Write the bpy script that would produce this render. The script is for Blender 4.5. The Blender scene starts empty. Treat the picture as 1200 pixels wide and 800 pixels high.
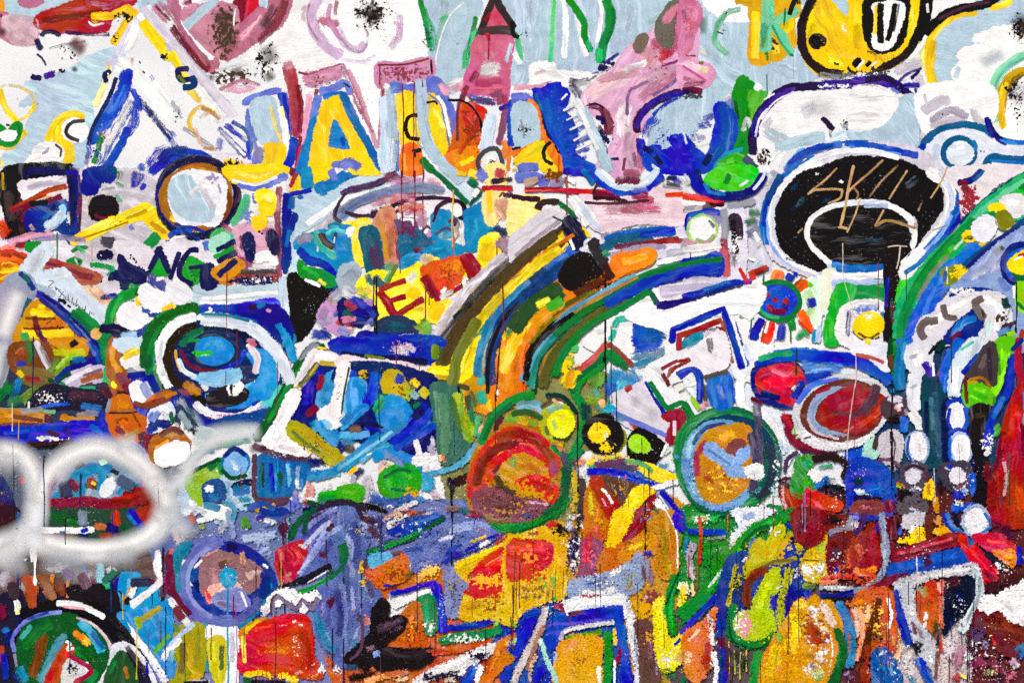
import bpy, math, random
import numpy as np
from mathutils import Vector
from mathutils.geometry import delaunay_2d_cdt

# ------------------------------------------------------------------ scene, camera, sky, sun
scene = bpy.context.scene
MM = 0.003                      # one photograph pixel is 3 mm of wall
CX, CZ = 600.0, 1.75            # picture centre: pixel column 600, 1.75 m above the foot of the wall
WALL_Y = 0.0                    # front face of the bare wall

cam_data = bpy.data.cameras.new("camera")
cam = bpy.data.objects.new("camera", cam_data)
scene.collection.objects.link(cam)
cam_data.sensor_width = 36.0
cam_data.lens = 50.0
cam.location = (0.0, -3.6 * 50.0 / 36.0, CZ)
cam.rotation_euler = (math.radians(90), 0, 0)
cam_data.clip_end = 200.0
scene.camera = cam

world = bpy.data.worlds.new("World")
scene.world = world
world.use_nodes = True
wn = world.node_tree
wn.nodes.clear()
w_out = wn.nodes.new("ShaderNodeOutputWorld")
w_bg = wn.nodes.new("ShaderNodeBackground")
w_sky = wn.nodes.new("ShaderNodeTexSky")
w_sky.sky_type = 'NISHITA'
w_sky.sun_disc = False
SUN_EL, SUN_AZ = math.radians(48), math.radians(24)     # azimuth measured from the wall's normal towards the left
w_sky.sun_elevation = SUN_EL
w_sky.sun_rotation = math.pi + SUN_AZ
w_sky.dust_density = 3.0
w_bg.inputs["Strength"].default_value = 0.10
wn.links.new(w_sky.outputs[0], w_bg.inputs["Color"])
wn.links.new(w_bg.outputs[0], w_out.inputs["Surface"])

sun_data = bpy.data.lights.new("sun", 'SUN')
sun_data.energy = 2.6
sun_data.angle = math.radians(8)
sun_data.color = (1.0, 0.955, 0.90)
sun = bpy.data.objects.new("sun", sun_data)
scene.collection.objects.link(sun)
sdir = Vector((math.sin(SUN_AZ) * math.cos(SUN_EL), math.cos(SUN_AZ) * math.cos(SUN_EL), -math.sin(SUN_EL)))
sun.rotation_euler = sdir.to_track_quat('-Z', 'Y').to_euler()
sun.location = (-3, -6, 7)

scene.view_settings.view_transform = 'Standard'
scene.view_settings.look = 'None'
scene.view_settings.gamma = 1.0
scene.view_settings.use_curve_mapping = False
scene.view_settings.exposure = 0.34
scene.render.engine = 'CYCLES'
scene.cycles.transparent_max_bounces = 48
scene.cycles.max_bounces = 1
scene.cycles.use_denoising = False
scene.cycles.use_adaptive_sampling = True
scene.cycles.adaptive_threshold = 0.025

random.seed(7)
rng = np.random.default_rng(7)


def lin(c):
    return tuple(((v / 255.0) / 12.92 if v / 255.0 <= 0.04045 else ((v / 255.0 + 0.055) / 1.055) ** 2.4) for v in c)


PAL = dict(W='f6f5f4', w='e0e4e8', V='d3cde0', L='b2c9d8', l='c6daec', Y='fbd400', y='e2a400', q='c4ae08', O='f07a0c',
           o='dc4a14', R='cc1018', r='7c0818', P='e8a4ba', p='be708a', M='6a1436', B='0a2cba', b='10124e', D='070826',
           C='1070c4', c='58aee0', T='165c70', t='1e9cb6', G='068a22', g='0a5230', H='1cbc0c', m='8cdcae', X='9cce0a',
           x='66801c', K='0d090b', k='464149', U='6c7cce', u='35208e', v='968ab6', N='86441c', n='c68c5a', S='979aa6',
           s='d6cfd8', F='f4c69c', A='9c2c1c')
WORDS = dict(W='white', w='off_white', V='pale_lavender', L='grey_blue', l='pale_blue', Y='yellow', y='ochre', q='olive_yellow',
             O='orange', o='red_orange', R='red', r='dark_red', P='pink', p='dusty_pink', M='plum', B='blue', b='navy', D='dark_navy',
             C='mid_blue', c='sky_blue', T='teal', t='turquoise', G='green', g='dark_green', H='bright_green', m='mint', X='lime',
             x='olive', K='black', k='charcoal', U='periwinkle', u='purple', v='dusty_lavender', N='brown', n='tan', S='grey',
             s='light_grey', F='peach', A='rust')


def hexes(code):
    if len(code) == 6:
        return tuple(int(code[i:i + 2], 16) for i in (0, 2, 4))
    return tuple(int(ch * 2, 16) for ch in code)


def rgb(code):
    if len(code) == 1:
        h = PAL[code]
        return lin((int(h[0:2], 16), int(h[2:4], 16), int(h[4:6], 16)))
    return lin(hexes(code))


_words = {}


def word(code):
    if len(code) == 1:
        return WORDS[code]
    if code not in _words:                       # nearest named colour
        c = np.array(hexes(code), float)
        best = min(PAL, key=lambda k: sum((c[i] - int(PAL[k][2 * i:2 * i + 2], 16)) ** 2 for i in range(3)))
        _words[code] = WORDS[best]
    return _words[code]


# ------------------------------------------------------------------ materials
class NT:
    """small helper round a node tree"""

    def __init__(self, name):
        self.mat = bpy.data.materials.new(name)
        self.mat.use_nodes = True
        self.t = self.mat.node_tree
        self.t.nodes.clear()

    def n(self, typ, **kw):
        nd = self.t.nodes.new(typ)
        for k, v in kw.items():
            setattr(nd, k, v)
        return nd

    def put(self, sock, val):
        if isinstance(val, bpy.types.NodeSocket):
            self.t.links.new(val, sock)
        else:
            sock.default_value = val

    def math(self, op, a, b=0.0, c=0.0, clamp=False):
        nd = self.n("ShaderNodeMath", operation=op)
        nd.use_clamp = clamp
        for i, v in enumerate((a, b, c)):
            self.put(nd.inputs[i], v)
        return nd.outputs[0]

    def ramp(self, v, a, b, c=0.0, d=1.0, smooth=True):
        nd = self.n("ShaderNodeMapRange", interpolation_type='SMOOTHSTEP' if smooth else 'LINEAR')
        for i, x in enumerate((v, a, b, c, d)):
            self.put(nd.inputs[i], x)
        return nd.outputs[0]

    def noise(self, vec, scale, detail=2.0, rough=0.55):
        nd = self.n("ShaderNodeTexNoise")
        self.put(nd.inputs["Vector"], vec)
        nd.inputs["Scale"].default_value = scale
        nd.inputs["Detail"].default_value = detail
        nd.inputs["Roughness"].default_value = rough
        return nd.outputs["Fac"]

    def vmul(self, vec, xyz):
        nd = self.n("ShaderNodeVectorMath", operation='MULTIPLY')
        self.put(nd.inputs[0], vec)
        nd.inputs[1].default_value = xyz
        return nd.outputs[0]

    def mix(self, f, a, b, blend='MIX'):
        nd = self.n("ShaderNodeMix", data_type='RGBA', blend_type=blend)
        self.put(nd.inputs[0], f)
        self.put(nd.inputs[6], a)
        self.put(nd.inputs[7], b)
        return nd.outputs[2]

    def attr(self, name):
        return self.n("ShaderNodeAttribute", attribute_name=name)


def wall_relief(N, pos):
    """the relief of the render under the paint, the same for the wall and for every coat on it:
    smooth high on the wall, a coarse stipple low down"""
    z = N.n("ShaderNodeSeparateXYZ")
    N.put(z.inputs[0], pos)
    lump0 = N.noise(pos, 2.1, 1.0)
    rough = N.ramp(N.math('ADD', z.outputs[2], N.math('MULTIPLY', N.noise(pos, 1.3, 1.0), 0.9)), 1.55, 2.15, 1.0, 0.16)
    rough = N.math('MULTIPLY', rough, N.ramp(N.math('ADD', z.outputs[0], N.math('MULTIPLY', lump0, 0.8)), -0.9, -0.1, 0.42, 1.0))
    stip = N.noise(pos, 125.0, 2.5, 0.62)
    fine = N.noise(pos, 330.0, 2.0, 0.6)
    lump = N.noise(pos, 9.0, 2.0)
    h = N.math('ADD', N.math('MULTIPLY', N.math('MULTIPLY', stip, rough), 2.2), N.math('MULTIPLY', N.math('MULTIPLY', fine, rough), 0.34))
    h = N.math('ADD', h, N.math('MULTIPLY', lump, 1.2))
    return h, stip, fine, rough, lump


def paint_material(name, spray=False):
    N = NT(name)
    N.mat.diffuse_color = (0.5, 0.5, 0.5, 1)
    geo = N.n("ShaderNodeNewGeometry")
    pos = geo.outputs["Position"]
    col = N.attr("col")
    st = N.attr("st")
    ed = N.attr("ed")
    dry = col.outputs["Alpha"]
    es = N.n("ShaderNodeSeparateXYZ")
    N.put(es.inputs[0], ed.outputs["Vector"])
    vv = N.math('ABSOLUTE', es.outputs[0])
    e = N.math('POWER', N.math('ADD', N.math('POWER', vv, 3.0), N.math('POWER', es.outputs[1], 3.0)), 1.0 / 3.0)
    h, stip, fine, rough, lump = wall_relief(N, pos)
    bend = N.n("ShaderNodeCombineXYZ")
    N.put(bend.inputs[1], N.math('MULTIPLY', N.math('SUBTRACT', N.noise(pos, 11.0, 2.0), 0.5), 0.045))
    stv = N.n("ShaderNodeVectorMath", operation='ADD')
    N.put(stv.inputs[0], st.outputs["Vector"])
    N.put(stv.inputs[1], bend.outputs[0])
    streak = N.noise(N.vmul(stv.outputs[0], (13.0, 170.0, 9.0)), 1.0, 2.5, 0.6)
    broad = N.noise(N.vmul(stv.outputs[0], (7.0, 42.0, 9.0)), 1.0, 1.5, 0.5)
    blob = N.noise(pos, 26.0, 3.0, 0.6)
    if spray:
        fall = N.ramp(e, 0.0, 1.0, 1.0, 0.0)
        sp = N.noise(pos, 420.0, 1.0)
        a = N.math('MULTIPLY', fall, N.math('SUBTRACT', 1.0, dry))
        a = N.math('ADD', a, N.math('MULTIPLY', N.math('MULTIPLY', N.math('SUBTRACT', sp, 0.5), 0.55),
                                    N.math('MULTIPLY', fall, N.math('SUBTRACT', 1.0, fall))), clamp=True)
        a = N.math('MULTIPLY', a, N.ramp(fall, 0.0, 0.05), clamp=True)
        alpha = N.math('MULTIPLY', a, N.ramp(N.noise(pos, 9.0, 3.0), 0.3, 0.62, 0.84, 1.0), clamp=True)
    else:
        # paint sits on the high points: bristle streaks and grain decide where a dry brush misses
        k = N.math('ADD', N.math('MULTIPLY', streak, N.math('MULTIPLY_ADD', rough, -0.26, 0.48)), N.math('MULTIPLY', blob, 0.24))
        k = N.math('ADD', k, N.math('MULTIPLY', N.math('ADD', N.math('MULTIPLY', stip, rough),
                                                      N.math('MULTIPLY', fine, N.math('SUBTRACT', 1.0, rough))), N.math('MULTIPLY_ADD', rough, 0.26, 0.40)))
        k = N.ramp(k, 0.43, 0.69, 0.0, 1.0, smooth=False)
        warp = N.math('MULTIPLY', N.math('SUBTRACT', N.noise(pos, 60.0, 3.0, 0.65), 0.5), 0.26)
        ew = N.math('ADD', e, N.math('MULTIPLY', warp, N.ramp(e, 0.1, 0.7)))
        soft = N.math('MAXIMUM', es.outputs[2], 0.0)
        start = N.math('SUBTRACT', N.math('MULTIPLY_ADD', rough, -0.26, 0.64), N.math('MULTIPLY', soft, 0.28))
        thr = N.math('ADD', N.math('MULTIPLY', dry, 1.0), N.math('ADD', -0.17, N.math('MULTIPLY', rough, 0.16)))
        thr = N.math('ADD', thr, N.math('MULTIPLY', N.ramp(ew, start, 1.0, smooth=False), N.math('ADD', 1.02, N.math('MULTIPLY', soft, 0.1))))
        d = N.math('SUBTRACT', k, thr)
        wid = N.math('ADD', 0.05, N.math('ADD', N.math('MULTIPLY', dry, 0.10), N.math('MULTIPLY', soft, 0.10)))
        alpha = N.ramp(d, N.math('MULTIPLY', wid, -1.0), wid)
        # thin passages of a drier brush stay half transparent
        wash = N.math('MULTIPLY', N.ramp(dry, 0.1, 0.4, 0.0, 0.62, smooth=False), N.ramp(N.math('ADD', N.math('MULTIPLY', broad, 0.6), N.math('MULTIPLY', blob, 0.4)), 0.38, 0.62, 1.0, 0.0))
        alpha = N.math('MULTIPLY', alpha, N.math('SUBTRACT', 1.0, wash))
        alpha = N.math('MULTIPLY', alpha, N.ramp(e, 0.985, 1.0, 1.0, 0.0))
    # pigment: streaks of thicker and thinner colour, a drift of tone over the stroke, plus painted-in grain shade
    tone = N.math('ADD', N.math('MULTIPLY', N.math('SUBTRACT', streak, 0.5), N.math('MULTIPLY_ADD', N.math('MINIMUM', es.outputs[2], 0.0), 0.6, 0.95)),
                  N.math('MULTIPLY', N.math('SUBTRACT', broad, 0.5), N.math('MULTIPLY_ADD', N.math('MINIMUM', es.outputs[2], 0.0), 0.55, 0.85)))
    tone = N.math('ADD', tone, N.math('MULTIPLY', N.math('SUBTRACT', blob, 0.5), 0.55))
    tone = N.math('ADD', tone, N.math('MULTIPLY', N.math('MULTIPLY', N.math('SUBTRACT', stip, 0.5), rough), 1.7))  # shade between the render's grains put into the colour: hollows darker, peaks lighter
    if spray:
        tone = N.math('MULTIPLY', N.math('SUBTRACT', blob, 0.5), 0.12)
    hsv = N.n("ShaderNodeHueSaturation")
    N.put(hsv.inputs["Color"], col.outputs["Color"])
    drift = N.noise(pos, 4.6, 2.0)
    N.put(hsv.inputs["Hue"], N.ramp(drift, 0.3, 0.7, 0.484, 0.516))
    N.put(hsv.inputs["Saturation"], N.ramp(blob, 0.3, 0.7, 1.12, 0.96))
    N.put(hsv.inputs["Value"], N.math('ADD', 1.0, tone))
    c = hsv.outputs[0]
    if not spray:
        # a second pigment dragged along by the same brush, different for every stroke
        sz = N.n("ShaderNodeSeparateXYZ")
        N.put(sz.inputs[0], st.outputs["Vector"])
        r1 = N.math('FRACT', N.math('MULTIPLY', sz.outputs[2], 0.371))
        r2 = N.math('FRACT', N.math('MULTIPLY', sz.outputs[2], 1.733))
        h2 = N.n("ShaderNodeHueSaturation")
        N.put(h2.inputs["Color"], col.outputs["Color"])
        N.put(h2.inputs["Hue"], N.ramp(r1, 0.0, 1.0, 0.455, 0.545, smooth=False))
        h2.inputs["Saturation"].default_value = 0.95
        N.put(h2.inputs["Value"], N.ramp(r2, 0.0, 1.0, 0.42, 1.5, smooth=False))
        sec = N.mix(N.ramp(r2, 0.6, 1.0, 0.0, 0.16), h2.outputs[0], (0.8, 0.8, 0.8, 1))
        mixf = N.math('ADD', N.math('MULTIPLY', broad, 0.6), N.math('MULTIPLY', streak, 0.4))
        c = N.mix(N.ramp(mixf, 0.52, 0.63, 0.0, 0.62), c, sec)
    gr = N.noise(pos, 125.0, 3.0, 0.72)
    grime = N.math('MULTIPLY', N.ramp(gr, 0.645, 0.73), N.ramp(drift, 0.45, 0.62, 0.0, 0.7))
    c = N.mix(grime, c, (0.035, 0.028, 0.03, 1))
    chalk = N.math('MULTIPLY', N.ramp(gr, 0.36, 0.30), N.ramp(drift, 0.42, 0.55, 0.36, 0.0))
    c = N.mix(chalk, c, (0.80, 0.79, 0.80, 1))
    bs = N.n("ShaderNodeBsdfPrincipled")
    N.put(bs.inputs["Base Color"], c)
    N.put(bs.inputs["Roughness"], N.ramp(streak, 0.3, 0.7, 0.46, 0.66))
    bs.inputs["Specular IOR Level"].default_value = 0.10
    bump = N.n("ShaderNodeBump")
    bump.inputs["Strength"].default_value = 0.6 if not spray else 0.12
    bump.inputs["Distance"].default_value = 0.0028
    N.put(bump.inputs["Height"], N.math('ADD', h, N.math('MULTIPLY', streak, 0.0 if spray else 0.55)))
    N.put(bs.inputs["Normal"], bump.outputs[0])
    tr = N.n("ShaderNodeBsdfTransparent")
    mx = N.n("ShaderNodeMixShader")
    N.put(mx.inputs[0], alpha)
    N.t.links.new(tr.outputs[0], mx.inputs[1])
    N.t.links.new(bs.outputs[0], mx.inputs[2])
    out = N.n("ShaderNodeOutputMaterial")
    N.t.links.new(mx.outputs[0], out.inputs["Surface"])
    return N.mat


def speck_material():
    """spatter: coverage and grain size come with the patch"""
    N = NT("spattered_paint")
    geo = N.n("ShaderNodeNewGeometry")
    pos = geo.outputs["Position"]
    col, st, ed = N.attr("col"), N.attr("st"), N.attr("ed")
    sv = N.n("ShaderNodeSeparateXYZ")
    N.put(sv.inputs[0], st.outputs["Vector"])
    sc = N.n("ShaderNodeVectorMath", operation='SCALE')
    N.put(sc.inputs[0], pos)
    N.put(sc.inputs["Scale"], sv.outputs[2])
    off = N.n("ShaderNodeVectorMath", operation='ADD')
    N.put(off.inputs[0], sc.outputs[0])
    N.put(off.inputs[1], st.outputs["Vector"])
    n = N.noise(off.outputs[0], 1.0, 3.0, 0.62)
    big = N.noise(pos, 30.0, 2.0)
    ln = N.n("ShaderNodeVectorMath", operation='LENGTH')
    N.put(ln.inputs[0], ed.outputs["Vector"])
    r = N.math('ADD', ln.outputs["Value"], N.math('MULTIPLY', N.math('SUBTRACT', big, 0.5), 1.1))
    thr = N.math('ADD', N.math('SUBTRACT', 0.70, N.math('MULTIPLY', col.outputs["Alpha"], 0.30)), N.math('MULTIPLY', N.ramp(r, 0.25, 1.0, smooth=False), 0.16))
    alpha = N.math('MULTIPLY', N.ramp(N.math('SUBTRACT', n, thr), -0.012, 0.02), N.ramp(ln.outputs["Value"], 0.9, 1.0, 1.0, 0.0))
    bs = N.n("ShaderNodeBsdfPrincipled")
    N.put(bs.inputs["Base Color"], col.outputs["Color"])
    bs.inputs["Roughness"].default_value = 0.6
    bs.inputs["Specular IOR Level"].default_value = 0.10
    tr = N.n("ShaderNodeBsdfTransparent")
    mx = N.n("ShaderNodeMixShader")
    N.put(mx.inputs[0], alpha)
    N.t.links.new(tr.outputs[0], mx.inputs[1])
    N.t.links.new(bs.outputs[0], mx.inputs[2])
    out = N.n("ShaderNodeOutputMaterial")
    N.t.links.new(mx.outputs[0], out.inputs["Surface"])
    return N.mat


def wall_material():
    N = NT("whitewashed_render")
    geo = N.n("ShaderNodeNewGeometry")
    pos = geo.outputs["Position"]
    h, stip, fine, rough, lump = wall_relief(N, pos)
    c = N.mix(N.ramp(N.noise(pos, 3.0, 4.0), 0.35, 0.65), (0.86, 0.86, 0.86, 1), (0.76, 0.77, 0.80, 1))
    c = N.mix(N.ramp(N.noise(pos, 1.1, 3.0), 0.50, 0.72, 0.0, 0.5), c, (0.66, 0.70, 0.76, 1))
    grime = N.math('MULTIPLY', N.ramp(N.noise(pos, 120.0, 4.0, 0.7), 0.62, 0.74), N.ramp(N.noise(pos, 4.0, 2.0), 0.45, 0.65, 0.0, 0.6))
    c = N.mix(grime, c, (0.06, 0.05, 0.05, 1))
    bs = N.n("ShaderNodeBsdfPrincipled")
    N.put(bs.inputs["Base Color"], c)
    bs.inputs["Roughness"].default_value = 0.7
    bs.inputs["Specular IOR Level"].default_value = 0.10
    bump = N.n("ShaderNodeBump")
    bump.inputs["Strength"].default_value = 0.5
    bump.inputs["Distance"].default_value = 0.0022
    N.put(bump.inputs["Height"], h)
    N.put(bs.inputs["Normal"], bump.outputs[0])
    out = N.n("ShaderNodeOutputMaterial")
    N.t.links.new(bs.outputs[0], out.inputs["Surface"])
    return N.mat


PAINT = paint_material("brushed_wall_paint")
SPRAY = paint_material("sprayed_wall_paint", True)
SPECK = speck_material()
WALLMAT = wall_material()

# ------------------------------------------------------------------ the wall itself
X0, X1, ZT = -2.7, 2.7, 3.5


def build_wall():
    import bmesh
    bm = bmesh.new()
    vs = [bm.verts.new((x, y, z)) for x in (X0, X1) for y in (0.0, 0.28) for z in (0.0, ZT)]
    for idx in ((0, 1, 3, 2), (4, 6, 7, 5), (0, 4, 5, 1), (2, 3, 7, 6), (0, 2, 6, 4), (1, 5, 7, 3)):
        bm.faces.new([vs[i] for i in idx])
    bmesh.ops.recalc_face_normals(bm, faces=bm.faces)
    bmesh.ops.bevel(bm, geom=list(bm.edges), offset=0.012, segments=2, affect='EDGES')
    me = bpy.data.meshes.new("graffiti_wall")
    bm.to_mesh(me)
    bm.free()
    me.materials.append(WALLMAT)
    o = bpy.data.objects.new("graffiti_wall", me)
    scene.collection.objects.link(o)
    o["label"] = "white rendered wall covered edge to edge in layered colourful graffiti"
    o["category"] = "wall"
    o["kind"] = "thing"
    return o


wall = build_wall()

# ------------------------------------------------------------------ strokes of paint
STEP = 0.00002                  # thickness of one coat
CELL = 4.0
GW, GH, GO = 520, 360, 400      # grid of coat counts, origin offset in pixels
coats = np.zeros((GH, GW), np.int32)


def catmull(pts, closed, step):
    P = np.array(pts, float)
    n = len(P)
    if n < 3 and not closed:
        seg = [(P[0], P[0], P[-1], P[-1])] if n == 2 else []
    out = []
    rngi = range(n if closed else n - 1)
    for i in rngi:
        p1, p2 = P[i], P[(i + 1) % n]
        p0 = P[(i - 1) % n] if closed else (P[i - 1] if i > 0 else 2 * p1 - p2)
        p3 = P[(i + 2) % n] if closed else (P[i + 2] if i + 2 < n else 2 * p2 - p1)
        d = np.linalg.norm(p2 - p1)
        m = max(2, min(60, int(d / step) + 1))
        for j in range(m):
            t = j / m
            out.append(0.5 * ((2 * p1) + (-p0 + p2) * t + (2 * p0 - 5 * p1 + 4 * p2 - p3) * t * t + (-p0 + 3 * p1 - 3 * p2 + p3) * t ** 3))
    if not closed:
        out.append(P[-1])
    return np.array(out)


def straight(pts, closed, step):
    P = [np.array(p, float) for p in pts]
    if closed:
        P.append(P[0])
    out = []
    for a, b in zip(P, P[1:]):
        m = max(1, min(80, int(np.linalg.norm(b - a) / step)))
        for j in range(m):
            out.append(a + (b - a) * j / m)
    if not closed:
        out.append(P[-1])
    return np.array(out)


class Sheet:
    """all the paint of one colour and handling inside one motif: one mesh"""

    def __init__(self):
        self.v, self.f, self.col, self.st, self.ed = [], [], [], [], []

    def add(self, v, f, col, st, ed):
        b = len(self.v)
        self.v += v
        self.f += [tuple(i + b for i in q) for q in f]
        self.col += col
        self.st += st
        self.ed += ed


def to_world(x, y, depth):
    return ((x - CX) * MM, WALL_Y - depth, CZ - (y - 400.0) * MM)


def cells_of(path, w):
    q = np.unique(np.floor((path + GO) / CELL).astype(int), axis=0)
    r = int(math.ceil(w / 2 / CELL))
    res = set()
    for cx, cy in q:
        for dx in range(-r, r + 1):
            for dy in range(-r, r + 1):
                if dx * dx + dy * dy <= r * r + 1:
                    x, y = cx + dx, cy + dy
                    if 0 <= x < GW and 0 <= y < GH:
                        res.add((y, x))
    return res


def cells_poly(P):
    from math import floor, ceil
    x0, y0 = P.min(0)
    x1, y1 = P.max(0)
    xs = np.arange(floor(x0 / CELL) * CELL + CELL / 2, x1, CELL)
    ys = np.arange(floor(y0 / CELL) * CELL + CELL / 2, y1, CELL)
    if len(xs) == 0 or len(ys) == 0:
        return set()
    X, Y = np.meshgrid(xs, ys)
    ins = np.zeros(X.shape, bool)
    n = len(P)
    for i in range(n):
        xa, ya = P[i]
        xb, yb = P[(i + 1) % n]
        if ya == yb:
            continue
        cond = ((Y > ya) != (Y > yb)) & (X < (xb - xa) * (Y - ya) / (yb - ya) + xa)
        ins ^= cond
    res = set()
    for yy, xx in zip(*np.nonzero(ins)):
        cx, cy = int((xs[xx] + GO) // CELL), int((ys[yy] + GO) // CELL)
        if 0 <= cx < GW and 0 <= cy < GH:
            res.add((cy, cx))
    return res


def coat(cells):
    if not cells:
        return STEP
    yy = np.fromiter((c[0] for c in cells), int)
    xx = np.fromiter((c[1] for c in cells), int)
    m = int(coats[yy, xx].max()) + 1
    coats[yy, xx] = m
    return m * STEP


def ribbon(sheet, path, w, closed, color, dry, depth, taper=0.0, endw=None, wob=0.09, rnd=None, bead=0.0, soft=0.0):
    """a band of paint along path, w pixels wide"""
    path = np.asarray(path, float)
    if closed:
        path = np.vstack([path, path[:1], path[1:2]]) if len(path) > 2 else path
    else:
        if len(path) < 2:
            path = np.vstack([path[0] - [w * 0.02, 0], path[0] + [w * 0.02, 0]])
        a, b = path[0] - path[1], path[-1] - path[-2]
        a /= max(1e-6, np.linalg.norm(a))
        b /= max(1e-6, np.linalg.norm(b))
        ext = w * 0.18
        path = np.vstack([path[0] + a * ext, path[0] + a * ext * 0.5, path, path[-1] + b * ext * 0.5, path[-1] + b * ext])
    d = np.gradient(path, axis=0)
    if len(path) > 8 and not closed:
        d[1:-1] = (d[:-2] + d[1:-1] + d[2:]) / 3
    nrm = np.linalg.norm(d, axis=1)
    nrm[nrm < 1e-6] = 1
    d /= nrm[:, None]
    n = np.stack([-d[:, 1], d[:, 0]], 1)
    s = np.concatenate([[0], np.cumsum(np.linalg.norm(np.diff(path, axis=0), axis=1))])
    L = max(s[-1], 1e-3)
    m = len(path)
    k1, k2 = rng.uniform(0, 6.28, 2)
    wv = 1.0 + wob * (0.6 * np.sin(s / (w * 1.3 + 4) * 2.1 + k1) + 0.4 * np.sin(s / (w * 0.5 + 2) * 1.9 + k2))
    if taper:
        wv *= 1 - taper * np.abs(2 * s / L - 1) ** 2
    if bead:
        wv *= 1 + bead * np.exp(-((s - (L - w * 1.2)) / (w * 1.3)) ** 2) - 0.25 * s / L
    el = min(w * (0.45 if endw is None else endw), L * 0.35)
    endf = np.zeros(m) if closed else np.clip(1 - np.minimum(s, L - s) / max(el, 1e-3), 0, 1)
    rnd = rng.uniform(0, 500) if rnd is None else rnd
    so, to = rng.uniform(0, 40, 2)
    V, C, S, E = [], [], [], []
    lat = (-1.0, -0.5, 0.0, 0.5, 1.0) if w > 3 else (-1.0, 0.0, 1.0)
    nl = len(lat)
    for i in range(m):
        for a in lat:
            px = path[i] + n[i] * (a * w * 0.5 * wv[i])
            V.append(to_world(px[0], px[1], depth + STEP * 0.35 * i / m))
            C.append((*color, dry))
            S.append((s[i] * MM + so, a * w * 0.5 * MM + to, rnd))
            E.append((a, endf[i], soft))
    F = []
    for i in range(m - 1):
        for j in range(nl - 1):
            p = i * nl + j
            F.append((p, p + nl, p + nl + 1, p + 1))
    sheet.add(V, F, C, S, E)


def patch(sheet, P, color, dry, depth, angle):
    """a painted area with a ragged, brushed margin"""
    ca, sa = math.cos(math.radians(angle)), math.sin(math.radians(angle))
    so, to, rnd = rng.uniform(0, 40), rng.uniform(0, 40), rng.uniform(0, 500)
    V, C, S, E = [], [], [], []
    area = 0.5 * np.sum(P[:, 0] * np.roll(P[:, 1], -1) - np.roll(P[:, 0], -1) * P[:, 1])
    if area < 0:
        P = P[::-1]
    d = np.roll(P, -1, 0) - np.roll(P, 1, 0)
    d /= np.maximum(1e-6, np.linalg.norm(d, axis=1))[:, None]
    nrm = np.stack([d[:, 1], -d[:, 0]], 1)
    n = len(P)
    vo, _, fo, ov, _, _ = delaunay_2d_cdt([Vector(p) for p in P], [], [list(range(n))], 1, 1e-3)
    where = {}
    for k, src in enumerate(ov):
        for q in src:
            where[q] = k
    pts = [(v.x, v.y, 0.0, 0.25) for v in vo]
    base = len(pts)
    for (x, y), (nx, ny) in zip(P, nrm):
        pts.append((x + nx * 4.2, y + ny * 4.2, STEP * 0.3, 1.0))
    for x, y, dz, e in pts:
        V.append(to_world(x, y, depth + dz))
        C.append((*color, dry))
        S.append(((x * ca + y * sa) * MM + so, (-x * sa + y * ca) * MM + to, rnd))
        E.append((e, 0.0, -1.0))
    F = [tuple(f) for f in fo]
    for q in range(n):
        r = (q + 1) % n
        if q in where and r in where and where[q] != where[r]:
            F.append((where[q], base + q, base + r, where[r]))
    sheet.add(V, F, C, S, E)


def ellipse(cx, cy, rx, ry, rot, n=44):
    a = np.linspace(0, 2 * math.pi, n, endpoint=False)
    c, s = math.cos(math.radians(rot)), math.sin(math.radians(rot))
    x, y = rx * np.cos(a), ry * np.sin(a)
    return np.stack([cx + x * c - y * s, cy + x * s + y * c], 1)


motifs = {}                     # (name, label) -> {(word, kind): Sheet}
KINDNAME = dict(s='brush_stroke', l='brush_stroke', c='brush_ring', o='brush_ring', f='painted_fill', g='painted_fill', e='painted_fill',
                r='spray_mist', k='paint_specks', d='paint_drip', t='thin_line')


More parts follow.
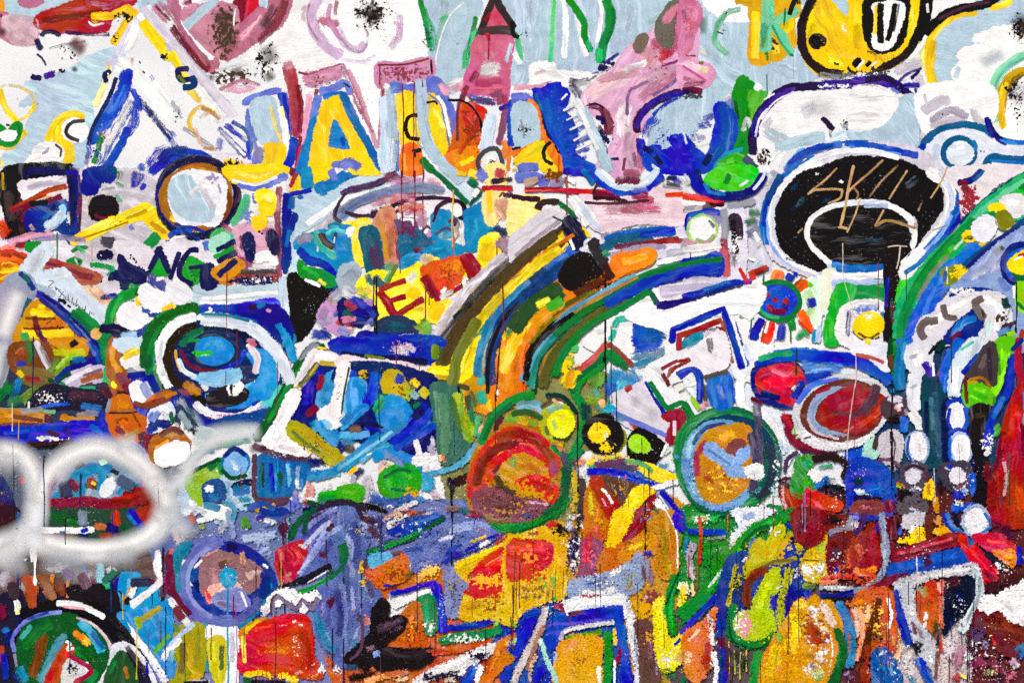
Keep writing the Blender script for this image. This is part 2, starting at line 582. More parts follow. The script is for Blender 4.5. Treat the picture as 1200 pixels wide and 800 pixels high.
def paint_line(line, ox, oy, sc, motif):
    tk = line.split()
    kind, dry = tk[0][0], (int(tk[0][1]) if len(tk[0]) > 1 else 1) / 10.0
    code, w = tk[1], float(tk[2]) / sc
    num = [float(v) for v in tk[3:]]
    color = rgb(code)
    j = 1 + rng.uniform(-0.05, 0.05)
    color = tuple(min(1.0, c * j) for c in color)
    sheet = Sheet()
    motif.append((word(code), KINDNAME[kind], sheet))
    if kind in 'slcfgrt':
        pts = [(ox + num[i] / sc, oy + num[i + 1] / sc) for i in range(0, len(num) - 1, 2)]
    if kind in 's t l r c':
        step = max(1.6, min(6.0, w * 0.35))
        if len(pts) == 1:
            path = np.array(pts)
        elif kind == 'l':
            path = straight(pts, False, step)
        else:
            path = catmull(pts, kind == 'c', step)
        if kind in 'st' and len(path) > 3:
            path = path + rng.normal(0, min(0.35, w * 0.03), path.shape)
        if kind in 'slc':
            w *= 1.08
        dep = coat(cells_of(path, w))
        if kind == 'r' and len(pts) == 1:
            x, y = pts[0]
            ring = ellipse(x, y, w / 2, w / 2, 0, 32)
            V = [to_world(x, y, dep)] + [to_world(a, b, dep) for a, b in ring]
            F = [(0, i + 1, (i + 1) % 32 + 1) for i in range(32)]
            sheet.add(V, F, [(*color, dry)] * 33, [(0, 0, 0)] * 33, [(0, 0, 0)] + [(1, 0, 0)] * 32)
        else:
            ln = float(np.sum(np.linalg.norm(np.diff(path, axis=0), axis=1))) if len(path) > 1 else 0.0
            soft = 0.0
            if kind == 's' and dry >= 0.2:
                soft = float(np.clip(1.35 - ln / max(w, 1e-3) / 5.0, 0.0, 1.0)) * (0.6 if dry < 0.25 else 1.0)
                w *= 1 + 0.22 * soft
            ribbon(sheet, path, w, kind == 'c', color, dry, dep, soft=soft, endw=(0.4 + 0.5 * soft) if soft > 0 else 0.5 if kind == 'r' else (0.9 if kind == 't' else 0.4),
                   taper=0.35 if kind == 't' else 0.0, wob=0.05 if kind in 'rt' else 0.08)
    elif kind in 'fg':
        P = catmull(pts, True, 3.0) if kind == 'f' else straight(pts, True, 3.0)
        P = P + rng.normal(0, 0.45, P.shape)
        patch(sheet, P, color, dry, coat(cells_poly(P)), w * sc)
    elif kind in 'oe':
        cx, cy = ox + num[0] / sc, oy + num[1] / sc
        rx, ry = num[2] / sc, num[3] / sc
        rot = num[4] if len(num) > 4 else 0.0
        P = ellipse(cx, cy, rx, ry, rot)
        k = rng.uniform(0, 6.28)
        aa = np.linspace(0, 2 * math.pi, len(P), endpoint=False)
        P = np.array([cx, cy]) + (P - [cx, cy]) * (1 + 0.035 * np.sin(2 * aa + k) + 0.02 * np.sin(3 * aa + 2 * k))[:, None]
        if kind == 'o':
            ribbon(sheet, P, w, True, color, dry, coat(cells_of(P, w)))
        else:
            patch(sheet, P, color, dry, coat(cells_poly(P)), w * sc)
    elif kind == 'k':
        n, x0, y0, x1, y1 = int(num[0]), *num[1:5]
        cx, cy = ox + (x0 + x1) / 2 / sc, oy + (y0 + y1) / 2 / sc
        rx, ry = abs(x1 - x0) / 2 / sc * 1.15, abs(y1 - y0) / 2 / sc * 1.15
        cover = min(1.0, 1.5 * math.sqrt(n * w * w / (3.14 * rx * ry)))
        cover *= 0.78 if code in 'WwK' else 0.92
        P = ellipse(cx, cy, rx, ry, 0, 20)
        dep = coat(cells_poly(P))
        a = np.linspace(0, 2 * math.pi, 20, endpoint=False)
        st = (rng.uniform(0, 300), rng.uniform(0, 300), 1.0 / (w * MM * 2.1))
        V = [to_world(cx, cy, dep)] + [to_world(x, y, dep) for x, y in P]
        E = [(0, 0, 0)] + [(math.cos(q), math.sin(q), 0) for q in a]
        sheet.add(V, [(0, i + 1, (i + 1) % 20 + 1) for i in range(20)], [(*color, cover)] * 21, [st] * 21, E)
    elif kind == 'd':
        x, y0, y1 = ox + num[0] / sc, oy + num[1] / sc, oy + num[2] / sc
        m = max(4, int((y1 - y0) / 4))
        yy = np.linspace(y0, y1, m)
        xx = x + np.cumsum(np.convolve(rng.normal(0, 0.26, m + 2), np.ones(3) / 3, 'valid'))
        path = np.stack([xx, yy], 1)
        dep = coat(cells_of(path, w))
        ribbon(sheet, path, w, False, color, 0.0, dep, wob=0.22, endw=0.5, bead=1.0)


ART = """
@0,0
#sky_patch|grey blue painted ground flowing behind the yellow star arrow and small faces
%0
f0 L 20 545 232 580 250 520 320 470 420 425 505 445 600 405 700 345 800 15 800 20 735 120 650 135 580 185 485 100 492 160 440 125 400 200 370 330 330 420 270
f0 L 80 620 0 800 0 800 40 690 10 640 60 560 60
g2 p 30 0 55 60 80 150 90 175 130 165 205 60 200 0 165
s5 M 20 0 60 20 100
f0 L 0 20 -10 60 70 95 105 210 72 330 30 400 -5 290 -10 150 28 110 20 100 -10
f2 p 0 100 0 200 0 150 26 110 22
f3 e4c0cc 30 20 90 160 95 150 200 60 195
r3 K 60 10 150
s1 y 30 5 0 10 50
#red_block|dark red painted block above the smudged black brush marks
f1 a11 170 175 85 210 62 330 20 400 -10 625 -10 590 40 520 90 495 140 420 150 330 152 180 125
s4 700 40 200 100 330 80 480 60
s5 p 40 400 10 500 30 570 0
s5 W 14 415 100 440 120 490 110
#yellow_star_arrow|yellow painted arrow point with black flecks beside dark red block
%1
l1 V 46 555 260 620 110 660 50
l1 V 56 665 45 730 110 800 195
s2 W 60 640 90 620 180 600 240
s0 W 30 650 70 720 170 800 260
l2 Y 44 430 78 520 75 600 42 640 68
l1 Y 40 625 60 580 120 530 205
s5 Y 26 430 90 460 110
k K 10 45 530 40 620 110
k K 7 25 520 150 570 220
l1 Y 58 668 105 730 185 805 275
k K 8 25 750 240 800 290
s5 p 90 720 20 800 90
s5 M 14 730 30 800 100
s4 p 40 760 30 800 60
s2 F 12 622 270 622 310
#smudged_face|loose dark purple brush marks and smudges on white below the red block
s2 b 30 172 182 182 215 198 235
s2 b 28 196 172 205 155 245 150 285 168
s2 313 14 260 150 250 160
s4 b 22 310 152 420 162 512 162
s6 S 16 230 230 300 210 400 195
r3 A 90 340 190 395 230
r5 k 80 330 200 390 255
k K 8 60 220 170 440 330
r2 K 44 350 325
k K 6 14 270 320 310 345
s3 b 13 172 253 198 276 216 308
s1 b 32 148 360 192 366
s1 u 34 210 358 252 346
s3 b 12 250 345 256 330
#pale_eye|yellow ringed round eye with two dots above a green grin
s4 fd6 20 40 400 100 412 150 445 160 500 120 550 60 570
s2 fd4 26 150 490 165 500 140 530
s2 Y 34 0 420 20 490 55 540 80 575
s4 fe9 20 0 410 30 395
k K 7 3 55 450 110 470
s3 Y 26 0 690 50 692 105 640 130 620
s3 fe8 26 0 740 12 790
s2 Y 22 100 600 120 640
s0 G 34 -5 592 35 625 75 585 95 600 75 655 35 675 -5 662
s2 073 14 80 580 90 620 60 665
e0 W 0 40 635 28 14
s2 K 12 30 585 46 588
#small_yellow_faces|two small yellow edged white heads on grey blue ground
s1 Y 44 392 548 335 538 275 565 245 615 225 660
s2 Y 40 262 590 268 660 300 700
s1 Y 64 300 580 310 660 325 760
s3 fd3 60 330 680 320 760
e0 W 0 352 612 52 46
s1 k 20 396 568 345 572 312 602 318 638 370 662
s4 K 12 330 575 308 620 340 655
e1 W 0 225 722 62 48
s1 W 50 130 770 180 730 230 740
s2 k 13 258 678 285 700 282 735
s5 v 18 192 722 215 712 232 688
s3 W 40 200 760 300 780
#dark_edge|dark navy ragged band over the square dark window figure
s3 D 50 40 800 120 785 210 778 340 785
s4 K 36 140 790 220 772
k K 10 30 80 760 340 800
s4 b 30 330 790 380 800
#blue_letter_a|tall ultramarine painted letter A with dry brushed streaks
%1
s3 fe9 34 520 285 495 380 445 500
s0 W 90 560 290 690 390 790 540
s1 V 50 540 280 520 300
s4 F 10 615 270 622 310
s6 B 70 625 470 570 560 500 690 470 780
s1 B 74 598 345 575 430 525 520 470 600 435 660
s0 B 40 608 330 590 400
s2 14c 30 590 400 560 470 510 540
s1 b 22 545 365 515 450 440 590 415 680
s4 B 34 640 470 620 560 580 640
s1 B 44 600 600 560 690 490 800
s5 B 30 650 500 640 580 600 640
s5 W 36 600 490 550 590 500 680
s4 B 22 622 425 690 520 800 655
s6 b 46 640 450 720 550 800 650
s2 B 30 620 420 650 480 660 520
s3 G 30 482 618 462 690 440 770
s4 073 20 490 640 450 740
k P 7 40 440 560 560 700
s5 B 60 800 690 730 725 690 800
s2 B 56 805 745 745 780 700 810
s4 B 40 650 770 670 800
s1 b 26 516 334 490 352 498 386
s2 W 8 504 342 510 352
s4 b 14 650 288 660 300
s4 b 12 668 332 680 345
s5 U 24 705 350 722 382
s6 B 40 420 650 410 760
d p 5 408 720 800
k B 7 30 420 620 480 780
s4 U 34 420 700 400 780
@200,0
#dusty_pink_letters|large dusty pink and maroon lettering strokes crossing white at the wall top
%0
g1 W 0 330 150 820 0 820 360 500 360 330 260
f2 p 110 -10 0 30 80 100 230 200 340 210 270 140 190 60 90 20 0
s3 823 60 10 120 80 230 180 335
s4 p 44 0 50 100 200 180 300
s5 623 24 10 130 90 250 170 340
s2 W 40 60 90 110 170 200 275
f1 c89 40 60 60 200 20 300 40 310 120 330 150 280 250 220 260 120 170
f2 p 60 330 130 400 60 480 0 560 0 520 110 460 150 300 260 260 270
s3 834 50 540 0 520 60 470 140 410 200
s5 412 60 500 10 460 80 400 120
s4 P 50 320 190 400 120 440 70
f1 R 100 320 0 430 -10 400 40 360 90 320 110 305 60
f2 r 100 310 0 340 0 330 100 305 70
s1 L 50 215 -5 150 50 70 125
s1 L 46 440 -10 430 30
s2 P 50 60 0 100 30 70 60
s4 623 26 120 0 60 20
s3 W 16 100 10 190 -5
r4 432 130 240 60 260 130
r4 432 120 230 210 290 180
k 432 11 160 180 30 320 270
r4 432 80 430 130 470 90
r5 432 110 440 220 480 290
r4 432 80 460 350 470 370
r5 432 90 290 340 330 330
r5 K 60 190 365
k K 8 120 380 190 510 380
k 432 9 90 180 320 400 400
s5 P 60 220 400 320 420 410 405
s5 p 24 230 420 330 380 420 400
s1 W 8 305 40 297 80 296 120
s4 W 20 210 330 360 300
#pink_loop|pale pink looping brush curl on white between pink and green strokes
%1
s4 P 36 640 20 625 60 630 110
s2 dbd 60 700 -10 660 50 670 130 720 210 800 265
s4 b68 50 690 90 760 110 800 100
s3 d9c 30 750 20 740 90 800 190
s5 a67 30 780 -5 770 80
s5 b68 14 650 20 640 100 690 190
k p 7 40 680 70 760 130
#lavender_slope|pale lavender sloping bar running down past the yellow stroke
s1 V 70 0 205 130 360 280 530
s0 s 40 20 220 160 390 300 540
s0 W 60 0 330 120 420 200 520 240 560
s1 Y 44 0 250 30 300 70 380
s2 fd5 34 90 420 140 480
s3 Y 26 210 530 140 500 95 540 90 590 120 640
s4 n 30 140 500 200 530 240 560
s4 F 26 130 560 180 520
s1 b 30 82 325 35 330 50 375 100 375 110 405 60 410
s0 036 30 100 360 112 385 95 410 60 405
s3 x 20 30 350 70 390
s5 S 24 200 690 60 600
s5 B 50 0 650 20 690
s4 U 20 0 610 30 650
s6 S 30 0 470 60 560
k K 6 40 0 480 60 600
s5 F 30 110 600 150 680 230 700
s5 n 30 150 690 210 700
#blue_scrub|dry ultramarine scrubbed brush marks at the right foot of the lavender bar
s4 B 40 220 600 300 680 360 740
s4 B 36 250 580 330 640 375 670
s3 04a 24 290 570 350 610 375 665 370 720
s5 U 50 235 640 220 720
s4 U 60 360 640 400 700 430 760
s5 W 20 260 640 350 730
s5 W 14 300 600 360 660
s3 B 20 360 660 370 750
#blue_letter_j|letter J with blue and lavender outline, pale blue stem and yellow hook
s1 U 40 352 490 365 470 470 430 515 430
s0 04a 46 520 440 545 520 560 600
s4 B 60 520 430 560 560 585 650
s2 U 44 370 510 370 580 400 660
s2 W 30 470 460 500 480
f0 L 90 385 490 470 465 490 540 520 665 460 680 430 660 400 600
s0 L 60 400 500 430 590 460 640
s3 fd7 20 470 500 490 590 520 660
s0 fe9 16 520 500 540 600 550 700
s0 W 34 530 560 545 680 540 770
f0 Y 100 445 690 520 680 530 710 510 800 430 800 455 740
s0 B 44 580 650 570 720 540 800
s4 B 30 570 640 600 670
s2 v 50 420 690 400 770 360 800
s3 U 40 380 740 420 780
#pink_letter_t|dusty pink letter strokes wedged between the blue J and yellow A
s1 a45 66 550 310 580 420 590 530 600 640
s3 823 30 600 400 610 520 605 620
s3 c89 50 530 310 570 300
s2 c8a 84 620 380 700 360 810 335
s5 P 70 640 390 800 320
s4 a45 12 640 350 800 300
s1 923 12 600 340 640 350
s2 W 20 640 440 640 420 670 430
s1 P 34 650 450 635 580 615 700
s2 823 22 685 420 660 560 640 660
s2 823 22 610 640 595 720 590 800
s1 c03 26 612 690 600 750 590 790
k 823 7 40 600 340 790 420
#yellow_letter_a|yellow letter A outlined in blue and lavender on the name row
s0 U 40 700 430 760 415 810 390
s1 U 44 690 450 670 560 650 640
s0 C 40 720 460 760 450 810 445
f0 C 100 660 580 690 560 700 640 670 800 600 805 620 720 645 650
g0 Y 70 720 485 800 450 920 700 980 810 860 810 830 760 750 770 730 810 655 810 680 640
g0 C 0 770 570 830 690 750 680
s1 fc3 14 730 500 720 620
s2 U 40 750 775 830 765
k y 5 40 680 500 800 780
s0 06a 44 805 440 850 540 905 640 990 790
s1 U 34 800 380 830 400 840 440
#brown_ring_mouth|brown and blue arcs at the top of the round ringed eye
s1 B 60 0 745 70 720 150 740 230 790
s3 U 24 60 730 180 740
s2 b 20 0 770 80 745 200 780
s2 N 30 40 790 100 775 160 800
s4 l 16 140 775 200 790
k Y 12 30 240 740 340 800
s4 Y 24 250 750 350 790
k K 9 40 250 740 340 800
@400,0
#pink_rings|faint dusty mauve curls under a black soot smudge on white
%0
g0 W 0 -10 -10 370 -10 420 280 420 400 170 420 180 690 100 560 -10 330
s4 dbd 56 -20 130 20 210 80 240 115 190
s5 b8b 16 0 180 40 230 100 240 125 170 110 130
s5 dbd 50 280 60 270 170 220 235
s6 d9c 30 240 100 280 130 250 200
s5 dce 22 0 280 100 290 160 260
r5 K 110 140 60
r6 K 150 140 70
s4 K 20 150 0 140 40 160 90 130 130
s5 K 14 60 70 120 60 190 80
s5 K 10 100 20 70 60
k K 10 170 50 0 240 140
k 432 8 80 40 0 280 160
k K 7 8 150 160 310 210
#sky_column|grey blue vertical brushed column between green painted edges
%0
f0 L 90 380 0 640 0 620 120 590 300 560 380 520 430 480 400 430 370 420 250 430 130
s2 L 70 480 0 470 60 440 100
f0 L 0 790 -10 830 -10 830 400 760 400 770 200
#green_drapes|translucent green strokes framing the grey blue column
%1
s2 G 30 370 0 385 60 400 130 415 220
s4 3b7 60 400 90 430 190 430 260
s5 m 50 500 60 470 140 440 230
s4 W 10 575 10 500 90 450 240 440 330
s4 3a6 30 460 100 500 70
s3 G 30 630 80 610 190 590 280
s4 3b7 44 640 130 590 240 580 330
s3 073 16 640 150 600 260
s4 W 20 555 330 560 400
k g 6 60 380 80 440 260
k K 6 12 530 180 580 220
s3 3b5 30 385 30 410 110
#dark_triangle|pink figure peak topped by a hollow dark brown triangle
f1 c68 100 640 180 790 170 780 330 770 480 690 440 570 430 610 300
s1 p 80 720 30 690 110
f1 c57 90 720 20 780 120 670 120
s4 P 80 690 240 690 330
s3 W 90 660 330 730 330
s4 W 50 640 360 700 310 760 330
s2 b46 90 620 400 690 400 760 400
s4 823 40 600 390 640 330
s3 923 34 590 400 560 480 545 560
s3 P 50 560 380 540 430
s5 P 40 480 400 540 420
s2 W 30 500 400 570 370
s4 a45 40 760 440 780 500
r5 W 100 690 330
l0 322 36 715 -10 685 60 655 145
l0 322 38 722 -10 760 60 810 130
s0 433 44 645 150 720 142 810 148
s2 R 26 680 170 695 165
s2 a02 16 670 100 700 60
s1 902 8 692 168 690 280
s0 902 18 690 175 690 190
s4 L 30 800 200 770 300
#pink_flag|speckled dusty pink bar running dark red drips down over the yellow letter
f1 c8a 0 172 308 280 302 405 278 425 300 430 330 410 360 340 372 210 395 172 400
k 834 7 160 180 300 420 390
s1 732 10 172 305 300 302 410 276
s2 K 12 420 280 425 340
s3 p 26 182 390 195 430 185 560 180 690
s2 923 8 195 420 188 600 186 720
s3 834 10 180 300 180 400
s3 P 30 30 330 80 430 120 560 170 690
s5 b68 34 0 300 40 390 100 530
s4 b68 20 60 470 150 620
k p 6 60 20 350 170 640
s2 U 36 0 390 30 400 40 440
s2 K 10 10 390 40 410
#yellow_letter_v|yellow and orange letter V outlined in lavender beside the grey blue band
%1
s1 U 60 230 400 300 420 420 400
f1 U 60 400 380 460 380 500 470 535 560 545 640 520 690 500 600 470 480 420 440
s0 l 60 200 460 210 600 200 740 215 800
s1 U 20 262 470 262 800
s0 L 40 225 410 235 520 230 640
s4 L 30 260 500 250 760
f0 Y 90 270 450 350 470 355 690 300 705 280 600
f0 Y 100 395 460 450 470 490 560 500 640 505 700 480 740 430 600
s2 fe6 20 430 500 480 600
s1 Y 90 320 480 320 690
f1 O 90 295 700 350 690 375 800 290 800
s1 y 20 290 720 300 800
s1 W 18 450 450 480 500 510 640
s3 U 60 230 420 290 410
s2 W 34 205 400 220 410
#orange_letter_leg|orange brushed letter leg right of the yellow V
f1 c40 60 570 490 670 520 655 620 620 700 540 720 500 740 530 660 550 560
f0 O 60 480 750 540 715 630 700 630 800 500 805
s4 R 30 570 520 600 640 550 720
s4 R 40 640 530 620 660
k 730 7 120 550 500 670 720
k y 8 60 490 700 620 800
s3 537 44 590 450 640 470 730 480
s4 846 36 690 450 740 440 740 500
s3 U 24 590 440 640 460
s2 635 16 570 440 545 520 545 660
s1 K 12 500 470 560 472 610 500 650 560 658 600
s3 K 9 650 560 655 620
s1 W 50 690 560 680 640 660 700
s1 cde 60 700 540 690 640 670 700
s1 Y 26 560 770 620 740
s2 846 40 770 500 755 600 735 680
s0 u 24 740 510 800 490
s3 O 40 770 650 760 760
s2 O 24 790 680 780 800
#grey_swoosh_band|grey blue band sweeping down through the yellow letter V
s0 L 56 370 380 380 480 385 580 400 660 440 730 500 790 560 850
s4 S 10 350 420 352 640 380 700
s1 K 22 355 540 315 550 302 600 320 645 365 655
s1 K 24 335 710 375 705
s2 K 12 345 710 345 740
s1 K 12 400 482 440 476 450 490
s1 073 40 375 745 400 775 430 800
s1 06a 26 545 900 500 870
d r 7 283 395 830
d r 7 343 385 830
d M 6 380 375 410
d r 6 380 750 830
s2 P 40 460 390 500 450
#dome_mark|small white dome with navy arch right of the orange leg
s1 k 24 650 800 640 750 680 705 730 700 750 750 760 800
s3 W 30 670 790 690 740 730 750
s3 b 18 690 780 710 760 740 790
s3 06a 26 0 640 20 670
s3 B 24 0 640 15 690
s2 U 50 0 780 40 760 90 790
#blue_stub|ultramarine block edge
s0 B 40 800 470 795 560 800 680
@600,0
#sky_column|grey blue vertical brushed column between green painted edges
%0
f0 L 90 -10 -10 820 -10 700 60 690 110 580 200 440 290 400 340 240 380 100 340 40 300 -10 200
s3 l 50 80 20 90 200
s3 l 40 330 30 350 200
s3 l 50 560 20 540 160
s3 l 30 690 60 640 120
s1 L 90 30 320 60 340 40 390
s1 L 90 240 310 230 330
f0 W 20 95 310 190 300 210 340 360 350 370 380 240 400 150 450 0 440 0 420 90 420 95 370
s3 P 34 10 410 110 410 190 390
s4 P 24 100 350 160 330
#green_drip_strokes|four green brushed legs trailing down grey blue paint
%1
s1 W 30 30 290 50 250
s1 W 30 240 0 252 80 250 170 245 270
s0 W 26 300 60 320 150 330 210 350 260
s2 6d8 24 198 0 192 70 188 160 180 290
s1 5c8 24 188 200 178 290
s2 5c8 30 18 150 30 210 45 285
s0 W 24 10 250 40 300
s1 083 24 258 0 290 40 320 90
s0 G 34 270 5 320 70 340 120 340 170 370 240
s2 3b6 22 350 190 375 245
s1 W 20 410 0 420 60 400 200
s0 083 50 440 0 462 70 455 140 430 200 415 290
s0 G 30 445 30 465 100 440 190
s1 3b5 40 410 230 408 290
s3 073 18 470 40 475 110 440 210
s1 K 26 0 100 8 160 30 178
k K 6 16 20 140 90 180
k K 5 6 240 290 330 330
#purple_spill|dark navy dry brushed marks at the shoulder of the pink figure
s5 b 60 250 380 310 390 380 370
s4 b 56 260 400 300 420 320 470
s1 b 40 410 315 440 330
s3 u 18 430 300 500 250
s1 u 30 540 245 565 215
s3 W 40 380 360 450 340 560 260
s4 u 12 370 345 410 340
k b 8 40 400 270 520 350
s4 W 34 340 400 380 390
s6 b 30 350 385 400 350
#pink_figure|mottled pink figure with raised arms between the blue feathered wings
f1 dac 120 560 220 640 170 690 120 800 20 860 20 860 260 800 420 640 580 580 640 600 800 400 800 480 640 340 480 380 400 460 340
s2 c68 90 660 180 720 230 800 150
s4 a25 30 690 240 740 270
f2 665 100 680 120 720 50 740 20 790 20 760 100 740 220 690 190
f2 765 100 590 180 630 170 625 210 600 245 580 225
s2 d89 50 710 110 770 40 790 30
s4 c34 60 680 280 760 240
s4 b35 60 780 40 790 160
s4 P 70 660 210 620 300 700 230
s1 e8c4d0 80 360 440 440 400 540 350
s3 d8a0b4 50 400 380 480 360 600 330
s4 W 40 520 330 640 290
s2 f0dce4 80 540 480 520 560 520 640
s3 d7909f 60 600 470 700 380 800 320
s3 c07890 40 640 440 720 400 790 300
s4 e4b4c4 70 580 420 660 350 790 310
s3 806 18 700 310 800 280
s4 758 20 560 410 540 460 540 540
s4 758 20 660 450 740 400 790 350
s3 969 22 560 420 640 380
s2 c8a0b8 60 560 620 540 700 560 800
s3 b06880 60 600 700 610 800
s4 M 24 570 710 580 790
s2 734 16 530 740 520 800
k a34 6 140 580 120 800 460
s1 312 14 350 492 400 490 440 520 475 580
s2 845 50 430 510 450 580 450 640
s4 M 24 360 500 420 520 440 610
s1 b 26 395 550 425 560 430 580
s3 M 36 400 590 440 640
s3 834 14 480 590 440 640 430 700
s3 S 14 350 510 370 570 410 620 430 680
s3 W 22 360 580 420 670 440 720
s1 b 26 380 600 420 640 450 660
s2 b 24 430 680 440 730
k b 8 50 380 580 490 720
s3 b 16 415 745 500 745
s2 t 12 430 750 470 752
s5 634 16 530 580 550 600
#blue_feathered_wing|ultramarine feathered wing with white combed streaks left of the pink figure
%1
s1 U 50 0 460 60 460 120 490
s1 W 14 60 425 110 440
f0 B 70 110 440 130 425 220 395 215 420 240 420 260 450 240 520 270 560 300 640 290 720 380 800 210 800 220 700 170 600
s0 04b 60 150 470 180 580 230 680 260 760
s2 B 30 200 480 250 460
s4 B 34 210 490 275 470
s4 B 34 210 540 300 500
s4 B 34 230 590 330 550
s4 B 34 230 640 350 590
s4 B 36 240 690 370 640
s4 B 36 250 730 370 690
s5 B 40 260 770 360 730
s6 B 60 300 620 340 720
s2 W 12 230 470 260 440
s2 W 12 240 520 300 490
s2 W 10 255 565 320 530
s2 W 12 270 610 340 575
s2 W 12 290 660 360 620
s2 W 12 300 705 370 670
s1 L 60 330 520 380 620 420 720 450 800
s2 W 24 290 470 340 560 400 700
s3 e8d0dc 20 340 440 350 500
s1 b 20 110 470 130 530 170 640 220 720
s2 06a 18 110 440 140 520
s0 04b 50 240 760 320 770 380 790
#orange_letter_a|orange and yellow letter A with grey blue counter beside the blue wing
%1
s1 U 30 0 480 70 480 110 490
s0 06a 20 0 500 5 640
f1 O 100 75 485 105 490 130 570 150 640 200 700 225 800 170 800 130 680 90 560
s2 c50 34 90 520 110 620 140 680
f0 L 90 15 500 70 492 110 540 120 660 90 690 30 690 10 600
s4 S 18 30 590 90 610
s4 S 12 40 560 60 650
k K 6 40 30 580 100 650
s1 O 30 0 720 60 700 130 670
s1 b 14 0 700 40 692
f0 Y 140 20 750 130 670 150 720 200 800 160 800 110 770 40 775
s0 U 40 30 790 70 780 120 785
s2 fd0 20 0 800 20 790
s1 K 20 180 665 150 700 155 750 190 770
s3 K 10 200 680 220 720
k K 6 8 0 760 20 780
d r 5 220 730 860
#blue_crescent|navy and ultramarine crescent hugging a grey blue disc
f0 L 90 700 480 830 440 830 640 700 740 650 700 660 560
s2 634 20 600 560 640 490 700 450 780 425
s1 312 44 585 620 590 560 640 500 720 455 800 430
s1 u 30 580 600 620 520 700 460 800 435
s5 B 70 620 660 640 590 700 540
s4 B 24 660 540 720 490 790 450
s1 413 24 590 650 600 710 640 750
s3 B 50 600 640 620 730 650 790
f1 B 40 640 700 690 690 680 720 760 690 740 650 790 640 820 660 820 800 680 800 620 760
s1 b 30 620 690 660 720 700 770
s4 B 50 740 640 800 660 790 720
s3 W 20 650 770 690 800
s2 B 24 650 730 690 700
k B 8 40 640 560 760 720
@800,0
#sky_column_right|grey blue brushed ground between the pink figure and the yellow head
%0
f0 L 90 -10 60 120 0 350 0 560 0 600 80 560 200 640 350 400 420 300 520 230 460 100 560 -10 620
s0 L 120 60 250 160 320 240 380
f0 W 60 120 0 330 -10 330 80 200 90 160 60 130 40
s2 W 40 50 210 110 260
r3 687 70 90 80 90 160
f0 L 0 580 -10 820 -10 820 100 640 60
s0 W 30 530 60 560 30
s0 L 60 560 230 600 310
s0 L 70 430 300 520 340
#pink_figure|mottled pink figure with raised arms between the blue feathered wings
%1
f1 c79 90 -10 30 40 10 75 30 80 90 50 160 30 230 0 260 -10 260
s3 d8a 60 0 60 50 60 20 190
s5 934 40 0 40 20 110
s1 912 10 0 265 60 262
f1 d9b 20 -10 280 70 290 140 330 110 400 0 410
s2 ecc8d4 40 0 290 60 320 120 330
s4 b67 30 0 360 60 390 110 380
s4 c59 16 0 310 110 380
s5 523 30 0 400 110 390
s1 M 34 0 425 50 425 88 430
s2 b 30 0 430 60 440
k k 8 90 0 430 90 470
s3 x 16 75 295 98 298
s3 fe8 22 80 320 120 340
k c56 6 60 0 20 60 200
#mint_letter_c|faded mint letter C beside mint and yellow letter K
s3 8ca 34 270 45 210 60 170 110 150 170 160 210 210 255
s4 5b8 26 200 70 160 120 150 190
s5 m 26 150 190 190 240
k K 6 24 150 60 220 220
s2 k 10 210 55 200 70
s2 k 8 160 150 190 160
#mint_letter_k|mint letter K streaked over yellow with a dark green drip
f0 y 90 330 0 520 -10 540 60 510 130 520 210 440 280 400 250 400 290 320 280 325 120
s1 Y 50 345 60 345 180 340 270
s2 Y 60 480 60 500 120 440 170
s1 c90 50 250 0 320 5
s1 fc2 40 430 200 440 250
s2 N 16 410 190 450 210
k K 8 30 400 170 450 260
s1 7c9 66 400 0 395 120 385 240
s4 4a7 50 385 100 375 240
s4 x 20 380 180 370 230
s1 7c9 44 540 50 440 100 430 130
s1 6c9 46 430 120 470 180 510 250
s3 3a6 14 420 120 460 200 510 262
s2 6c9 30 410 20 420 90
s3 073 12 480 40 475 120
d G 9 395 240 285
s1 G 14 385 250 400 255
s2 073 14 505 255 518 262
d 073 7 395 350 445
s1 K 26 500 70 515 30 525 -5
s3 K 30 540 -5 545 20
d S 3 520 260 370
k 073 5 30 380 40 480 240
#yellow_head|yellow round head with thick black outline and open toothed mouth
f0 Y 60 590 60 640 10 700 20 750 80 830 70 900 -10 1090 -10 1080 160 1000 300 820 330 700 352 620 330 570 250 560 160
s3 ec0 50 620 100 600 200
s3 fe3 60 680 280 760 300
s1 W 40 545 90 555 200 580 280
s0 211 46 615 -10 572 70 558 160 572 250 620 310 680 340 740 350
s0 K 26 600 0 560 100
f0 K 20 600 195 625 172 660 185 655 205 620 220
s2 K 12 708 292 720 302 735 300
k W 6 20 740 110 770 160
k y 5 60 580 100 780 330
s1 K 60 790 335 830 290
k k 8 100 640 330 800 370
s4 W 26 640 345 740 365
r6 k 60 630 350 770 360
s5 S 20 640 360 800 352
#green_spike|bright green vertical wedge above a small green head
s2 s 50 250 450 270 420
f0 082 95 270 370 320 390 325 440 310 540 300 640 290 720 240 690 250 560 240 480
f2 5b3 120 320 440 385 440 360 500 320 580 320 500
s3 G 40 300 500 300 620
s1 W 40 345 420 360 400
s4 W 30 280 620 300 560 320 600
s3 s 40 315 620 330 700
s3 040 20 245 470 260 560
#blue_crescent|navy and ultramarine crescent hugging a grey blue disc
s0 L 90 40 560 60 600
f0 B 110 190 490 230 530 250 600 230 680 170 760 100 800 -10 800 -10 640 60 700 110 740 140 680 160 580 155 510
s0 04a 60 190 500 210 580 200 680 140 760
s4 B 40 90 560 150 540
s4 B 46 70 600 140 580
s5 B 60 30 640 110 650
s5 W 16 0 620 20 680
s5 W 14 50 610 70 670
s5 W 12 90 580 130 600
s4 W 14 60 690 130 670
s2 B 60 0 740 60 740
s1 b 34 100 770 130 730
s3 U 40 210 470 240 510
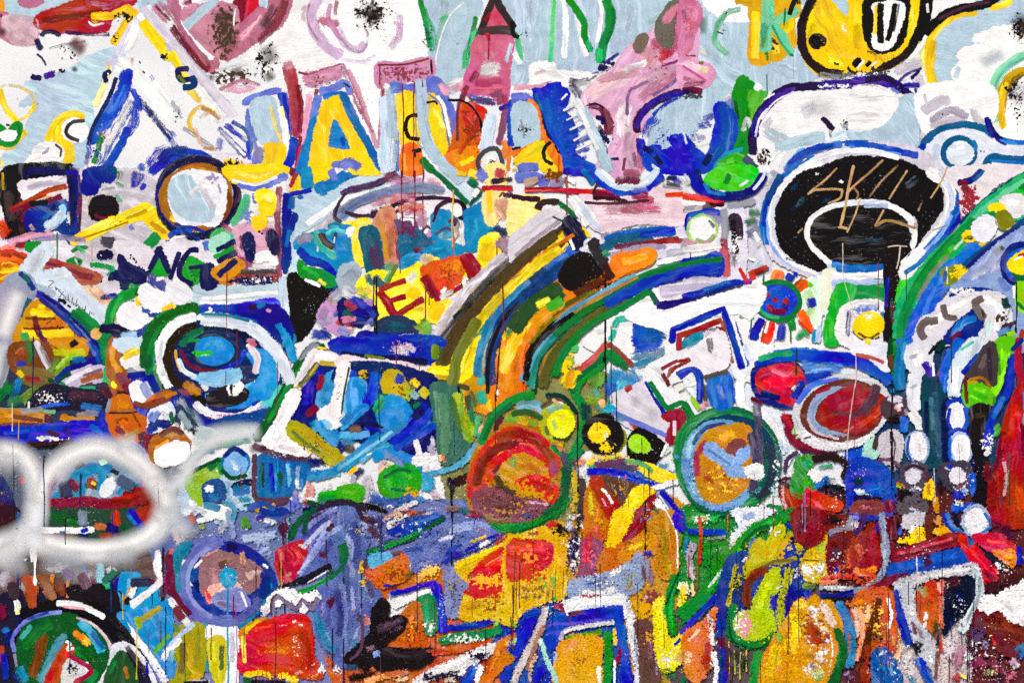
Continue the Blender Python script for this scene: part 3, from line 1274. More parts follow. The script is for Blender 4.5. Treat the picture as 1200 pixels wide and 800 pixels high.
s3 e8dce8 30 200 460 230 450
#white_dome|white domed head with thick purple outline and one dash eye
f0 W 0 350 640 370 560 450 470 560 440 700 425 1060 430 1020 540 900 620 700 640 500 680 420 800 340 760
r8 S 160 600 490 700 520
s4 s 60 380 600 420 560
s3 e0dce4 80 560 530 620 500
s4 L 80 380 600 430 640 500 660
s0 L 60 440 690 560 660 660 640
s1 d8ecf4 40 700 650 800 600
s0 214 44 330 720 325 650 345 570 400 480 480 420 600 405 700 400 800 390
s1 u 40 340 640 350 570 430 470 520 410
s3 213 24 480 410 540 395
s4 W 10 370 560 430 480 520 430
s4 W 10 380 470 430 440
s2 u 50 640 400 720 395 800 400
s3 W 14 340 640 360 560 400 510
k W 7 60 640 390 800 420
k K 9 80 340 700 420 780
s5 432 40 350 720 380 780
s1 213 30 655 555 680 580 705 608
s5 u 24 690 600 695 650
k K 6 40 740 560 800 620
s5 S 26 740 600 790 580
s5 W 40 400 760 460 700
#blue_arc_over_oval|blue arched brow over the black oval mouth
s2 c 40 490 780 540 730 580 700
s1 B 34 500 770 560 720 640 690 740 680 840 660
s1 C 14 500 790 580 720
s0 W 40 560 790 660 740 760 690 860 690
#small_green_head|small lime and green round head with blue rim
s2 t 24 150 790 200 730 280 700
f0 2a1 20 190 760 250 730 310 750 330 800 180 800
s3 5c2 30 200 760 240 750
s1 b 40 290 740 340 790
s3 G 16 260 690 290 650
@1000,0
#sky_swirl|grey blue curl and white cloud edged in yellow at the wall's upper corner
%0
f0 L 60 370 0 820 -10 820 100 760 60 700 140 560 200 480 330 500 430 400 450 370 340 380 200 340 120
f0 W 0 380 0 560 -10 480 40 400 90 360 60
f0 L 0 560 60 760 40 800 100 700 150 600 180 500 260 480 350 520 430 420 440 380 380 380 240 440 110
f0 W 20 820 110 740 130 660 140 570 180 590 210 500 250 510 290 470 340 500 410 540 425 620 410 660 330 740 250 820 230
r5 L 90 600 300 700 250
s4 L 30 480 370 500 310
s1 Y 40 740 0 700 25 640 35
s2 Y 34 580 60 490 75 420 120
s1 Y 56 430 90 370 160 352 230 352 300
s2 Y 50 380 190 360 310 380 400
s2 fe8 30 330 180 320 250 330 330
s2 Y 40 350 330 380 420
s3 Y 50 440 450 520 440 620 425
s4 Y 40 450 460 530 440
s4 c90 16 450 450 600 425
r4 K 100 790 120
r5 K 150 790 110
k K 8 160 730 60 830 200
s5 432 30 780 90 800 140 770 190
#mint_loop|mint and yellow loop with black soot inside at the wall's edge
%1
f0 W 0 720 420 830 300 830 660 700 620
s1 m 50 830 250 760 280 690 340 650 430 650 520 660 570
s4 6ba 16 800 270 700 340 660 420
s1 c90 60 830 330 760 350 710 410 690 480 680 540
s2 Y 40 720 390 690 480 700 600
s3 fd2 30 680 530 700 610
s5 432 40 740 380 800 350 810 370
s5 K 26 750 370 730 430 740 470
k K 9 90 700 370 800 470
k K 7 120 720 380 820 620
r6 k 150 770 440
s4 W 30 760 440 820 400
#yellow_head|yellow round head with thick black outline and open toothed mouth
%1
s0 L 30 -10 0 10 50
s0 W 30 25 20 30 0
f0 Y 80 20 -10 320 -10 330 120 260 240 150 300 60 310 -10 300 -10 60
s3 ec0 50 20 100 20 240
s3 ec0 30 280 40 270 160
s3 fe4 30 150 260 220 230
f0 K 90 70 0 240 -10 245 100 220 200 160 240 100 235 60 170 55 70
f0 W 90 100 30 225 25 215 110 180 200 150 225 105 215 95 170 120 90
s1 Y 22 108 30 100 160
s0 K 34 130 20 125 120 130 200
s0 K 28 195 20 180 120 160 190
s3 213 10 215 20 190 150
s0 211 40 330 -10 325 80 290 190 240 260 160 310 90 325
s0 K 40 330 -10 320 110 270 220
s0 K 30 360 -10 350 80 320 150
s0 K 46 680 -10 600 25 510 40 430 70 360 130 310 180
s1 423 16 640 10 520 35 400 90
s0 W 18 260 280 310 230 340 170
s0 W 14 345 20 350 60
s1 K 34 0 310 30 280
s1 K 20 60 310 80 290
s1 W 12 20 320 50 285
s1 W 12 85 310 110 290
s1 Y 24 100 315 130 290
s4 K 16 60 240 110 260
#purple_tail|purple ragged brush tail below the yellow head
s3 s 60 180 340 260 310 330 290
s2 s 60 290 350 320 420
k k 8 80 0 330 200 360
s1 u 50 0 385 80 380 170 390 250 430
s1 214 34 60 375 160 370 260 440 290 460
s1 u 26 240 400 310 400
s3 u 16 200 400 250 350 320 320
s2 215 20 270 370 310 330
s4 W 12 0 405 100 400 200 440
s3 W 14 230 380 280 340
s3 u 20 290 410 300 450
s4 U 24 170 410 220 440
#white_dome|white domed head with thick purple outline and one dash eye
f0 L 50 0 600 120 590 200 480 310 470 315 690 200 680 0 650
f0 W 0 0 425 100 430 200 470 140 570 60 600 -10 590
s5 K 8 55 440 62 460
s3 S 8 315 460 312 660
#lilac_steps|pale lilac shaded steps and brush curl beside the blue outline
f1 W 0 320 420 630 400 650 560 480 580 340 620
s1 c8c0cc 60 330 520 400 480 445 470
s3 c8c0cc 70 350 590 440 570 540 560
s2 b0a6b8 44 360 570 420 530 470 520 540 550
s4 d8d0dc 60 560 500 580 560 640 580
s4 s 50 330 620 320 680
k K 5 10 400 520 440 550
s3 s 20 330 440 350 510
#blue_ring_eye|blue ring eye in a pale lobe rimmed with dark blue
f0 e0e4f0 20 320 720 360 640 460 600 580 610 700 680 810 690 810 720 640 720 580 790 340 800
s1 c8d4e8 40 390 680 380 760
s0 058 36 300 715 340 660 400 610 500 585 600 600 660 640
s1 B 44 -10 680 60 680 160 690 250 715 300 720
s1 058 20 0 665 100 670 200 690 300 735
s0 B 30 300 730 330 680
s1 u 34 625 555 640 600 680 650 720 670
s1 C 26 690 650 740 665 810 670
s2 b 14 640 560 660 620 700 650
o1 058 42 495 715 72 62 -20
s1 06b 20 560 660 575 690 540 710
e0 dde4ee 0 500 720 52 45 -20
s2 W 20 480 700 520 690
s1 P 16 345 720 365 730
s0 058 40 810 750 720 745 650 735 620 770 590 810
s1 C 16 640 750 720 760 800 765
k K 5 8 580 700 640 720
f0 W 0 0 700 150 710 280 745 320 790 200 760 0 735
s1 d8e8f8 30 0 690 120 700 240 730
f0 211 0 -10 745 120 745 220 770 300 800 320 830 -10 830
s3 a75 8 200 770 210 790
s3 a75 8 90 800 110 770
@0,200
#dark_window_figure|square figure in black and navy framing a pale window with a rust slash
%0
g2 e4dce6 0 -10 0 800 0 800 700 -10 520
s3 W 60 0 60 10 240
f3 s 20 370 100 700 20 760 300 500 480 380 480
%1
f1 K 90 20 0 320 -10 330 60 100 60 120 200 130 330 60 340 30 220
s2 y 14 12 10 15 90
s1 K 74 60 20 70 140 85 320
s4 423 40 110 60 90 200 115 320
s2 433 50 40 100 50 240
s2 b 50 110 20 200 0 320 20
s3 K 30 130 30 250 30
f1 e8dce0 10 105 60 310 40 330 110 280 120 130 140 110 100
s2 V 34 130 80 220 60 310 65
s2 F 30 180 120 250 125
s3 W 20 270 50 320 25
s1 A 30 50 185 140 140 240 90 310 75
s3 o 14 90 155 200 110 300 80
s2 M 40 120 165 200 155 290 120
s1 K 34 140 155 220 150
s2 713 26 60 190 130 170 100 240
f1 028 30 130 200 230 170 310 150 300 240 360 320 330 330 270 270 190 290 140 280
s3 B 40 150 220 210 200
s3 b 30 240 190 260 160
s1 adf 40 290 165 300 200 270 240
s2 cde 50 210 260 260 240 290 190
s3 C 20 200 230 240 200
s4 F 24 140 250 160 285
s4 W 34 210 290 250 265
s1 028 60 340 0 350 120 335 200 345 290
s2 b 40 330 20 345 150 330 260
s2 313 16 370 20 378 140 370 290
s2 624 24 375 120 370 210
s3 028 50 300 260 350 320
s4 W 14 320 190 325 250
k W 6 30 280 180 340 280
k K 9 40 0 230 60 330
#orange_flare|orange and yellow brushed flare rising from the wall's edge
s3 e53 50 0 230 20 290
s3 f86 40 80 350 0 380
s2 o 60 0 260 30 300
r4 R 70 100 350
f1 d50 10 0 380 70 385 150 420 140 450 90 470 40 500 -10 520 -10 380
s1 O 40 0 410 80 410 140 440
s3 fb4 30 0 450 40 440 100 460
s2 Y 36 0 470 60 465 110 460
s2 fc3 20 0 510 50 490 90 470
s3 a41 24 0 395 60 400
s2 N 20 60 390 140 420
s3 P 40 40 340 130 310 250 300
#blue_notch|ultramarine hooks and black square on white under the tall blue letter
s1 06b 26 390 100 400 50 410 0
f0 028 60 410 0 530 -10 520 40 470 50 440 100 390 95 400 30
s4 072 40 520 0 560 10 550 50
s4 3a6 24 540 50 580 80
s4 5b8 30 540 110 570 150
s4 B 60 640 0 630 80
s5 B 70 660 10 640 60
s4 B 30 680 60 660 90
s3 F 10 415 120 412 210
f0 110c10 0 440 140 530 135 535 215 440 215
s3 M 20 440 200 480 225 530 210
s4 K 20 430 240 440 180
s5 b 16 440 250 445 270
s5 S 16 470 90 540 80
k b 6 40 400 60 560 240
#yellow_boomerang|yellow painted boomerang arm ending at the ringed eye
s2 c90 60 680 190 720 240 800 290
f0 Y 160 340 330 420 280 500 240 600 200 690 165 760 230 800 280 770 310 700 250 670 220 560 250 470 290 380 335
s3 c90 30 580 220 690 190
s2 a70 10 350 330 480 285 600 240
s2 fe6 14 430 280 540 235 670 180
s3 c90 30 700 240 780 295
k 740 5 40 440 200 700 300
#small_confetti_marks|scattered green dashes, navy dots and grey blocks on pale ground
s4 U 24 610 255 620 275
s4 k 60 470 330 540 330
s3 k 30 480 350 530 350
s3 v 30 150 330 280 310 400 330
s4 s 40 350 350 450 340
s3 F 8 430 350 432 420
f0 083 0 125 355 150 342 195 350 170 368 140 370
s2 083 20 335 380 370 360 410 360
s3 4b7 30 360 360 400 380
f1 083 0 320 430 350 418 380 425 350 440
s1 083 26 425 440 480 445 530 460
s2 4a7 20 500 490 540 460
s3 3b7 20 530 440 530 490
f0 0c0c3a 0 465 395 500 382 520 395 505 408 475 408
f0 0c0c3a 0 585 360 610 355 630 365 600 375
d 073 8 268 290 445
s0 K 14 575 345 578 350
s0 K 14 606 395 612 398
s0 K 14 625 408 630 412
s0 K 14 636 430 640 436
s0 K 16 425 545 432 545
s0 K 16 470 518 476 516
s0 K 16 508 508 518 508
s3 e0d0d4 50 590 430 660 420
k W 8 60 340 360 600 540
s3 A 10 560 370 552 430
#green_check|green painted tick beside the yellow boomerang
s0 083 50 625 340 650 385 690 350 740 305
s1 2a4 30 620 335 655 380
s2 063 16 650 390 690 370
#navy_star|navy pointed star of crossed brush strokes over a green dot
s1 029 30 790 330 780 380
s2 028 40 800 340 790 360
f0 114 0 565 400 590 430 640 445 680 455 660 540 640 500 590 500 575 560 570 500 520 490 570 470
s1 b 50 600 470 680 490
f0 114 0 750 360 760 410 795 440 790 480 760 470 700 470 690 450 730 410
s0 3b3 40 745 450 770 465
s3 b 50 680 470 790 480
s4 U 70 700 500 790 560
s5 B 60 690 520 780 560
s3 113 16 570 500 575 560
s3 113 20 650 510 680 540
#rust_band|rust brown translucent brush band beside the note panel
f1 a54 15 190 430 260 425 330 450 460 490 450 520 390 525 330 510 280 470 200 470
s3 834 40 300 460 380 490 440 500
s3 723 20 210 430 290 450
s4 F 60 380 540 440 590 500 620
s3 fca 70 430 540 500 620 560 700
s2 n 40 540 690 620 730
k K 7 30 560 420 660 520
#note_panel|pale grey blue arrow panel carrying a handwritten note in black pen
f0 ccd8e4 45 215 345 240 380 210 420 190 450 200 480 260 470 300 470 330 500 420 600 500 660 470 720 400 700 300 610 220 560 150 570 130 520 100 480 130 420
s3 d8dce4 60 200 370 170 430 140 490
s3 W 20 250 490 320 490
s2 bcd 40 160 540 260 580
t0 k 5 228 516 252 520 228 545 250 548
t0 k 5 258 540 262 556
t0 k 5 268 545 262 560 272 552 276 564
t0 k 5 284 556 276 566 286 570 284 590 274 592
t0 k 5 300 566 290 578 300 584 298 604 288 606
t0 k 5 312 588 306 600 318 606 320 580
t0 k 5 326 600 322 612 332 614
t0 k 5 342 592 336 624
t0 k 5 346 614 344 628 354 624
t0 k 5 362 600 356 636 366 626 368 640
t0 k 5 376 632 370 646 382 642
t0 k 5 388 640 384 656 394 650 392 664
t0 k 5 402 632 396 668
t0 k 5 404 658 402 674 412 668 412 680
t0 k 5 424 656 416 684
t0 k 5 432 664 430 672
t0 k 5 442 668 440 676
s0 K 18 275 605 295 610 308 622
s0 K 12 318 630 332 640
#green_wishbone|green wishbone stroke with pale bead at its foot
s2 028 40 130 560 220 600 300 660 380 740 440 800
s2 B 26 170 570 260 620 340 690 420 780
s1 b 14 200 580 320 670 430 790
s1 U 20 420 800 350 720
s1 083 54 625 510 640 550 600 580 540 620 520 680 490 780
s2 2a4 26 610 520 560 600 520 690
s2 063 30 660 540 640 590
s1 063 40 340 665 390 700 440 760
s1 083 46 360 660 440 720 470 790
s0 063 24 350 670 420 740
e0 da6 0 452 764 12 14
s1 083 40 500 740 490 800
s3 3a5 30 615 620 640 635
s1 083 24 620 610 630 640
s2 Y 26 650 590 645 630
#white_lozenge|white lozenge with tan underside beside the green wishbone
f0 W 30 665 550 690 540 760 580 800 600 800 630 740 640 690 630 665 600
f0 W 40 560 690 600 630 650 640 690 700 650 740 590 720
s2 F 30 570 700 620 730
s3 028 50 660 640 740 660
s3 U 40 700 600 740 650
s4 028 40 460 600 560 580
s3 b 26 470 600 500 580
s3 028 60 740 680 700 660
s2 Y 30 740 650 800 630
s1 0c0c3a 50 470 740 560 740
s2 K 30 560 740 640 750
s2 028 50 690 720 640 770
s2 ace 60 570 780 640 770
#hooked_green_curl|green curl below the white lozenge
s0 063 60 800 680 740 710 700 760 680 800
s1 083 30 800 660 740 690
s1 028 40 800 740 770 780
s1 W 26 800 720 760 770
#striped_fan|white sprayed bar and yellow orange striped fan in a blue frame
f2 98a0b8 100 100 480 160 540 140 640 80 800 0 800 0 560
s2 028 30 90 480 130 510 160 560
s4 083 20 110 480 140 530
r2 V 210 70 560 30 680 -20 800
r1 W 120 90 560 50 660 10 780
s2 T 40 140 600 110 700 80 800
f1 c80 0 150 630 210 620 320 750 340 800 80 800 110 700
s1 Y 44 150 660 200 670 250 680
s1 c70 40 130 710 200 720 290 710
s1 Y 46 110 760 220 765 340 760
s2 Y 30 180 640 210 640
s3 730 16 120 690 200 695 260 690
s3 730 14 110 740 200 740 300 735
s2 723 30 160 680 180 760 220 800
s3 425 20 180 720 200 790
s1 K 10 280 738 284 742
s2 083 40 110 760 130 800
s2 028 30 190 600 270 660 350 740 400 800
k K 7 50 130 640 340 780
@200,200
#ringed_eye|large round eye ringed in brown, ochre and navy around a pale blue disc
%0
f2 e6dfe8 0 -10 -10 520 -10 520 420 300 440 200 480 -10 520
f2 W 0 330 60 520 60 510 280 320 260
f2 dcc 0 300 270 500 260 500 400 330 420
%1
o1 0c0c3a 46 125 125 190 175
s2 028 40 -40 60 -50 140 0 230 60 280
s2 028 60 -60 -40 0 -90 80 -90
o0 a60 50 120 125 150 140
s2 c80 30 20 30 100 -10 200 20 260 80
s2 730 26 260 90 280 150 250 220 190 265
s3 b 14 220 -10 290 60 300 150 260 240 180 285
s2 423 14 250 -10 315 80 300 170
s2 y 24 0 190 40 230 100 250
s2 fd4 20 0 220 60 250 140 240
s1 0a1878 16 0 180 40 230 100 245
s2 028 20 20 250 100 265 160 290
f0 e8e8f0 0 10 50 60 15 130 8 240 40 250 130 220 240 150 245 50 235 5 150
f0 b8d0dc 70 5 60 80 30 120 90 200 170 170 230 60 210 10 150
s2 W 40 190 50 230 130 220 210
s2 W 34 120 30 200 60
s3 W 26 85 110 130 80 180 110
s2 s 30 150 90 200 180
k v 7 30 150 10 230 60
s4 U 16 225 60 235 110
#yellow_letter_hook|yellow underside of the letter hook on lavender
f0 Y 0 265 -10 540 -10 490 30 420 50 350 60 290 40
s3 fe6 20 300 10 400 30 480 10
s1 U 40 320 60 400 80 480 50 540 20
s2 W 16 290 45 400 65 500 30
#mint_curve|mint curved stroke hugging the ringed eye
s2 5b8 40 355 110 345 180 290 250
s3 3a6 20 345 130 300 230
#plum_u_figure|pale face with two long navy eyes framed by a plum painted U
s2 946 60 240 260 310 350 370 450
s4 735 50 300 280 330 380
s2 c89 40 260 270 340 400
f1 dab 0 310 270 490 280 490 390 440 400 390 380 340 390
s3 c79 50 430 280 480 290
s3 735 30 330 300 340 380
s2 946 34 510 80 500 200 510 330 510 520
s4 734 24 520 240 500 420
s3 P 30 490 110 510 200
s0 W 50 400 410 470 400 490 440
s1 U 20 390 110 395 150
s2 S 14 400 140 430 100 440 170
f0 fd4 0 405 110 440 95 480 120 475 190 440 150 410 140
f0 Y 30 430 150 470 160 475 195 440 210 440 250 400 270 390 230 415 210
s3 fe9 26 450 120 470 150
s3 W 30 410 210 390 180
f0 0c105a 90 350 310 370 300 385 340 380 410 365 410 355 370
f0 112 95 458 300 475 285 492 320 498 370 480 370 465 340
s3 546 20 480 370 490 400
s2 K 9 370 290 372 292
s1 K 12 412 288 420 284
s1 K 12 425 296 432 294
k U 7 40 330 170 390 260
#navy_word|hand brushed navy letters N G E L over pale patches with green
s3 e8e0ea 60 0 340 80 320
s2 5c7 90 200 330 260 300
s1 6ca 60 210 340 290 310
f1 c80 150 220 450 290 420 340 440 280 520 220 510
s3 a60 30 260 440 300 470
f1 3a3 90 75 430 130 420 140 520 80 500 60 450
s2 2b3 50 90 420 110 500
s2 083 34 210 395 260 370 300 360
s1 0c105a 32 40 380 20 440 -5 490
s1 0c105a 36 -5 490 -20 420 -30 360
s0 U 14 30 400 60 350
s1 0c105a 36 125 375 90 375 50 430 35 490 70 520
s2 0c105a 34 90 445 140 450 185 440
s0 0c0c3a 50 170 470 185 530
f0 0c0c3a 90 150 470 185 460 215 530 160 540
s1 0c105a 30 215 365 260 350 300 330
s1 0c105a 34 225 420 270 400 300 380
s1 0c105a 36 235 480 270 450 305 430
s3 B 34 30 490 60 530 120 520
s4 B 40 160 340 180 380
s5 028 60 170 330 175 380
s2 B 30 -10 310 40 280 100 280
s4 028 24 50 260 100 310 140 320
s1 dcd 30 110 400 150 410
s1 K 10 130 390 134 392
s1 K 10 132 408 134 410
s2 W 30 200 400 240 440
k W 7 60 0 300 300 500
#rust_underline|brown and navy smeared underline below the brushed letters
s3 A 70 280 500 400 500 510 490
s4 643 40 340 480 480 480
s3 k 26 330 475 420 470 500 470
s4 028 44 320 520 420 515 480 510
s4 O 30 250 520 300 500
s5 o 24 440 490 510 500
s4 028 50 0 470 40 520
k b 8 100 250 490 520 540
k W 7 40 300 490 500 540
#pale_blue_beam|long pale blue beam crossing below the brushed letters
s2 083 40 70 550 110 600
s2 063 26 80 540 120 580
f0 W 30 0 540 60 540 100 620 60 640 0 620
r8 S 90 50 580
f0 c0d4e0 0 130 545 300 555 500 540 540 520 550 560 540 600 420 610 250 610 130 620
s0 W 20 150 600 280 590 420 575 500 572
s1 W 20 140 620 250 620 430 605
s3 028 30 0 660 40 640
#black_wedge|solid black wedge bordered by white and blue bars
s0 l 50 590 130 600 220 590 330 570 480
f0 b8d0de 20 590 110 700 90 830 70 820 160 680 240 590 270
s1 W 30 640 250 740 180 830 110
s2 d0ccd8 50 680 280 760 220 830 170
s1 028 50 545 110 545 220 540 330 545 480
s2 06a 36 560 180 580 110 620 130
s1 028 40 560 280 580 220 570 210
s2 07b 26 540 360 560 280
s1 l 60 540 500 530 600 530 720
s1 d4e4f0 40 580 450 545 530 550 700
f0 0e0a0a 80 558 500 580 488 620 510 700 530 760 550 740 590 680 680 640 750 590 795 570 760 570 640 560 560
s1 028 40 800 520 750 600 700 670
s2 W 14 640 510 700 530 730 530
k W 4 20 580 520 720 740
s1 028 24 560 720 580 800
f0 08b 60 500 720 530 700 560 760 575 800 520 800
#yellow_letter_foot|yellow and blue feet of the yellow letter A
s1 Y 60 580 30 590 80 570 110
f0 Y 0 665 -10 745 -10 730 40 680 70
s0 08b 60 635 -10 640 80
s1 07b 60 680 90 760 60 820 20
s2 07b 50 700 80 720 110
s2 M 34 560 20 580 -10
s2 a23 26 590 10 560 80
s1 U 40 750 0 770 40
s1 02a 26 560 110 620 100 660 90
#turquoise_fish_eye|turquoise eye with mint lid and dark pupil stroke
f1 08b 40 600 320 700 290 800 290 830 300 830 480 780 510 720 450 640 380 590 360
s1 U 50 600 330 650 310
s2 S 50 590 330 640 310 660 330
s1 5b9 40 690 290 690 330 740 380 775 405
s2 m 30 690 300 720 350 760 390
s2 2a8 20 680 310 700 350
s1 322 34 710 300 720 330 760 360
s2 k 26 780 290 760 330
s1 08a 30 740 260 800 250
s2 5bc 36 740 300 760 270 800 280
s1 07a 20 770 320 780 380
s2 W 10 690 340 690 380
s2 W 10 770 310 765 340
s1 k 20 800 150 775 180 770 220 800 240
s0 02a 44 600 370 650 420 720 440 770 500 780 540
f0 083 20 605 430 640 460 720 480 770 520 740 540 680 510 620 490
s2 3b5 26 620 450 700 500
s2 fe6 24 690 510 730 535
s1 W 20 630 510 700 540
s1 ace 40 830 490 780 520
#blue_bowl_top|blue and pale blue arcs at the top of the round bowl
f1 c9c 30 700 660 800 560 830 580 830 760 720 720
s3 ba8 60 740 620 800 580
s4 aac 60 680 720 760 700
s5 B 60 650 780 740 760
s5 028 40 700 730 760 790
s3 C 30 800 640 760 690
s3 R 30 800 700 780 720
f1 01d 0 140 640 280 640 490 610 490 720 440 720 300 690 160 680
f1 028 0 140 680 490 640 560 800 430 800 340 700
s1 02a 50 140 650 280 650 400 640
s2 312 34 370 640 400 640
s2 07a 30 410 640 440 620
s3 P 26 450 650 470 660
s1 W 14 160 670 190 655 182 640
s1 06a 40 150 690 280 690 400 720
s1 28b 24 140 690 230 680 350 700
f1 d8e4f0 0 120 690 240 690 380 730 460 800 330 800 300 760 180 720 130 730
s2 W 40 160 710 280 730 380 780
s2 028 50 440 760 480 800
s2 07b 30 520 740 560 790
s2 P 30 360 790 400 780
s2 M 16 370 790 410 770
s0 02a 50 0 700 60 660 110 660
s0 063 60 -10 700 50 650 120 640
s0 W 40 0 740 50 690 110 680
s1 K 30 100 740 50 800
f1 052 0 30 740 120 720 150 760 140 800 20 800
s2 063 30 130 760 120 800
s1 0c0c3a 30 150 770 200 750 260 755 320 800
s1 07b 40 160 790 220 780 280 790
s1 fd4 20 0 620 20 640
s1 083 30 0 680 60 640
@400,200
#pale_road_arc|pale grey blue beam and white arc sweeping under the letters
%0
f1 e8dfe6 0 -10 -10 660 -10 660 120 500 140 -10 260
f0 c4d4de 160 -10 80 100 30 200 -20 330 -20 240 40 120 90 60 120 -10 120
s1 07b 40 -10 40 50 20 90 0
f0 bcd0e0 45 470 -10 530 -10 640 90 620 150 590 150 500 60
s1 e4ecf4 24 520 10 600 90
s1 c8d8e4 40 480 20 560 80 610 130
#purple_brow|purple and grey double brow arching over translucent dark columns
%1
s2 W 30 0 160 60 120 130 95
s2 425 30 0 110 40 90
s3 425 36 30 90 100 75 180 50 260 10
s2 fe5 30 0 260 60 240
s3 846 50 190 50 240 30 330 60
s3 c9b 70 220 60 320 60 400 50
s4 d9a 90 400 60 460 80
s5 a56 80 250 80 340 90
s2 79a 50 0 210 60 160 140 120 240 95 340 80 420 85
s4 c 40 0 230 80 150 160 110
s4 b8c 40 240 90 340 75 480 90
s5 425 30 300 70 480 85
s2 435 16 0 180 40 200 100 210 130 205
s3 635 40 150 180 160 230
s2 323 44 140 205 175 205
s2 323 30 180 180 220 180
s4 P 60 130 150 200 130
s3 f97 50 220 150 300 120
s2 F 40 190 190 230 240
s1 313 18 205 190 260 155 340 132 420 125 510 130
s3 313 14 230 170 300 140 380 130
s2 313 26 270 190 280 170 310 165
s2 413 14 245 240 250 200 280 180
k K 6 40 180 130 320 210
#translucent_columns|translucent plum and teal columns over pink and orange
f2 d89070 90 180 200 240 190 260 420 190 440 150 300
s3 e9a 60 290 200 350 180 390 210
s3 e86 50 310 180 380 170
s3 c70 50 200 240 210 330 220 420
s4 d8a 60 340 250 400 230
f1 fd5 100 60 250 120 230 130 280 100 300 110 420 80 440 60 330
s2 fe8 30 130 250 80 260
f1 T 90 90 290 130 270 165 290 190 440 180 480 130 480 115 400
s3 846 60 150 400 180 450
s3 735 40 120 300 150 400
f1 625078 90 245 260 300 230 340 240 360 300 400 310 400 400 290 410 260 380
s2 635 60 270 280 280 380
s3 846 40 260 300 260 380
s4 a45 50 320 280 350 260
f1 246088 60 280 310 380 290 430 330 420 380 340 400 290 400
s3 735 50 300 260 340 290
s3 27a 40 380 330 420 360
s2 W 16 280 230 330 230 340 260
s1 fff 30 390 280 420 300
s2 d9b 50 410 290 420 300
s3 635 16 380 290 400 260 430 280
f1 28b 30 430 220 470 190 530 220 540 290 480 340 440 320
s4 F 60 540 220 550 320
s4 W 40 560 260 570 350
s5 W 60 480 300 500 340
s2 8bc 50 460 300 500 310
s3 635 20 440 300 490 270 520 290
s3 635 16 500 240 540 230 530 260
s4 846 60 380 360 440 350
f0 18b 20 400 370 480 340 550 360 560 390 500 400 450 420 400 400
s3 29b 40 490 370 540 370
s2 18b 50 420 390 500 380
f0 18b 0 0 275 50 280 65 340 60 440 0 480
s3 29b 40 10 330 40 380
s3 18b 60 0 440 20 460
f0 a8b8c4 60 0 460 60 440 80 480 60 560 0 560
s2 W 50 30 300 60 270
s1 fe7 30 60 330 70 280
f1 18b 0 285 420 360 390 365 440 340 460 290 460
s2 M 40 360 380 350 360
#hooked_eye|black outlined round eye with drips inside the brow
s1 W 60 530 170 560 200
s1 413 20 440 210 450 170 500 140 550 145 575 180 575 225
s1 K 16 550 140 580 170 580 220 550 220
s2 413 14 430 240 460 160
s3 413 12 510 240 530 235 530 260
#green_arrow_tip|dark green tip closing the grey blue swoosh
s1 063 26 430 0 480 40 530 90 590 150
s2 063 18 660 95 600 160
s3 053 24 600 160 620 140 660 110
s3 053 16 590 50 660 95
s2 fc4 30 540 10 590 20
s1 Y 50 600 10 640 30
s2 063 40 600 40 630 70
s1 W 30 640 90 620 120
#teal_block|bright turquoise painted block right of the round eye
f0 18b 0 585 200 620 180 660 155 680 190 710 230 710 300 660 310 655 360 580 365 590 280
s3 29c 50 610 230 640 290
s2 W 20 560 270 575 350
#yellow_tongue|yellow field with red brushed letters E L and running drips
f0 fd8 90 680 -10 760 -10 760 120 720 240 690 240 670 160 690 80
s2 Y 30 690 90 700 200
s2 e8b090 90 750 140 760 220
s3 F 60 730 160 770 230
s2 c97 30 700 60 730 40
s2 b45 60 750 0 740 30
s3 U 60 640 0 680 40
s2 213 30 705 50 760 45 800 40
s1 R 26 660 85 740 82 800 85
s3 713 12 660 75 800 72
s2 235 60 710 290 780 290
s3 235 50 720 260 760 310
s3 16a 40 720 300 700 280
s1 413 26 760 115 800 115
s2 413 12 740 125 760 100
f0 fe4 160 80 540 150 480 280 480 370 440 440 440 400 400 480 430 560 420 640 420 660 330 720 300 740 330 740 380 690 440 620 500 520 600 480 700 400 700 330 720 250 720 180 690 150 600
s2 Y 80 690 340 670 420
s1 Y 80 460 620 430 690
s1 Y 60 320 560 350 590
s1 fd2 50 340 640 380 640
s2 e8e4d0 50 380 430 400 400
s2 W 60 540 580 590 500
s2 W 40 470 570 540 600
s1 W 30 490 430 580 410
s3 W 50 310 520 350 480
s3 5a8 50 200 460 250 440
s2 T 50 150 500 200 540
s3 2a8 40 200 520 250 470
s3 T 40 120 480 150 540
s3 x 24 260 440 220 520 180 570
s2 fd5 40 100 580 150 560
s3 7a6 30 90 600 120 570
f0 o 120 380 470 450 430 560 410 570 460 545 520 480 560 450 560
s2 O 50 470 450 550 430 540 480
s4 f84 20 450 500 520 490
k 930 6 90 430 430 560 540
s1 912 60 390 500 420 550 440 590
s1 912 26 440 605 500 580 565 540
s3 713 30 400 520 440 600
s0 W 20 470 570 490 550
f0 912 60 570 410 610 405 650 480 650 510 615 520 590 460
s3 c45 20 620 430 640 490
s0 912 46 180 570 210 610 250 680
s1 912 30 180 560 240 535 300 515
s1 912 30 230 610 300 590
s1 912 34 260 675 320 640 380 600
s3 b34 20 200 580 240 650
d 711 8 393 550 780
d N 7 413 570 630
d r 6 272 380 480
d r 6 283 0 300
d r 6 343 0 280
d r 6 384 0 300
d y 8 525 90 375
d c40 5 528 310 560
d 823 7 728 340 560
#blue_bowl_side|blue violet shards at the left of the yellow tongue
f1 0c105a 0 0 580 60 600 150 640 160 690 120 720 60 720 0 700
s2 w 60 0 560 60 580
s1 946 44 30 610 60 650
s2 T 40 10 660 40 690
s3 M 50 0 700 60 740
s3 P 40 0 740 60 750
s2 b9c 40 110 610 150 620
s2 018 60 60 670 120 680
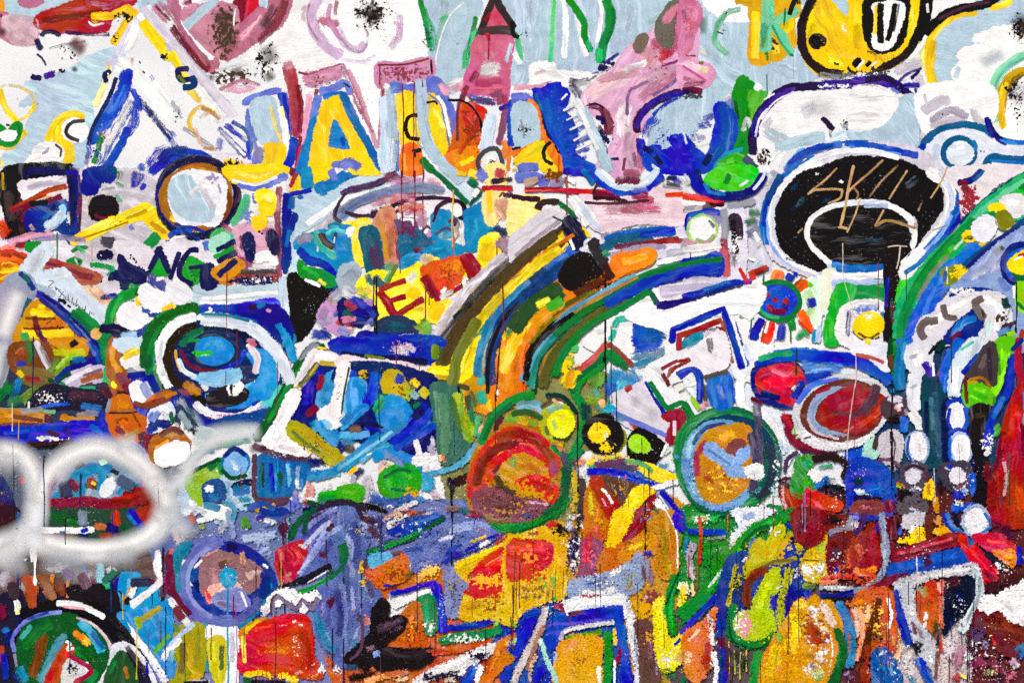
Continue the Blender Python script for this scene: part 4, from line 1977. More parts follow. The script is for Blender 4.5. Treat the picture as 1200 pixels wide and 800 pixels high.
s2 d8a 40 70 690 0 700
s3 W 30 100 750 140 720
s4 U 40 110 720 150 690
f1 235 0 180 710 260 690 340 720 340 760 200 765
s3 T 60 210 720 300 740
f1 128 0 100 760 200 770 420 780 440 810 100 810
s4 B 60 120 780 220 780
s5 W 30 250 780 350 770
s3 S 20 0 780 100 800
s1 K 10 165 500 165 800
d 213 8 155 500 760
s3 G 30 370 710 400 700
s2 8b5 60 370 740 420 720
s2 6b4 40 410 730 390 780
s1 0a2084 50 440 800 470 720
s3 B 40 420 770 460 740
#rainbow_band|broad rainbow arch of yellow, blue, green and black painted bands
f1 c80 140 490 720 560 640 640 540 740 430 820 380 820 620 700 700 640 800 440 800
s2 s 60 480 700 560 620 660 510 760 420 800 390
k k 8 140 500 400 790 700
s4 k 40 520 660 600 570 700 460
s2 732 60 640 580 720 500 800 440
s3 430 60 560 680 640 600
s2 Y 70 600 740 680 640 760 560
s2 y 60 540 760 620 640 730 560
s3 420 40 520 740 600 630
s2 K 40 570 780 590 720
s4 K 30 550 730 640 600
s2 6a3 70 620 760 660 720
s3 X 50 640 790 700 700
s2 Y 40 620 700 660 650
k y 9 60 520 580 760 800
@500,200,2
#rainbow_band|broad rainbow arch of yellow, blue, green and black painted bands
%1
f1 fd4 120 20 440 60 330 150 240 250 160 330 120 380 170 300 240 210 300 170 360 150 450 140 540 60 560 20 500
s2 543 40 30 420 80 340 150 260 230 190 320 130
s2 Y 44 60 440 110 340 190 260 260 200 330 150
s3 c80 30 60 420 130 310 220 230
s3 s 30 20 390 80 300 160 220 250 150 310 110
s5 k 16 30 400 110 290 210 190 310 120
s4 431 22 30 450 70 370 140 290 240 200
s2 632 26 165 165 210 200 260 230
s2 a89 40 165 160 200 185 240 215
s2 Y 40 300 150 320 170 260 220
s3 530 14 250 235 330 160
f1 c80 100 110 450 150 380 160 450 165 540 120 560 90 520
s2 5a6 40 100 470 110 400 150 350
s2 28a 30 100 470 115 410 145 350
s3 186 26 100 400 130 370
s2 X 34 75 480 70 540 110 620
s2 6a3 30 70 500 80 580
s2 543 34 40 480 40 560 60 640
s3 374 30 20 500 20 580 30 650
s3 563 24 100 510 120 560
s1 35b 46 290 250 350 190 380 170
s2 47c 40 150 430 160 380 200 310 260 250 330 200
s1 246 40 155 450 160 390 205 300 280 240
s2 69b 24 140 330 170 290 220 250
s2 8bc 20 130 460 140 390 160 350
s1 59c 20 130 420 150 370 190 300 240 260
s1 K 7 140 470 150 400 170 350 190 310
s2 K 5 150 520 150 430 165 370
f1 O 120 165 540 175 420 200 360 260 300 340 240 420 190 450 200 535 185 525 215 430 255 340 315 270 385 235 470 215 540
s2 fa2 40 190 500 210 420 240 360 300 310
s3 d60 40 210 520 230 440
s2 342 60 215 340 240 310 300 260
s2 563 40 190 350 220 320
f0 Y 0 180 370 210 360 230 370 225 400 195 410
s1 fe4 26 190 380 215 385
s2 6b3 30 250 310 280 300 320 310
s2 X 30 260 310 290 330
s1 Y 30 255 300 290 295
s2 fe6 14 265 300 285 298
s2 063 30 295 280 320 300
s3 274 36 180 430 170 460
s4 263 40 200 340 190 400
s1 Y 26 140 560 160 540
s2 O 40 430 220 480 210 520 200
s2 fb3 20 460 225 520 205
k 410 6 40 380 240 450 280
s2 640 20 350 290 390 265 410 255
k K 6 40 340 250 420 300
s0 110 18 230 480 245 420 290 370 340 335 390 310
s2 420 10 225 500 240 430 290 380
s1 287 18 240 500 255 430 300 375 350 340
s2 154 30 265 500 285 430 330 380 390 335
s2 563 34 275 490 300 430 350 375 430 315 490 300
s3 a72 14 265 480 280 430 310 400
s1 042 14 250 520 265 440 320 380
s0 063 16 310 375 360 335 430 295 520 245 610 220 690 208
s1 083 10 420 285 520 238 620 210
f0 02b 165 420 300 520 255 620 222 680 205 690 215 690 240 660 248 610 235 530 265 430 320
s1 04c 20 540 250 620 230 680 225
s1 b 10 430 325 540 265
s1 02a 30 650 200 680 235
s1 083 22 290 480 320 420 380 355 450 320 520 278
s1 2a3 14 300 450 340 395
s2 0a1044 12 400 385 460 320 530 275
s1 246 20 400 380 440 350 510 310
s3 B 16 390 390 430 350
#shoulder_blocks|stacked charcoal, blue and rust bars capping the rainbow arch
s2 s 60 560 160 640 190 690 230
f1 e0dcea 170 370 170 560 130 690 90 740 100 740 260 700 270 560 320 540 320 520 280 700 250 700 170 560 200 420 210
s1 333 16 410 140 480 125 560 118 600 120
s4 S 24 410 155 500 135 590 125
k W 7 60 410 125 600 160
s1 05a 30 420 165 500 148 580 142
s2 157 30 405 185 460 165 530 155
s2 B 16 500 150 580 140
s1 323 26 395 160 395 185 420 215
s3 323 22 380 190 420 230 430 250
s2 734 16 440 180 520 170 590 160
s3 A 16 500 175 560 165 600 165
s3 a9b 18 430 200 500 180 560 180
s3 4a7 20 410 200 430 190
s1 S 30 600 170 640 180
s3 bbc 26 560 195 620 190 680 195
s1 f4f0f6 14 540 215 620 200 690 190
s2 a9c 36 600 100 640 160 690 100
s2 c54 26 700 190 700 240
s3 944 16 690 170 705 230
s2 A 16 660 180 700 175
#green_eye_disc|white disc ringed in pale lime and blue on the grey block
s1 02a 16 610 130 620 100 660 95 690 100
s2 26b 14 610 140 625 105
o1 ac6 14 645 140 32 30
e0 W 0 646 140 26 24
s3 9b5 10 615 150 640 165 665 160
#maze_hook|angular maze hook with blue outer line and rust inner line
s1 W 60 520 290 600 360 700 300 780 290
s1 W 40 420 370 500 330 560 330 590 370
f0 W 20 380 390 450 340 520 310 550 340 700 290 800 270 800 460 740 480 730 380 700 330 580 370 570 400 600 440 520 480 540 530 510 500 480 460 380 410
l0 0a1c74 18 525 290 545 325 620 310 720 275
s1 02a 14 540 265 600 250 700 265 760 260
s1 0a1c74 16 540 315 600 305 700 270
s1 063 14 515 270 535 310
s2 W 20 550 290 600 290
s1 c0b8d0 30 550 285 620 275 700 255
#maze_hook|angular maze hook with blue outer line and rust inner line
l1 02a 20 572 400 580 370 640 345 695 325 720 400 740 460
s1 0a1c74 10 575 380 640 345 690 325
l1 912 16 590 415 590 385 680 350 700 360 715 450
s2 A 14 590 390 660 360
s2 9c8fb0 30 690 380 705 440
s2 d0c0cc 30 660 380 690 420
s3 A 12 700 370 715 440
s1 28a 24 600 410 640 390
s2 cde 40 610 430 650 400
s2 S 20 650 390 660 420
s2 655 16 665 400 670 430
s1 W 24 600 440 640 450 680 440
s2 c8bcc8 40 640 440 680 450
s1 A 16 560 480 580 460 610 445
s2 913 16 560 490 575 510
s1 823 12 555 490 560 470
s2 35b 12 590 480 610 465 640 470
s1 W 16 600 485 630 480
s1 02a 16 640 480 640 540
s1 16b 30 670 490 690 540
s2 27c 40 680 490 700 530
s3 06a 10 720 480 730 550
s2 543 16 650 500 655 550
s2 765 16 650 490 700 470
s2 w 30 610 500 640 530
s2 X 14 620 530 640 560
s3 e4a0b0 20 640 560 660 540
#green_brace|green bent brace stroke under the maze hook
s0 02a 16 512 490 530 530 550 560
s0 083 20 525 490 550 540 575 560 600 545 615 570
s0 063 10 600 545 615 590
#folded_green_arch|green and rust folded arch line over mixed blue shards
f1 d8d4e0 30 440 540 500 490 550 560 580 580 560 640 500 610 450 580
r5 S 120 500 530
s2 e0dce8 60 480 560 540 600
s1 b54 20 355 470 400 430 425 405
s2 A 16 425 405 455 430 485 460
s2 063 22 430 425 470 465
s3 07a 60 480 450 530 440 570 420
s1 24b 70 490 400 540 390
s2 15a 60 500 380 560 370
s2 28c 50 440 510 450 470
s3 9bd 40 450 490 480 500
s3 38c 60 470 480 490 500
s2 6a4 50 390 500 400 470
s3 8a3 50 380 530 410 540
s3 487 40 430 530 400 560
s2 fb5 24 410 540 420 550
s1 2ac 26 430 555 450 550
s1 W 30 460 370 490 370
s2 3b9 20 440 370 450 350 500 340
s2 2a9 16 430 400 440 370
s0 15b 50 490 370 510 370
s2 W 16 400 380 420 370
s1 083 26 345 525 360 490 400 460 425 430 450 450
s1 083 26 345 520 365 550 370 590 355 640 330 680
s0 063 14 340 520 350 490 420 435
s3 033 30 370 540 375 590
s2 X 24 310 470 340 440
s1 3b3 30 320 420 350 410
s2 3c3 24 330 390 360 380
s3 Y 40 320 500 340 480
k Y 8 90 310 430 360 510
s3 y 24 340 460 330 510
s2 912 16 460 515 475 508
d K 6 419 255 450
d K 4 418 360 620
@600,200
#name_row_foot|lavender and yellow feet of the name row over a red line
%1
f1 ecd0dc 0 360 100 800 100 800 240 600 240 420 280 340 200
s4 d9a0b4 90 420 180 560 170 700 180
s5 a56 90 500 170 620 180
s5 c58 60 560 170 720 190
s3 W 60 270 120 340 180 400 250
s1 U 60 20 30 100 30 160 60
s2 v 60 180 70 230 50
s3 Y 36 160 30 210 20
k 730 8 50 140 -10 240 60
s1 b98 40 60 60 120 40
s2 S 30 220 40 280 30
s3 W 26 230 20 300 60
s1 c02 24 60 95 140 88 240 92 330 98
s1 c02 28 250 95 380 100 500 108
s0 d02 26 720 115 800 112
s3 823 14 60 85 240 80
s1 M 40 390 110 440 120 500 130
s2 301 20 380 130 460 132 540 145
s3 914 60 560 120 640 110
s4 b36 60 600 130 660 140
s2 423 16 340 150 440 155 540 150 640 140
s1 fe8 60 20 180 60 260
f0 fe9 20 0 140 130 130 160 160 110 220 0 310
s1 312 26 0 120 60 130 130 135
s1 322 40 120 180 150 150 220 150
s1 063 24 220 150 260 180 300 220
s0 W 60 150 190 220 190
f0 dcd4dc 150 0 320 60 270 150 200 230 210 240 230 140 300 30 400 0 420
s3 a9a 26 20 400 110 320 220 240
s2 k 12 190 215 240 240
s0 113 60 265 240 290 290 310 340
f0 113 60 245 250 280 225 320 280 330 320 290 360
s2 W 40 270 130 320 200 350 260
s1 c4d4ec 24 320 150 370 240 420 280
s1 W 16 270 320 290 370
d 713 6 258 0 210
s2 a44 12 250 30 260 120
#black_spots|black painted spots on the rainbow arch
f0 K 30 230 490 260 430 310 395 350 400 400 460 410 480 350 500 300 550 250 525
s4 073 20 240 440 300 400
s0 K 44 25 460 55 485
s2 O 20 40 510 36 530
s1 323 50 380 340 390 420 430 470
s2 K 20 460 500 470 480
s1 b4c8d8 20 350 340 370 400 410 480
s0 W 10 355 320 350 370
s1 W 10 142 310 140 420
d M 4 92 660 800
d K 4 512 370 530
#blue_loop_foot|blue and white loop closing under the pink figure
s1 16a 30 330 0 380 60
s1 03b 50 370 0 430 60 520 95 620 80 700 20
s1 cde 40 400 0 450 50 530 80 620 60 680 0
s3 W 20 420 0 480 50 560 70 640 50
s2 M 40 480 50 540 45 600 50
s2 a56 40 520 10 600 10
s2 K 12 400 60 380 110 400 140
s3 W 30 720 20 760 60
s4 B 60 740 20 790 60
s3 b 24 720 40 780 30
s3 S 24 700 70 800 85
s3 U 30 560 95 640 90
s3 k 20 720 60 790 75
@800,200
#grey_junction|grey lavender block with black post and red tick between disc and black oval
%0
f1 d4d0e0 80 170 160 400 80 400 480 280 540 180 540 190 300
f0 W 20 -10 660 260 540 640 480 640 820 -10 820
%1
s2 a9b4c4 60 340 60 400 40 440 0
s3 S 40 200 170 280 160 340 140
s2 e4e4ee 50 390 60 410 20
s3 274 50 310 200 360 190
s3 063 40 290 250 350 220
s4 25a 60 300 300 360 260
s4 S 60 320 250 350 330
s4 M 20 370 300 390 350
s3 W 40 300 400 350 420
s3 W 40 340 300 360 360
s1 W 24 335 290 355 330
s3 cde 60 300 470 370 430
s1 323 40 220 280 215 240 240 215 260 240 265 320
s2 K 30 235 230 240 330 250 390
s4 322 50 240 360 240 460
k W 7 70 210 270 280 420
s2 K 24 120 160 190 155
s4 433 30 0 190 80 170 160 160
s3 a99 30 0 190 100 170
s1 301 24 130 155 190 160
s2 S 40 190 180 200 280 190 340
s0 R 20 265 460 285 495 305 530
s1 a23 30 320 480 380 460 395 450
s1 R 30 320 470 330 510
s4 623 24 340 490 380 470
#red_bar_end|red line end and white band under the small green head
s1 W 40 0 150 100 145
s0 d02 34 0 120 80 130 190 140
s3 S 24 0 180 60 170
#small_green_head|small lime and green round head with blue rim
f0 3c2 20 110 40 190 -10 330 -10 340 30 270 80 200 80 140 70
s2 6d5 40 200 10 240 40
s1 083 30 220 20 200 60
s3 W 16 260 75 310 45
s1 0a126c 50 60 0 80 60 140 110 240 120 330 90 380 20
s0 02a 40 30 0 60 70 130 110
s2 27b 20 100 60 130 100 200 110
s1 cdf 16 330 90 370 40 385 0
s4 B 60 20 60 60 20
s3 W 40 0 20 30 70
#pale_lime_disc|white disc in a pale lime ring with blue bracket
s1 02a 24 20 280 20 220 60 200 160 200
s1 26b 20 30 210 100 200
o1 ad7 34 90 275 62 58
e0 W 0 92 275 50 46
s3 9b6 24 60 320 110 335 150 300
s3 k 26 120 230 150 270
s3 P 40 0 330 60 350 150 340
#blue_bar_end|blue bar end with rust corner at the foot of the arch
s3 a45 20 170 330 200 330 200 400
s2 c56 50 190 360 200 440 200 500
s2 W 40 0 370 100 360 180 350
s1 083 20 0 420 70 410 120 400
f0 02a 0 0 430 90 420 150 390 180 410 180 470 150 500 80 480 0 495
s1 04b 30 0 450 80 450 160 440
s3 25b 30 130 400 160 480
d K 5 37 385 420
s2 d8d4e4 40 0 520 100 510 200 520
s1 02a 30 0 590 80 570 200 530 270 520
s2 k 16 0 630 100 600 220 560 280 540
k K 6 40 0 590 220 640
s3 26b 20 100 560 220 520
#maze_hook|angular maze hook with blue outer line and rust inner line
l1 02a 50 -10 710 120 660 200 650 240 750 265 820
l1 a23 50 -10 760 60 730 150 690 180 700 200 800
s3 925 16 120 680 170 690 220 800
s2 e0dce8 60 100 760 150 790
s1 28a 50 40 780 90 770
s3 S 30 130 720 150 760
d K 5 127 680 740
#sun_face|small blue sun face with red eyes and smile, green rim and orange rays
%2
f1 dfd 60 560 540 620 520 620 720 560 700 530 620
s2 cea 50 580 560 600 640 580 700
s2 02a 50 600 600 610 640
s1 7c4 30 590 540 600 530
s0 f71 60 448 475 438 510
s1 f50 20 430 520 450 480
s0 02a 44 505 490 495 510
s1 02a 20 520 480 535 485
s0 e52 56 520 560 575 525
s2 a41 14 500 560 560 500
s0 114 40 270 615 330 610
s1 0c105a 50 290 610 340 600
s1 f62 50 550 660 570 700 595 750
s2 d40 20 540 700 590 760
s0 e31 54 412 710 385 800
s2 a41 14 390 720 370 790
s0 02a 50 370 700 345 740 330 790
s1 W 16 400 700 385 760
s2 02a 50 470 720 455 790
s2 W 16 440 720 430 790
s2 5b8 26 270 690 300 660 330 700
s3 3a7 26 530 790 560 750 590 780
s2 2a5 18 540 780 570 760
d 073 8 322 630 740
d 073 8 380 480 530
s1 083 40 500 670 510 740
d 073 8 503 720 800
e0 02c 10 440 608 95 82 15
s2 24c 60 400 580 460 560
s2 u 40 470 620 480 660
o1 073 30 440 608 105 90 15
s1 3a7 20 345 610 380 670 450 690
s0 922 30 388 580 400 585
s0 a22 28 425 600 440 610
s0 922 28 475 605 490 618
s0 713 34 400 640 430 660 475 662
s1 a33 16 395 630 420 655
k K 5 30 380 540 500 670
#black_oval_mouth|great black oval mouth ringed in white and blue with tan scratched letters
%1
f0 d0ccd8 90 400 100 500 0 620 -60 820 -120 1040 -110 1180 -40 1260 80 1240 200 1150 330 1000 430 820 520 640 500 480 440 400 360 380 220
s1 16b 60 620 -50 520 10 440 80 400 160 385 260 400 340
s2 03a 40 460 40 400 150 380 260
s1 9bf 26 410 170 400 260 420 350 480 420 560 460
s0 W 60 640 -40 530 30 460 110 430 200 430 290 470 370 540 430 640 470
s2 d8dcf0 20 450 120 420 230 450 350 560 440
f0 0e0a0c 120 660 -10 560 20 500 80 455 160 445 250 460 340 520 410 590 440 660 475 670 440 620 410 590 350 560 290 590 220 680 160 800 140 950 140 1080 200 1110 260 1080 360 1120 300 1200 180 1200 90 1140 20 1020 -40 880 -55 760 -50
f0 100c0d 0 600 290 610 250 680 200 780 180 920 180 1020 220 1070 290 1050 390 1000 430 900 450 780 430 680 400 620 350
s3 135 30 500 100 540 60
s4 135 30 500 190 560 150
s4 123 40 1040 80 1100 30
s4 134 20 800 330 900 325
s3 223 14 480 410 560 430
s0 W 28 720 160 650 190 600 230 580 290 600 350 650 400 690 440 690 480
s0 e4ecf8 28 700 165 800 150 920 150 1000 180 1060 230 1075 290
s1 W 30 990 170 1060 220 1085 300 1070 360
s2 c0d0ee 24 850 165 960 165
s2 e0e8f4 40 690 440 700 480
s0 02a 20 700 430 780 450 830 450
s1 27c 30 700 440 800 460 920 460
s1 W 34 690 470 800 490 960 490
s1 b0c0e8 26 720 510 820 520 960 530
@780,150
#scratched_letters|tan scratched letters S K I L across the black oval mouth
%2
s2 c9a070 11 802 188 745 245 690 288 664 312
s2 c9a070 13 664 312 700 292 790 288 828 292
s2 c9a070 12 828 294 815 330 760 355
s2 c9a070 10 640 470 618 494
s1 c9a070 15 880 178 858 270 838 380 818 460
s1 c9a070 14 808 466 830 468 848 472
s3 d8b080 10 848 490 885 410 910 330
s2 c9a070 12 848 306 890 265 960 205 1018 150
s2 b08a58 11 880 280 900 310 890 340
s3 c9a070 12 955 322 1010 250 1088 175
s3 c9a070 12 1130 200 1085 270 1045 335
s3 c9a070 11 1020 385 980 460
s2 b08a58 15 980 462 1030 435 1090 445 1150 465 1172 470
s4 b08a58 22 1165 440 1170 480
s4 c9a070 11 1200 350 1180 390
s4 a08050 10 1250 480 1320 455
s3 c9a070 11 1320 180 1290 250 1240 330
d d8c8b8 6 828 540 640
t1 d8c8b8 5 828 620 830 690 850 770 880 860
k W 7 12 700 205 725 225
k W 7 12 810 240 840 260
s4 1a3a4a 30 610 380 650 320
s5 1a3a5a 26 720 350 780 330
s5 1a3a5a 20 940 530 1020 520
#blue_arc_over_oval|blue arched brow over the black oval mouth
s3 2a60c0 44 560 200 620 150 690 110 760 90 820 76
s5 1a40a8 26 590 160 680 110 790 80
s1 1a50b8 36 840 70 940 80 1060 105 1180 130
s4 4a80d8 16 860 90 980 105 1100 125
s1 104888 40 480 330 510 270 540 225
s1 f4f6fa 30 560 250 620 200 720 140 830 110 960 110 1090 140
@800,200
%1
#jaw_post|white jaw post and green legs under the black oval
s1 b8c8ec 40 650 480 640 620 630 800
s0 W 34 640 490 640 620 630 720
f0 eef2d8 90 665 480 710 480 700 560 690 650 660 660 655 560
s0 e8ecf4 30 680 660 670 800
s1 c0d0f0 24 715 500 700 640 690 800
s1 08b 20 620 690 610 800
@1000,200
#jaw_legs|bright green trapezoid legs around a yellow spot under the black oval
%1
s0 b0c0e8 40 -100 530 0 530 150 520
s0 W 40 -100 490 40 490 150 470
s1 26b 40 -80 460 40 460 140 450
f0 083 5 -70 545 60 550 170 545 180 620 80 620 -60 620
f0 2a2 100 -70 545 0 550 -20 620 -50 700 -70 800 -130 800 -110 660
s2 3b2 40 -90 580 -100 700 -110 780
s2 060 26 -20 620 -40 700 -60 780
f0 W 0 -40 640 140 630 140 800 -60 800
s4 u 30 -20 650 -30 780
s2 c8d0e8 30 20 640 120 640
s2 28b 24 135 660 130 760
k U 7 60 -40 630 140 680
s2 035 40 0 740 60 790 120 770
e0 Y 20 70 725 62 52
s2 fe6 30 50 700 90 690
s2 740 14 20 760 70 785 120 760
k W 6 30 20 660 120 700
d d8c8b8 5 -5 640 800
#black_post|black drip post falling from the oval mouth
f0 160e10 90 158 355 250 355 235 420 230 500 220 590 215 690 190 800 150 800 160 600 150 480
s4 063 40 190 600 180 700
s3 M 20 180 620 185 720
k W 5 70 160 440 230 780
s0 d8c8b8 6 160 358 200 352 250 356
s1 d8c8b8 7 218 356 210 420 200 460
s3 22c 20 160 500 150 640
f1 3c3 60 230 510 300 490 290 540 230 620 210 610
#black_oval_mouth|great black oval mouth ringed in white and blue with tan scratched letters
s0 W 56 350 0 430 60 460 130 440 220 390 300 310 380 240 450
s1 d8e0f4 26 400 10 450 90 455 170 420 260 340 360 250 450
s0 26b 50 500 110 490 180 430 280 350 370 270 460
s1 02a 24 480 80 520 140 490 230 430 300
s1 8ae 20 460 210 400 310 300 410 240 480
f1 W 0 230 450 310 380 330 400 290 470 230 500
s1 36b 24 240 480 310 430 380 350
#maroon_splash|maroon and pink splatter beside the blue rimmed oval
f0 e8dfe2 30 440 0 820 -10 740 20 640 80 560 180 520 240 500 100
s2 W 40 480 40 560 90
s0 0a1c74 34 490 60 550 45 600 0
s2 26a 20 560 50 610 0
s2 M 30 490 60 530 60
s2 723 50 510 70 545 110
s4 923 40 540 110 550 190
k 923 9 130 490 60 590 230
s3 M 24 500 220 540 230
s1 036 26 500 250 560 190 640 120 740 50 810 10
#green_checker_arc|green arc with white, yellow and olive checks sweeping to the wall's edge
f1 2a6 140 810 30 740 60 640 130 560 200 500 270 420 350 340 430 260 530 210 640 200 800 300 800 300 650 380 520 480 400 600 290 700 230 810 200
s1 6c9 30 800 50 700 110 600 190 540 260
s2 073 30 520 260 440 340 360 430 290 530
s0 083 50 560 230 480 330 390 430 300 540 240 660 220 800
s2 3b3 30 470 350 400 430
s1 bdb 16 540 290 470 370
s2 276 30 280 650 250 730 240 800
s2 887 22 440 400 360 490 300 600
s2 9c9 18 300 620 270 720 265 800
s1 083 60 790 70 810 110
s1 3c3 40 760 110 790 100
f0 ece6ea 0 690 150 740 120 790 130 795 180 760 210 720 205
s0 W 30 720 150 770 150
f0 Y 30 640 175 680 160 700 190 670 205
s0 083 40 640 200 660 230
f0 770 60 680 200 720 205 740 260 700 270 680 240
s0 Y 26 720 285 755 270
f0 e4e4ee 0 560 270 600 225 650 230 655 280 620 320 585 320
s0 W 24 590 250 630 260
f0 Y 30 515 310 540 290 560 310 540 325
f0 770 20 530 320 570 320 620 340 590 370 540 345
s2 Y 20 580 350 620 340
s2 B 50 600 380 530 420
f1 26c 140 500 400 550 350 600 380 560 430 480 500 400 600 340 720 300 800 250 800 290 660 360 540 430 450
s2 48d 26 480 430 390 540 320 690
s1 047 40 810 230 720 300 620 370 540 430 470 500
s2 0a1c74 26 800 260 700 310 600 390 520 470
s3 47c 20 470 500 400 590
f0 782 0 420 470 510 455 500 490 440 530 430 500
s3 Y 22 470 500 530 460
k Y 10 40 450 440 540 520
k Y 9 20 630 370 680 390
s0 W 7 435 450 438 530
s2 047 20 430 470 425 520
#lavender_sweep|periwinkle and lavender field right of the green checker arc
f1 889ed0 0 810 260 720 320 620 400 520 500 460 560 480 600 640 570 740 620 760 700 740 800 810 800 810 260
s2 aab8e0 60 700 340 640 420 540 500
s3 c8c8e8 50 680 420 640 490
s2 6a80c8 50 690 500 720 560
s2 S 40 660 390 700 360
s3 k 24 690 370 700 360
s4 W 30 560 500 640 460
s1 98a8d8 60 780 300 730 370
s2 423 20 650 750 760 710
s3 58b 40 640 770 740 740
#yellow_green_eye|yellow and dark green eye in a blue ring at the wall's edge
s0 0a1c74 50 800 350 740 370 710 430 720 490 760 520 810 510
s1 36c 24 800 370 740 390 720 450 740 500
f0 063 0 740 460 800 470 810 500 770 500
f0 Y 0 730 430 770 400 810 380 810 465 760 470 735 455
s1 R 20 770 400 810 390
s2 W 10 750 420 790 400
f0 8c2 60 765 540 810 510 810 650 770 630
s2 ad3 30 780 560 800 620
s1 073 20 765 620 800 650
d K 9 760 520 760
s2 A 30 790 740 780 800
s1 8c2 30 720 770 750 760
s2 W 16 750 540 750 600
#bone_hook|white bone shaped hook with grey brown tips and a blue slot
s1 0a2084 26 450 590 520 560 620 560 700 590
k W 8 60 440 540 560 590
f0 dcd8e0 20 300 760 320 700 380 670 420 620 520 590 640 575 710 610 700 700 650 740 640 800 310 800
s1 W 50 350 720 450 660 560 610 650 610 690 660 660 740
s2 cde8e4 40 640 700 620 780
f0 0a2084 40 430 800 470 730 520 690 580 650 600 700 570 760 540 800
s1 16b 40 460 780 510 710 570 690
s1 M 30 460 790 500 760
s1 6a615e 44 560 610 580 650 610 690
s1 665a58 44 560 620 600 600
s1 665a58 34 420 630 430 680 480 690
s1 665a58 40 390 700 330 710 310 750 330 790
s2 432 16 610 690 600 650
s3 0a1c74 20 600 700 605 740
s3 033 50 700 600 720 650
k 432 8 40 660 660 720 720
s2 W 30 640 590 690 620
@0,400
#dark_undercoat|dark mixed undercoat of navy, olive and brown at the left of the wall
%0
f1 2a3250 10 -10 0 800 0 800 480 600 460 400 480 200 500 -10 480
f2 566074 0 -10 460 800 460 820 820 -10 820
%1
r2 e4e8ee 120 10 0 -10 100 -20 200
s2 S 30 50 60 20 160 0 220
f1 742 100 60 20 160 10 260 40 300 130 240 160 160 160 90 150 50 100
s2 N 60 90 50 130 100
s3 B 40 80 100 130 110
s3 a53 40 80 60 110 40
s2 373 40 140 0 150 60 130 100
s3 534 60 180 20 220 100 260 150
s2 s 30 170 0 210 90 250 150
s4 a98 26 190 20 240 120
f1 c80 0 250 0 330 -10 400 0 400 60 340 60 270 40
s2 K 34 330 20 360 0
s1 c92 26 280 10 320 40
s2 cc2 40 250 50 330 55 400 50
s2 ad0 26 300 90 360 60
s2 8b2 60 320 90 250 150 170 230 120 290
s2 683 44 280 80 200 190 100 280
s3 ac4 26 330 70 260 130
f1 763 0 90 130 200 140 260 190 180 200 120 190
s2 Y 30 85 140 110 165
s2 A 30 120 170 190 180
s2 T 40 90 180 60 260 70 310
s2 06a 30 90 170 80 250
s2 073 50 50 200 0 260
s3 073 36 20 230 -10 290
s3 374 60 100 260 40 300
#blue_leaf_eye|almond eye of white and brown strokes in a blue and green leaf outline
s1 028 50 430 0 460 80 400 110 320 140 270 190
s1 05a 26 440 20 470 100
s2 27a 40 340 90 400 80
s3 U 20 410 0 450 70
f1 c0b8d0 160 300 190 350 150 420 125 500 130 500 170 420 190 360 220 320 210
s1 e8e4ec 24 310 190 360 160 430 130
s2 a53 34 380 190 440 165 490 160
s3 845 20 390 160 480 130
s2 534 30 370 220 440 200
s0 042 20 280 180 330 150
s0 073 34 280 200 330 230 400 245 470 240
s2 2a7 26 350 225 450 220
s1 073 50 480 -10 500 60 510 110
s1 2a6 26 500 120 490 190
s2 083 60 490 20 500 90
s2 042 30 230 170 270 220
#ochre_girder|ochre and blue girder with scraped dark band across the left of the wall
f2 201830 0 230 210 330 220 480 250 480 300 260 310 140 310 160 260
s4 K 60 180 270 280 240
k W 6 120 130 220 330 310
s2 423 50 330 250 460 260
s1 24c 20 150 320 230 300 320 290
s2 26a 40 380 300 480 320
s2 7a8 26 0 320 140 325 260 330
f1 b70 0 -10 330 60 325 210 345 220 380 120 380 -10 380
s3 d90 30 10 345 80 345
s2 743 26 60 350 200 370
s1 c80 40 290 350 350 370 440 365
s2 e94 16 300 380 440 370
s2 a98 30 360 345 450 340
s2 88a 30 400 330 470 340
s2 523 40 220 340 230 390
s3 734 30 0 395 100 390 230 395
s3 534 50 60 400 180 400
f1 02b 0 0 410 160 405 260 390 440 380 530 400 540 450 430 455 300 460 150 470 -10 450
s1 01a 40 0 440 130 440
s2 16c 30 420 390 480 430
s3 u 40 300 400 330 440
s1 24c 20 20 430 140 420
s2 423 30 220 420 280 440
s3 W 24 180 455 230 450 280 462
k W 7 50 160 440 330 475
s1 311 30 130 480 240 480 340 470
s3 K 24 170 500 280 490
s2 W 12 135 280 135 330
d W 4 57 290 420
d y 5 90 370 460
s2 S 30 100 330 200 310
s2 02a 40 470 330 520 420
#orange_mask|orange and brown mask shape with leg above the sprayed loops
f1 a53 110 520 0 560 10 560 100 620 200 640 280 560 270 530 220 510 120
s2 e94 34 530 20 530 90 570 150
s2 845 60 560 150 600 220
s1 723 50 590 200 630 290
s3 K 40 540 240 620 260
s2 Y 26 520 190 545 215
s2 8b4 20 500 180 520 200
s2 523 40 470 210 520 260
f1 c60 60 540 270 600 260 640 300 690 340 690 420 620 470 560 460 520 400 510 320
s2 e82 50 550 290 600 300
s3 a40 34 540 380 600 360
s2 fa3 30 600 440 560 400
s1 a63 20 520 330 640 320
s2 312 10 510 335 640 330 720 290
s3 723 40 540 400 590 440
s2 O 34 590 390 570 370
s2 b93 40 600 450 650 420
s2 940 14 620 330 660 400
s2 534 50 660 430 690 480
s1 723 60 700 440 710 520 720 560
s2 S 24 520 270 500 330
#white_stepping_stones|white stepping patches on blue leading up from the orange mask
f1 02a 100 620 200 700 150 760 250 820 260 820 320 700 340 640 300
f0 W 0 580 80 640 60 680 70 690 140 640 150 590 110
f0 cce0f0 0 545 0 660 -10 660 30 600 50 560 30
s2 S 34 600 130 640 150 680 145
s2 Y 26 580 80 620 60 670 40
s2 fc3 20 580 60 640 30
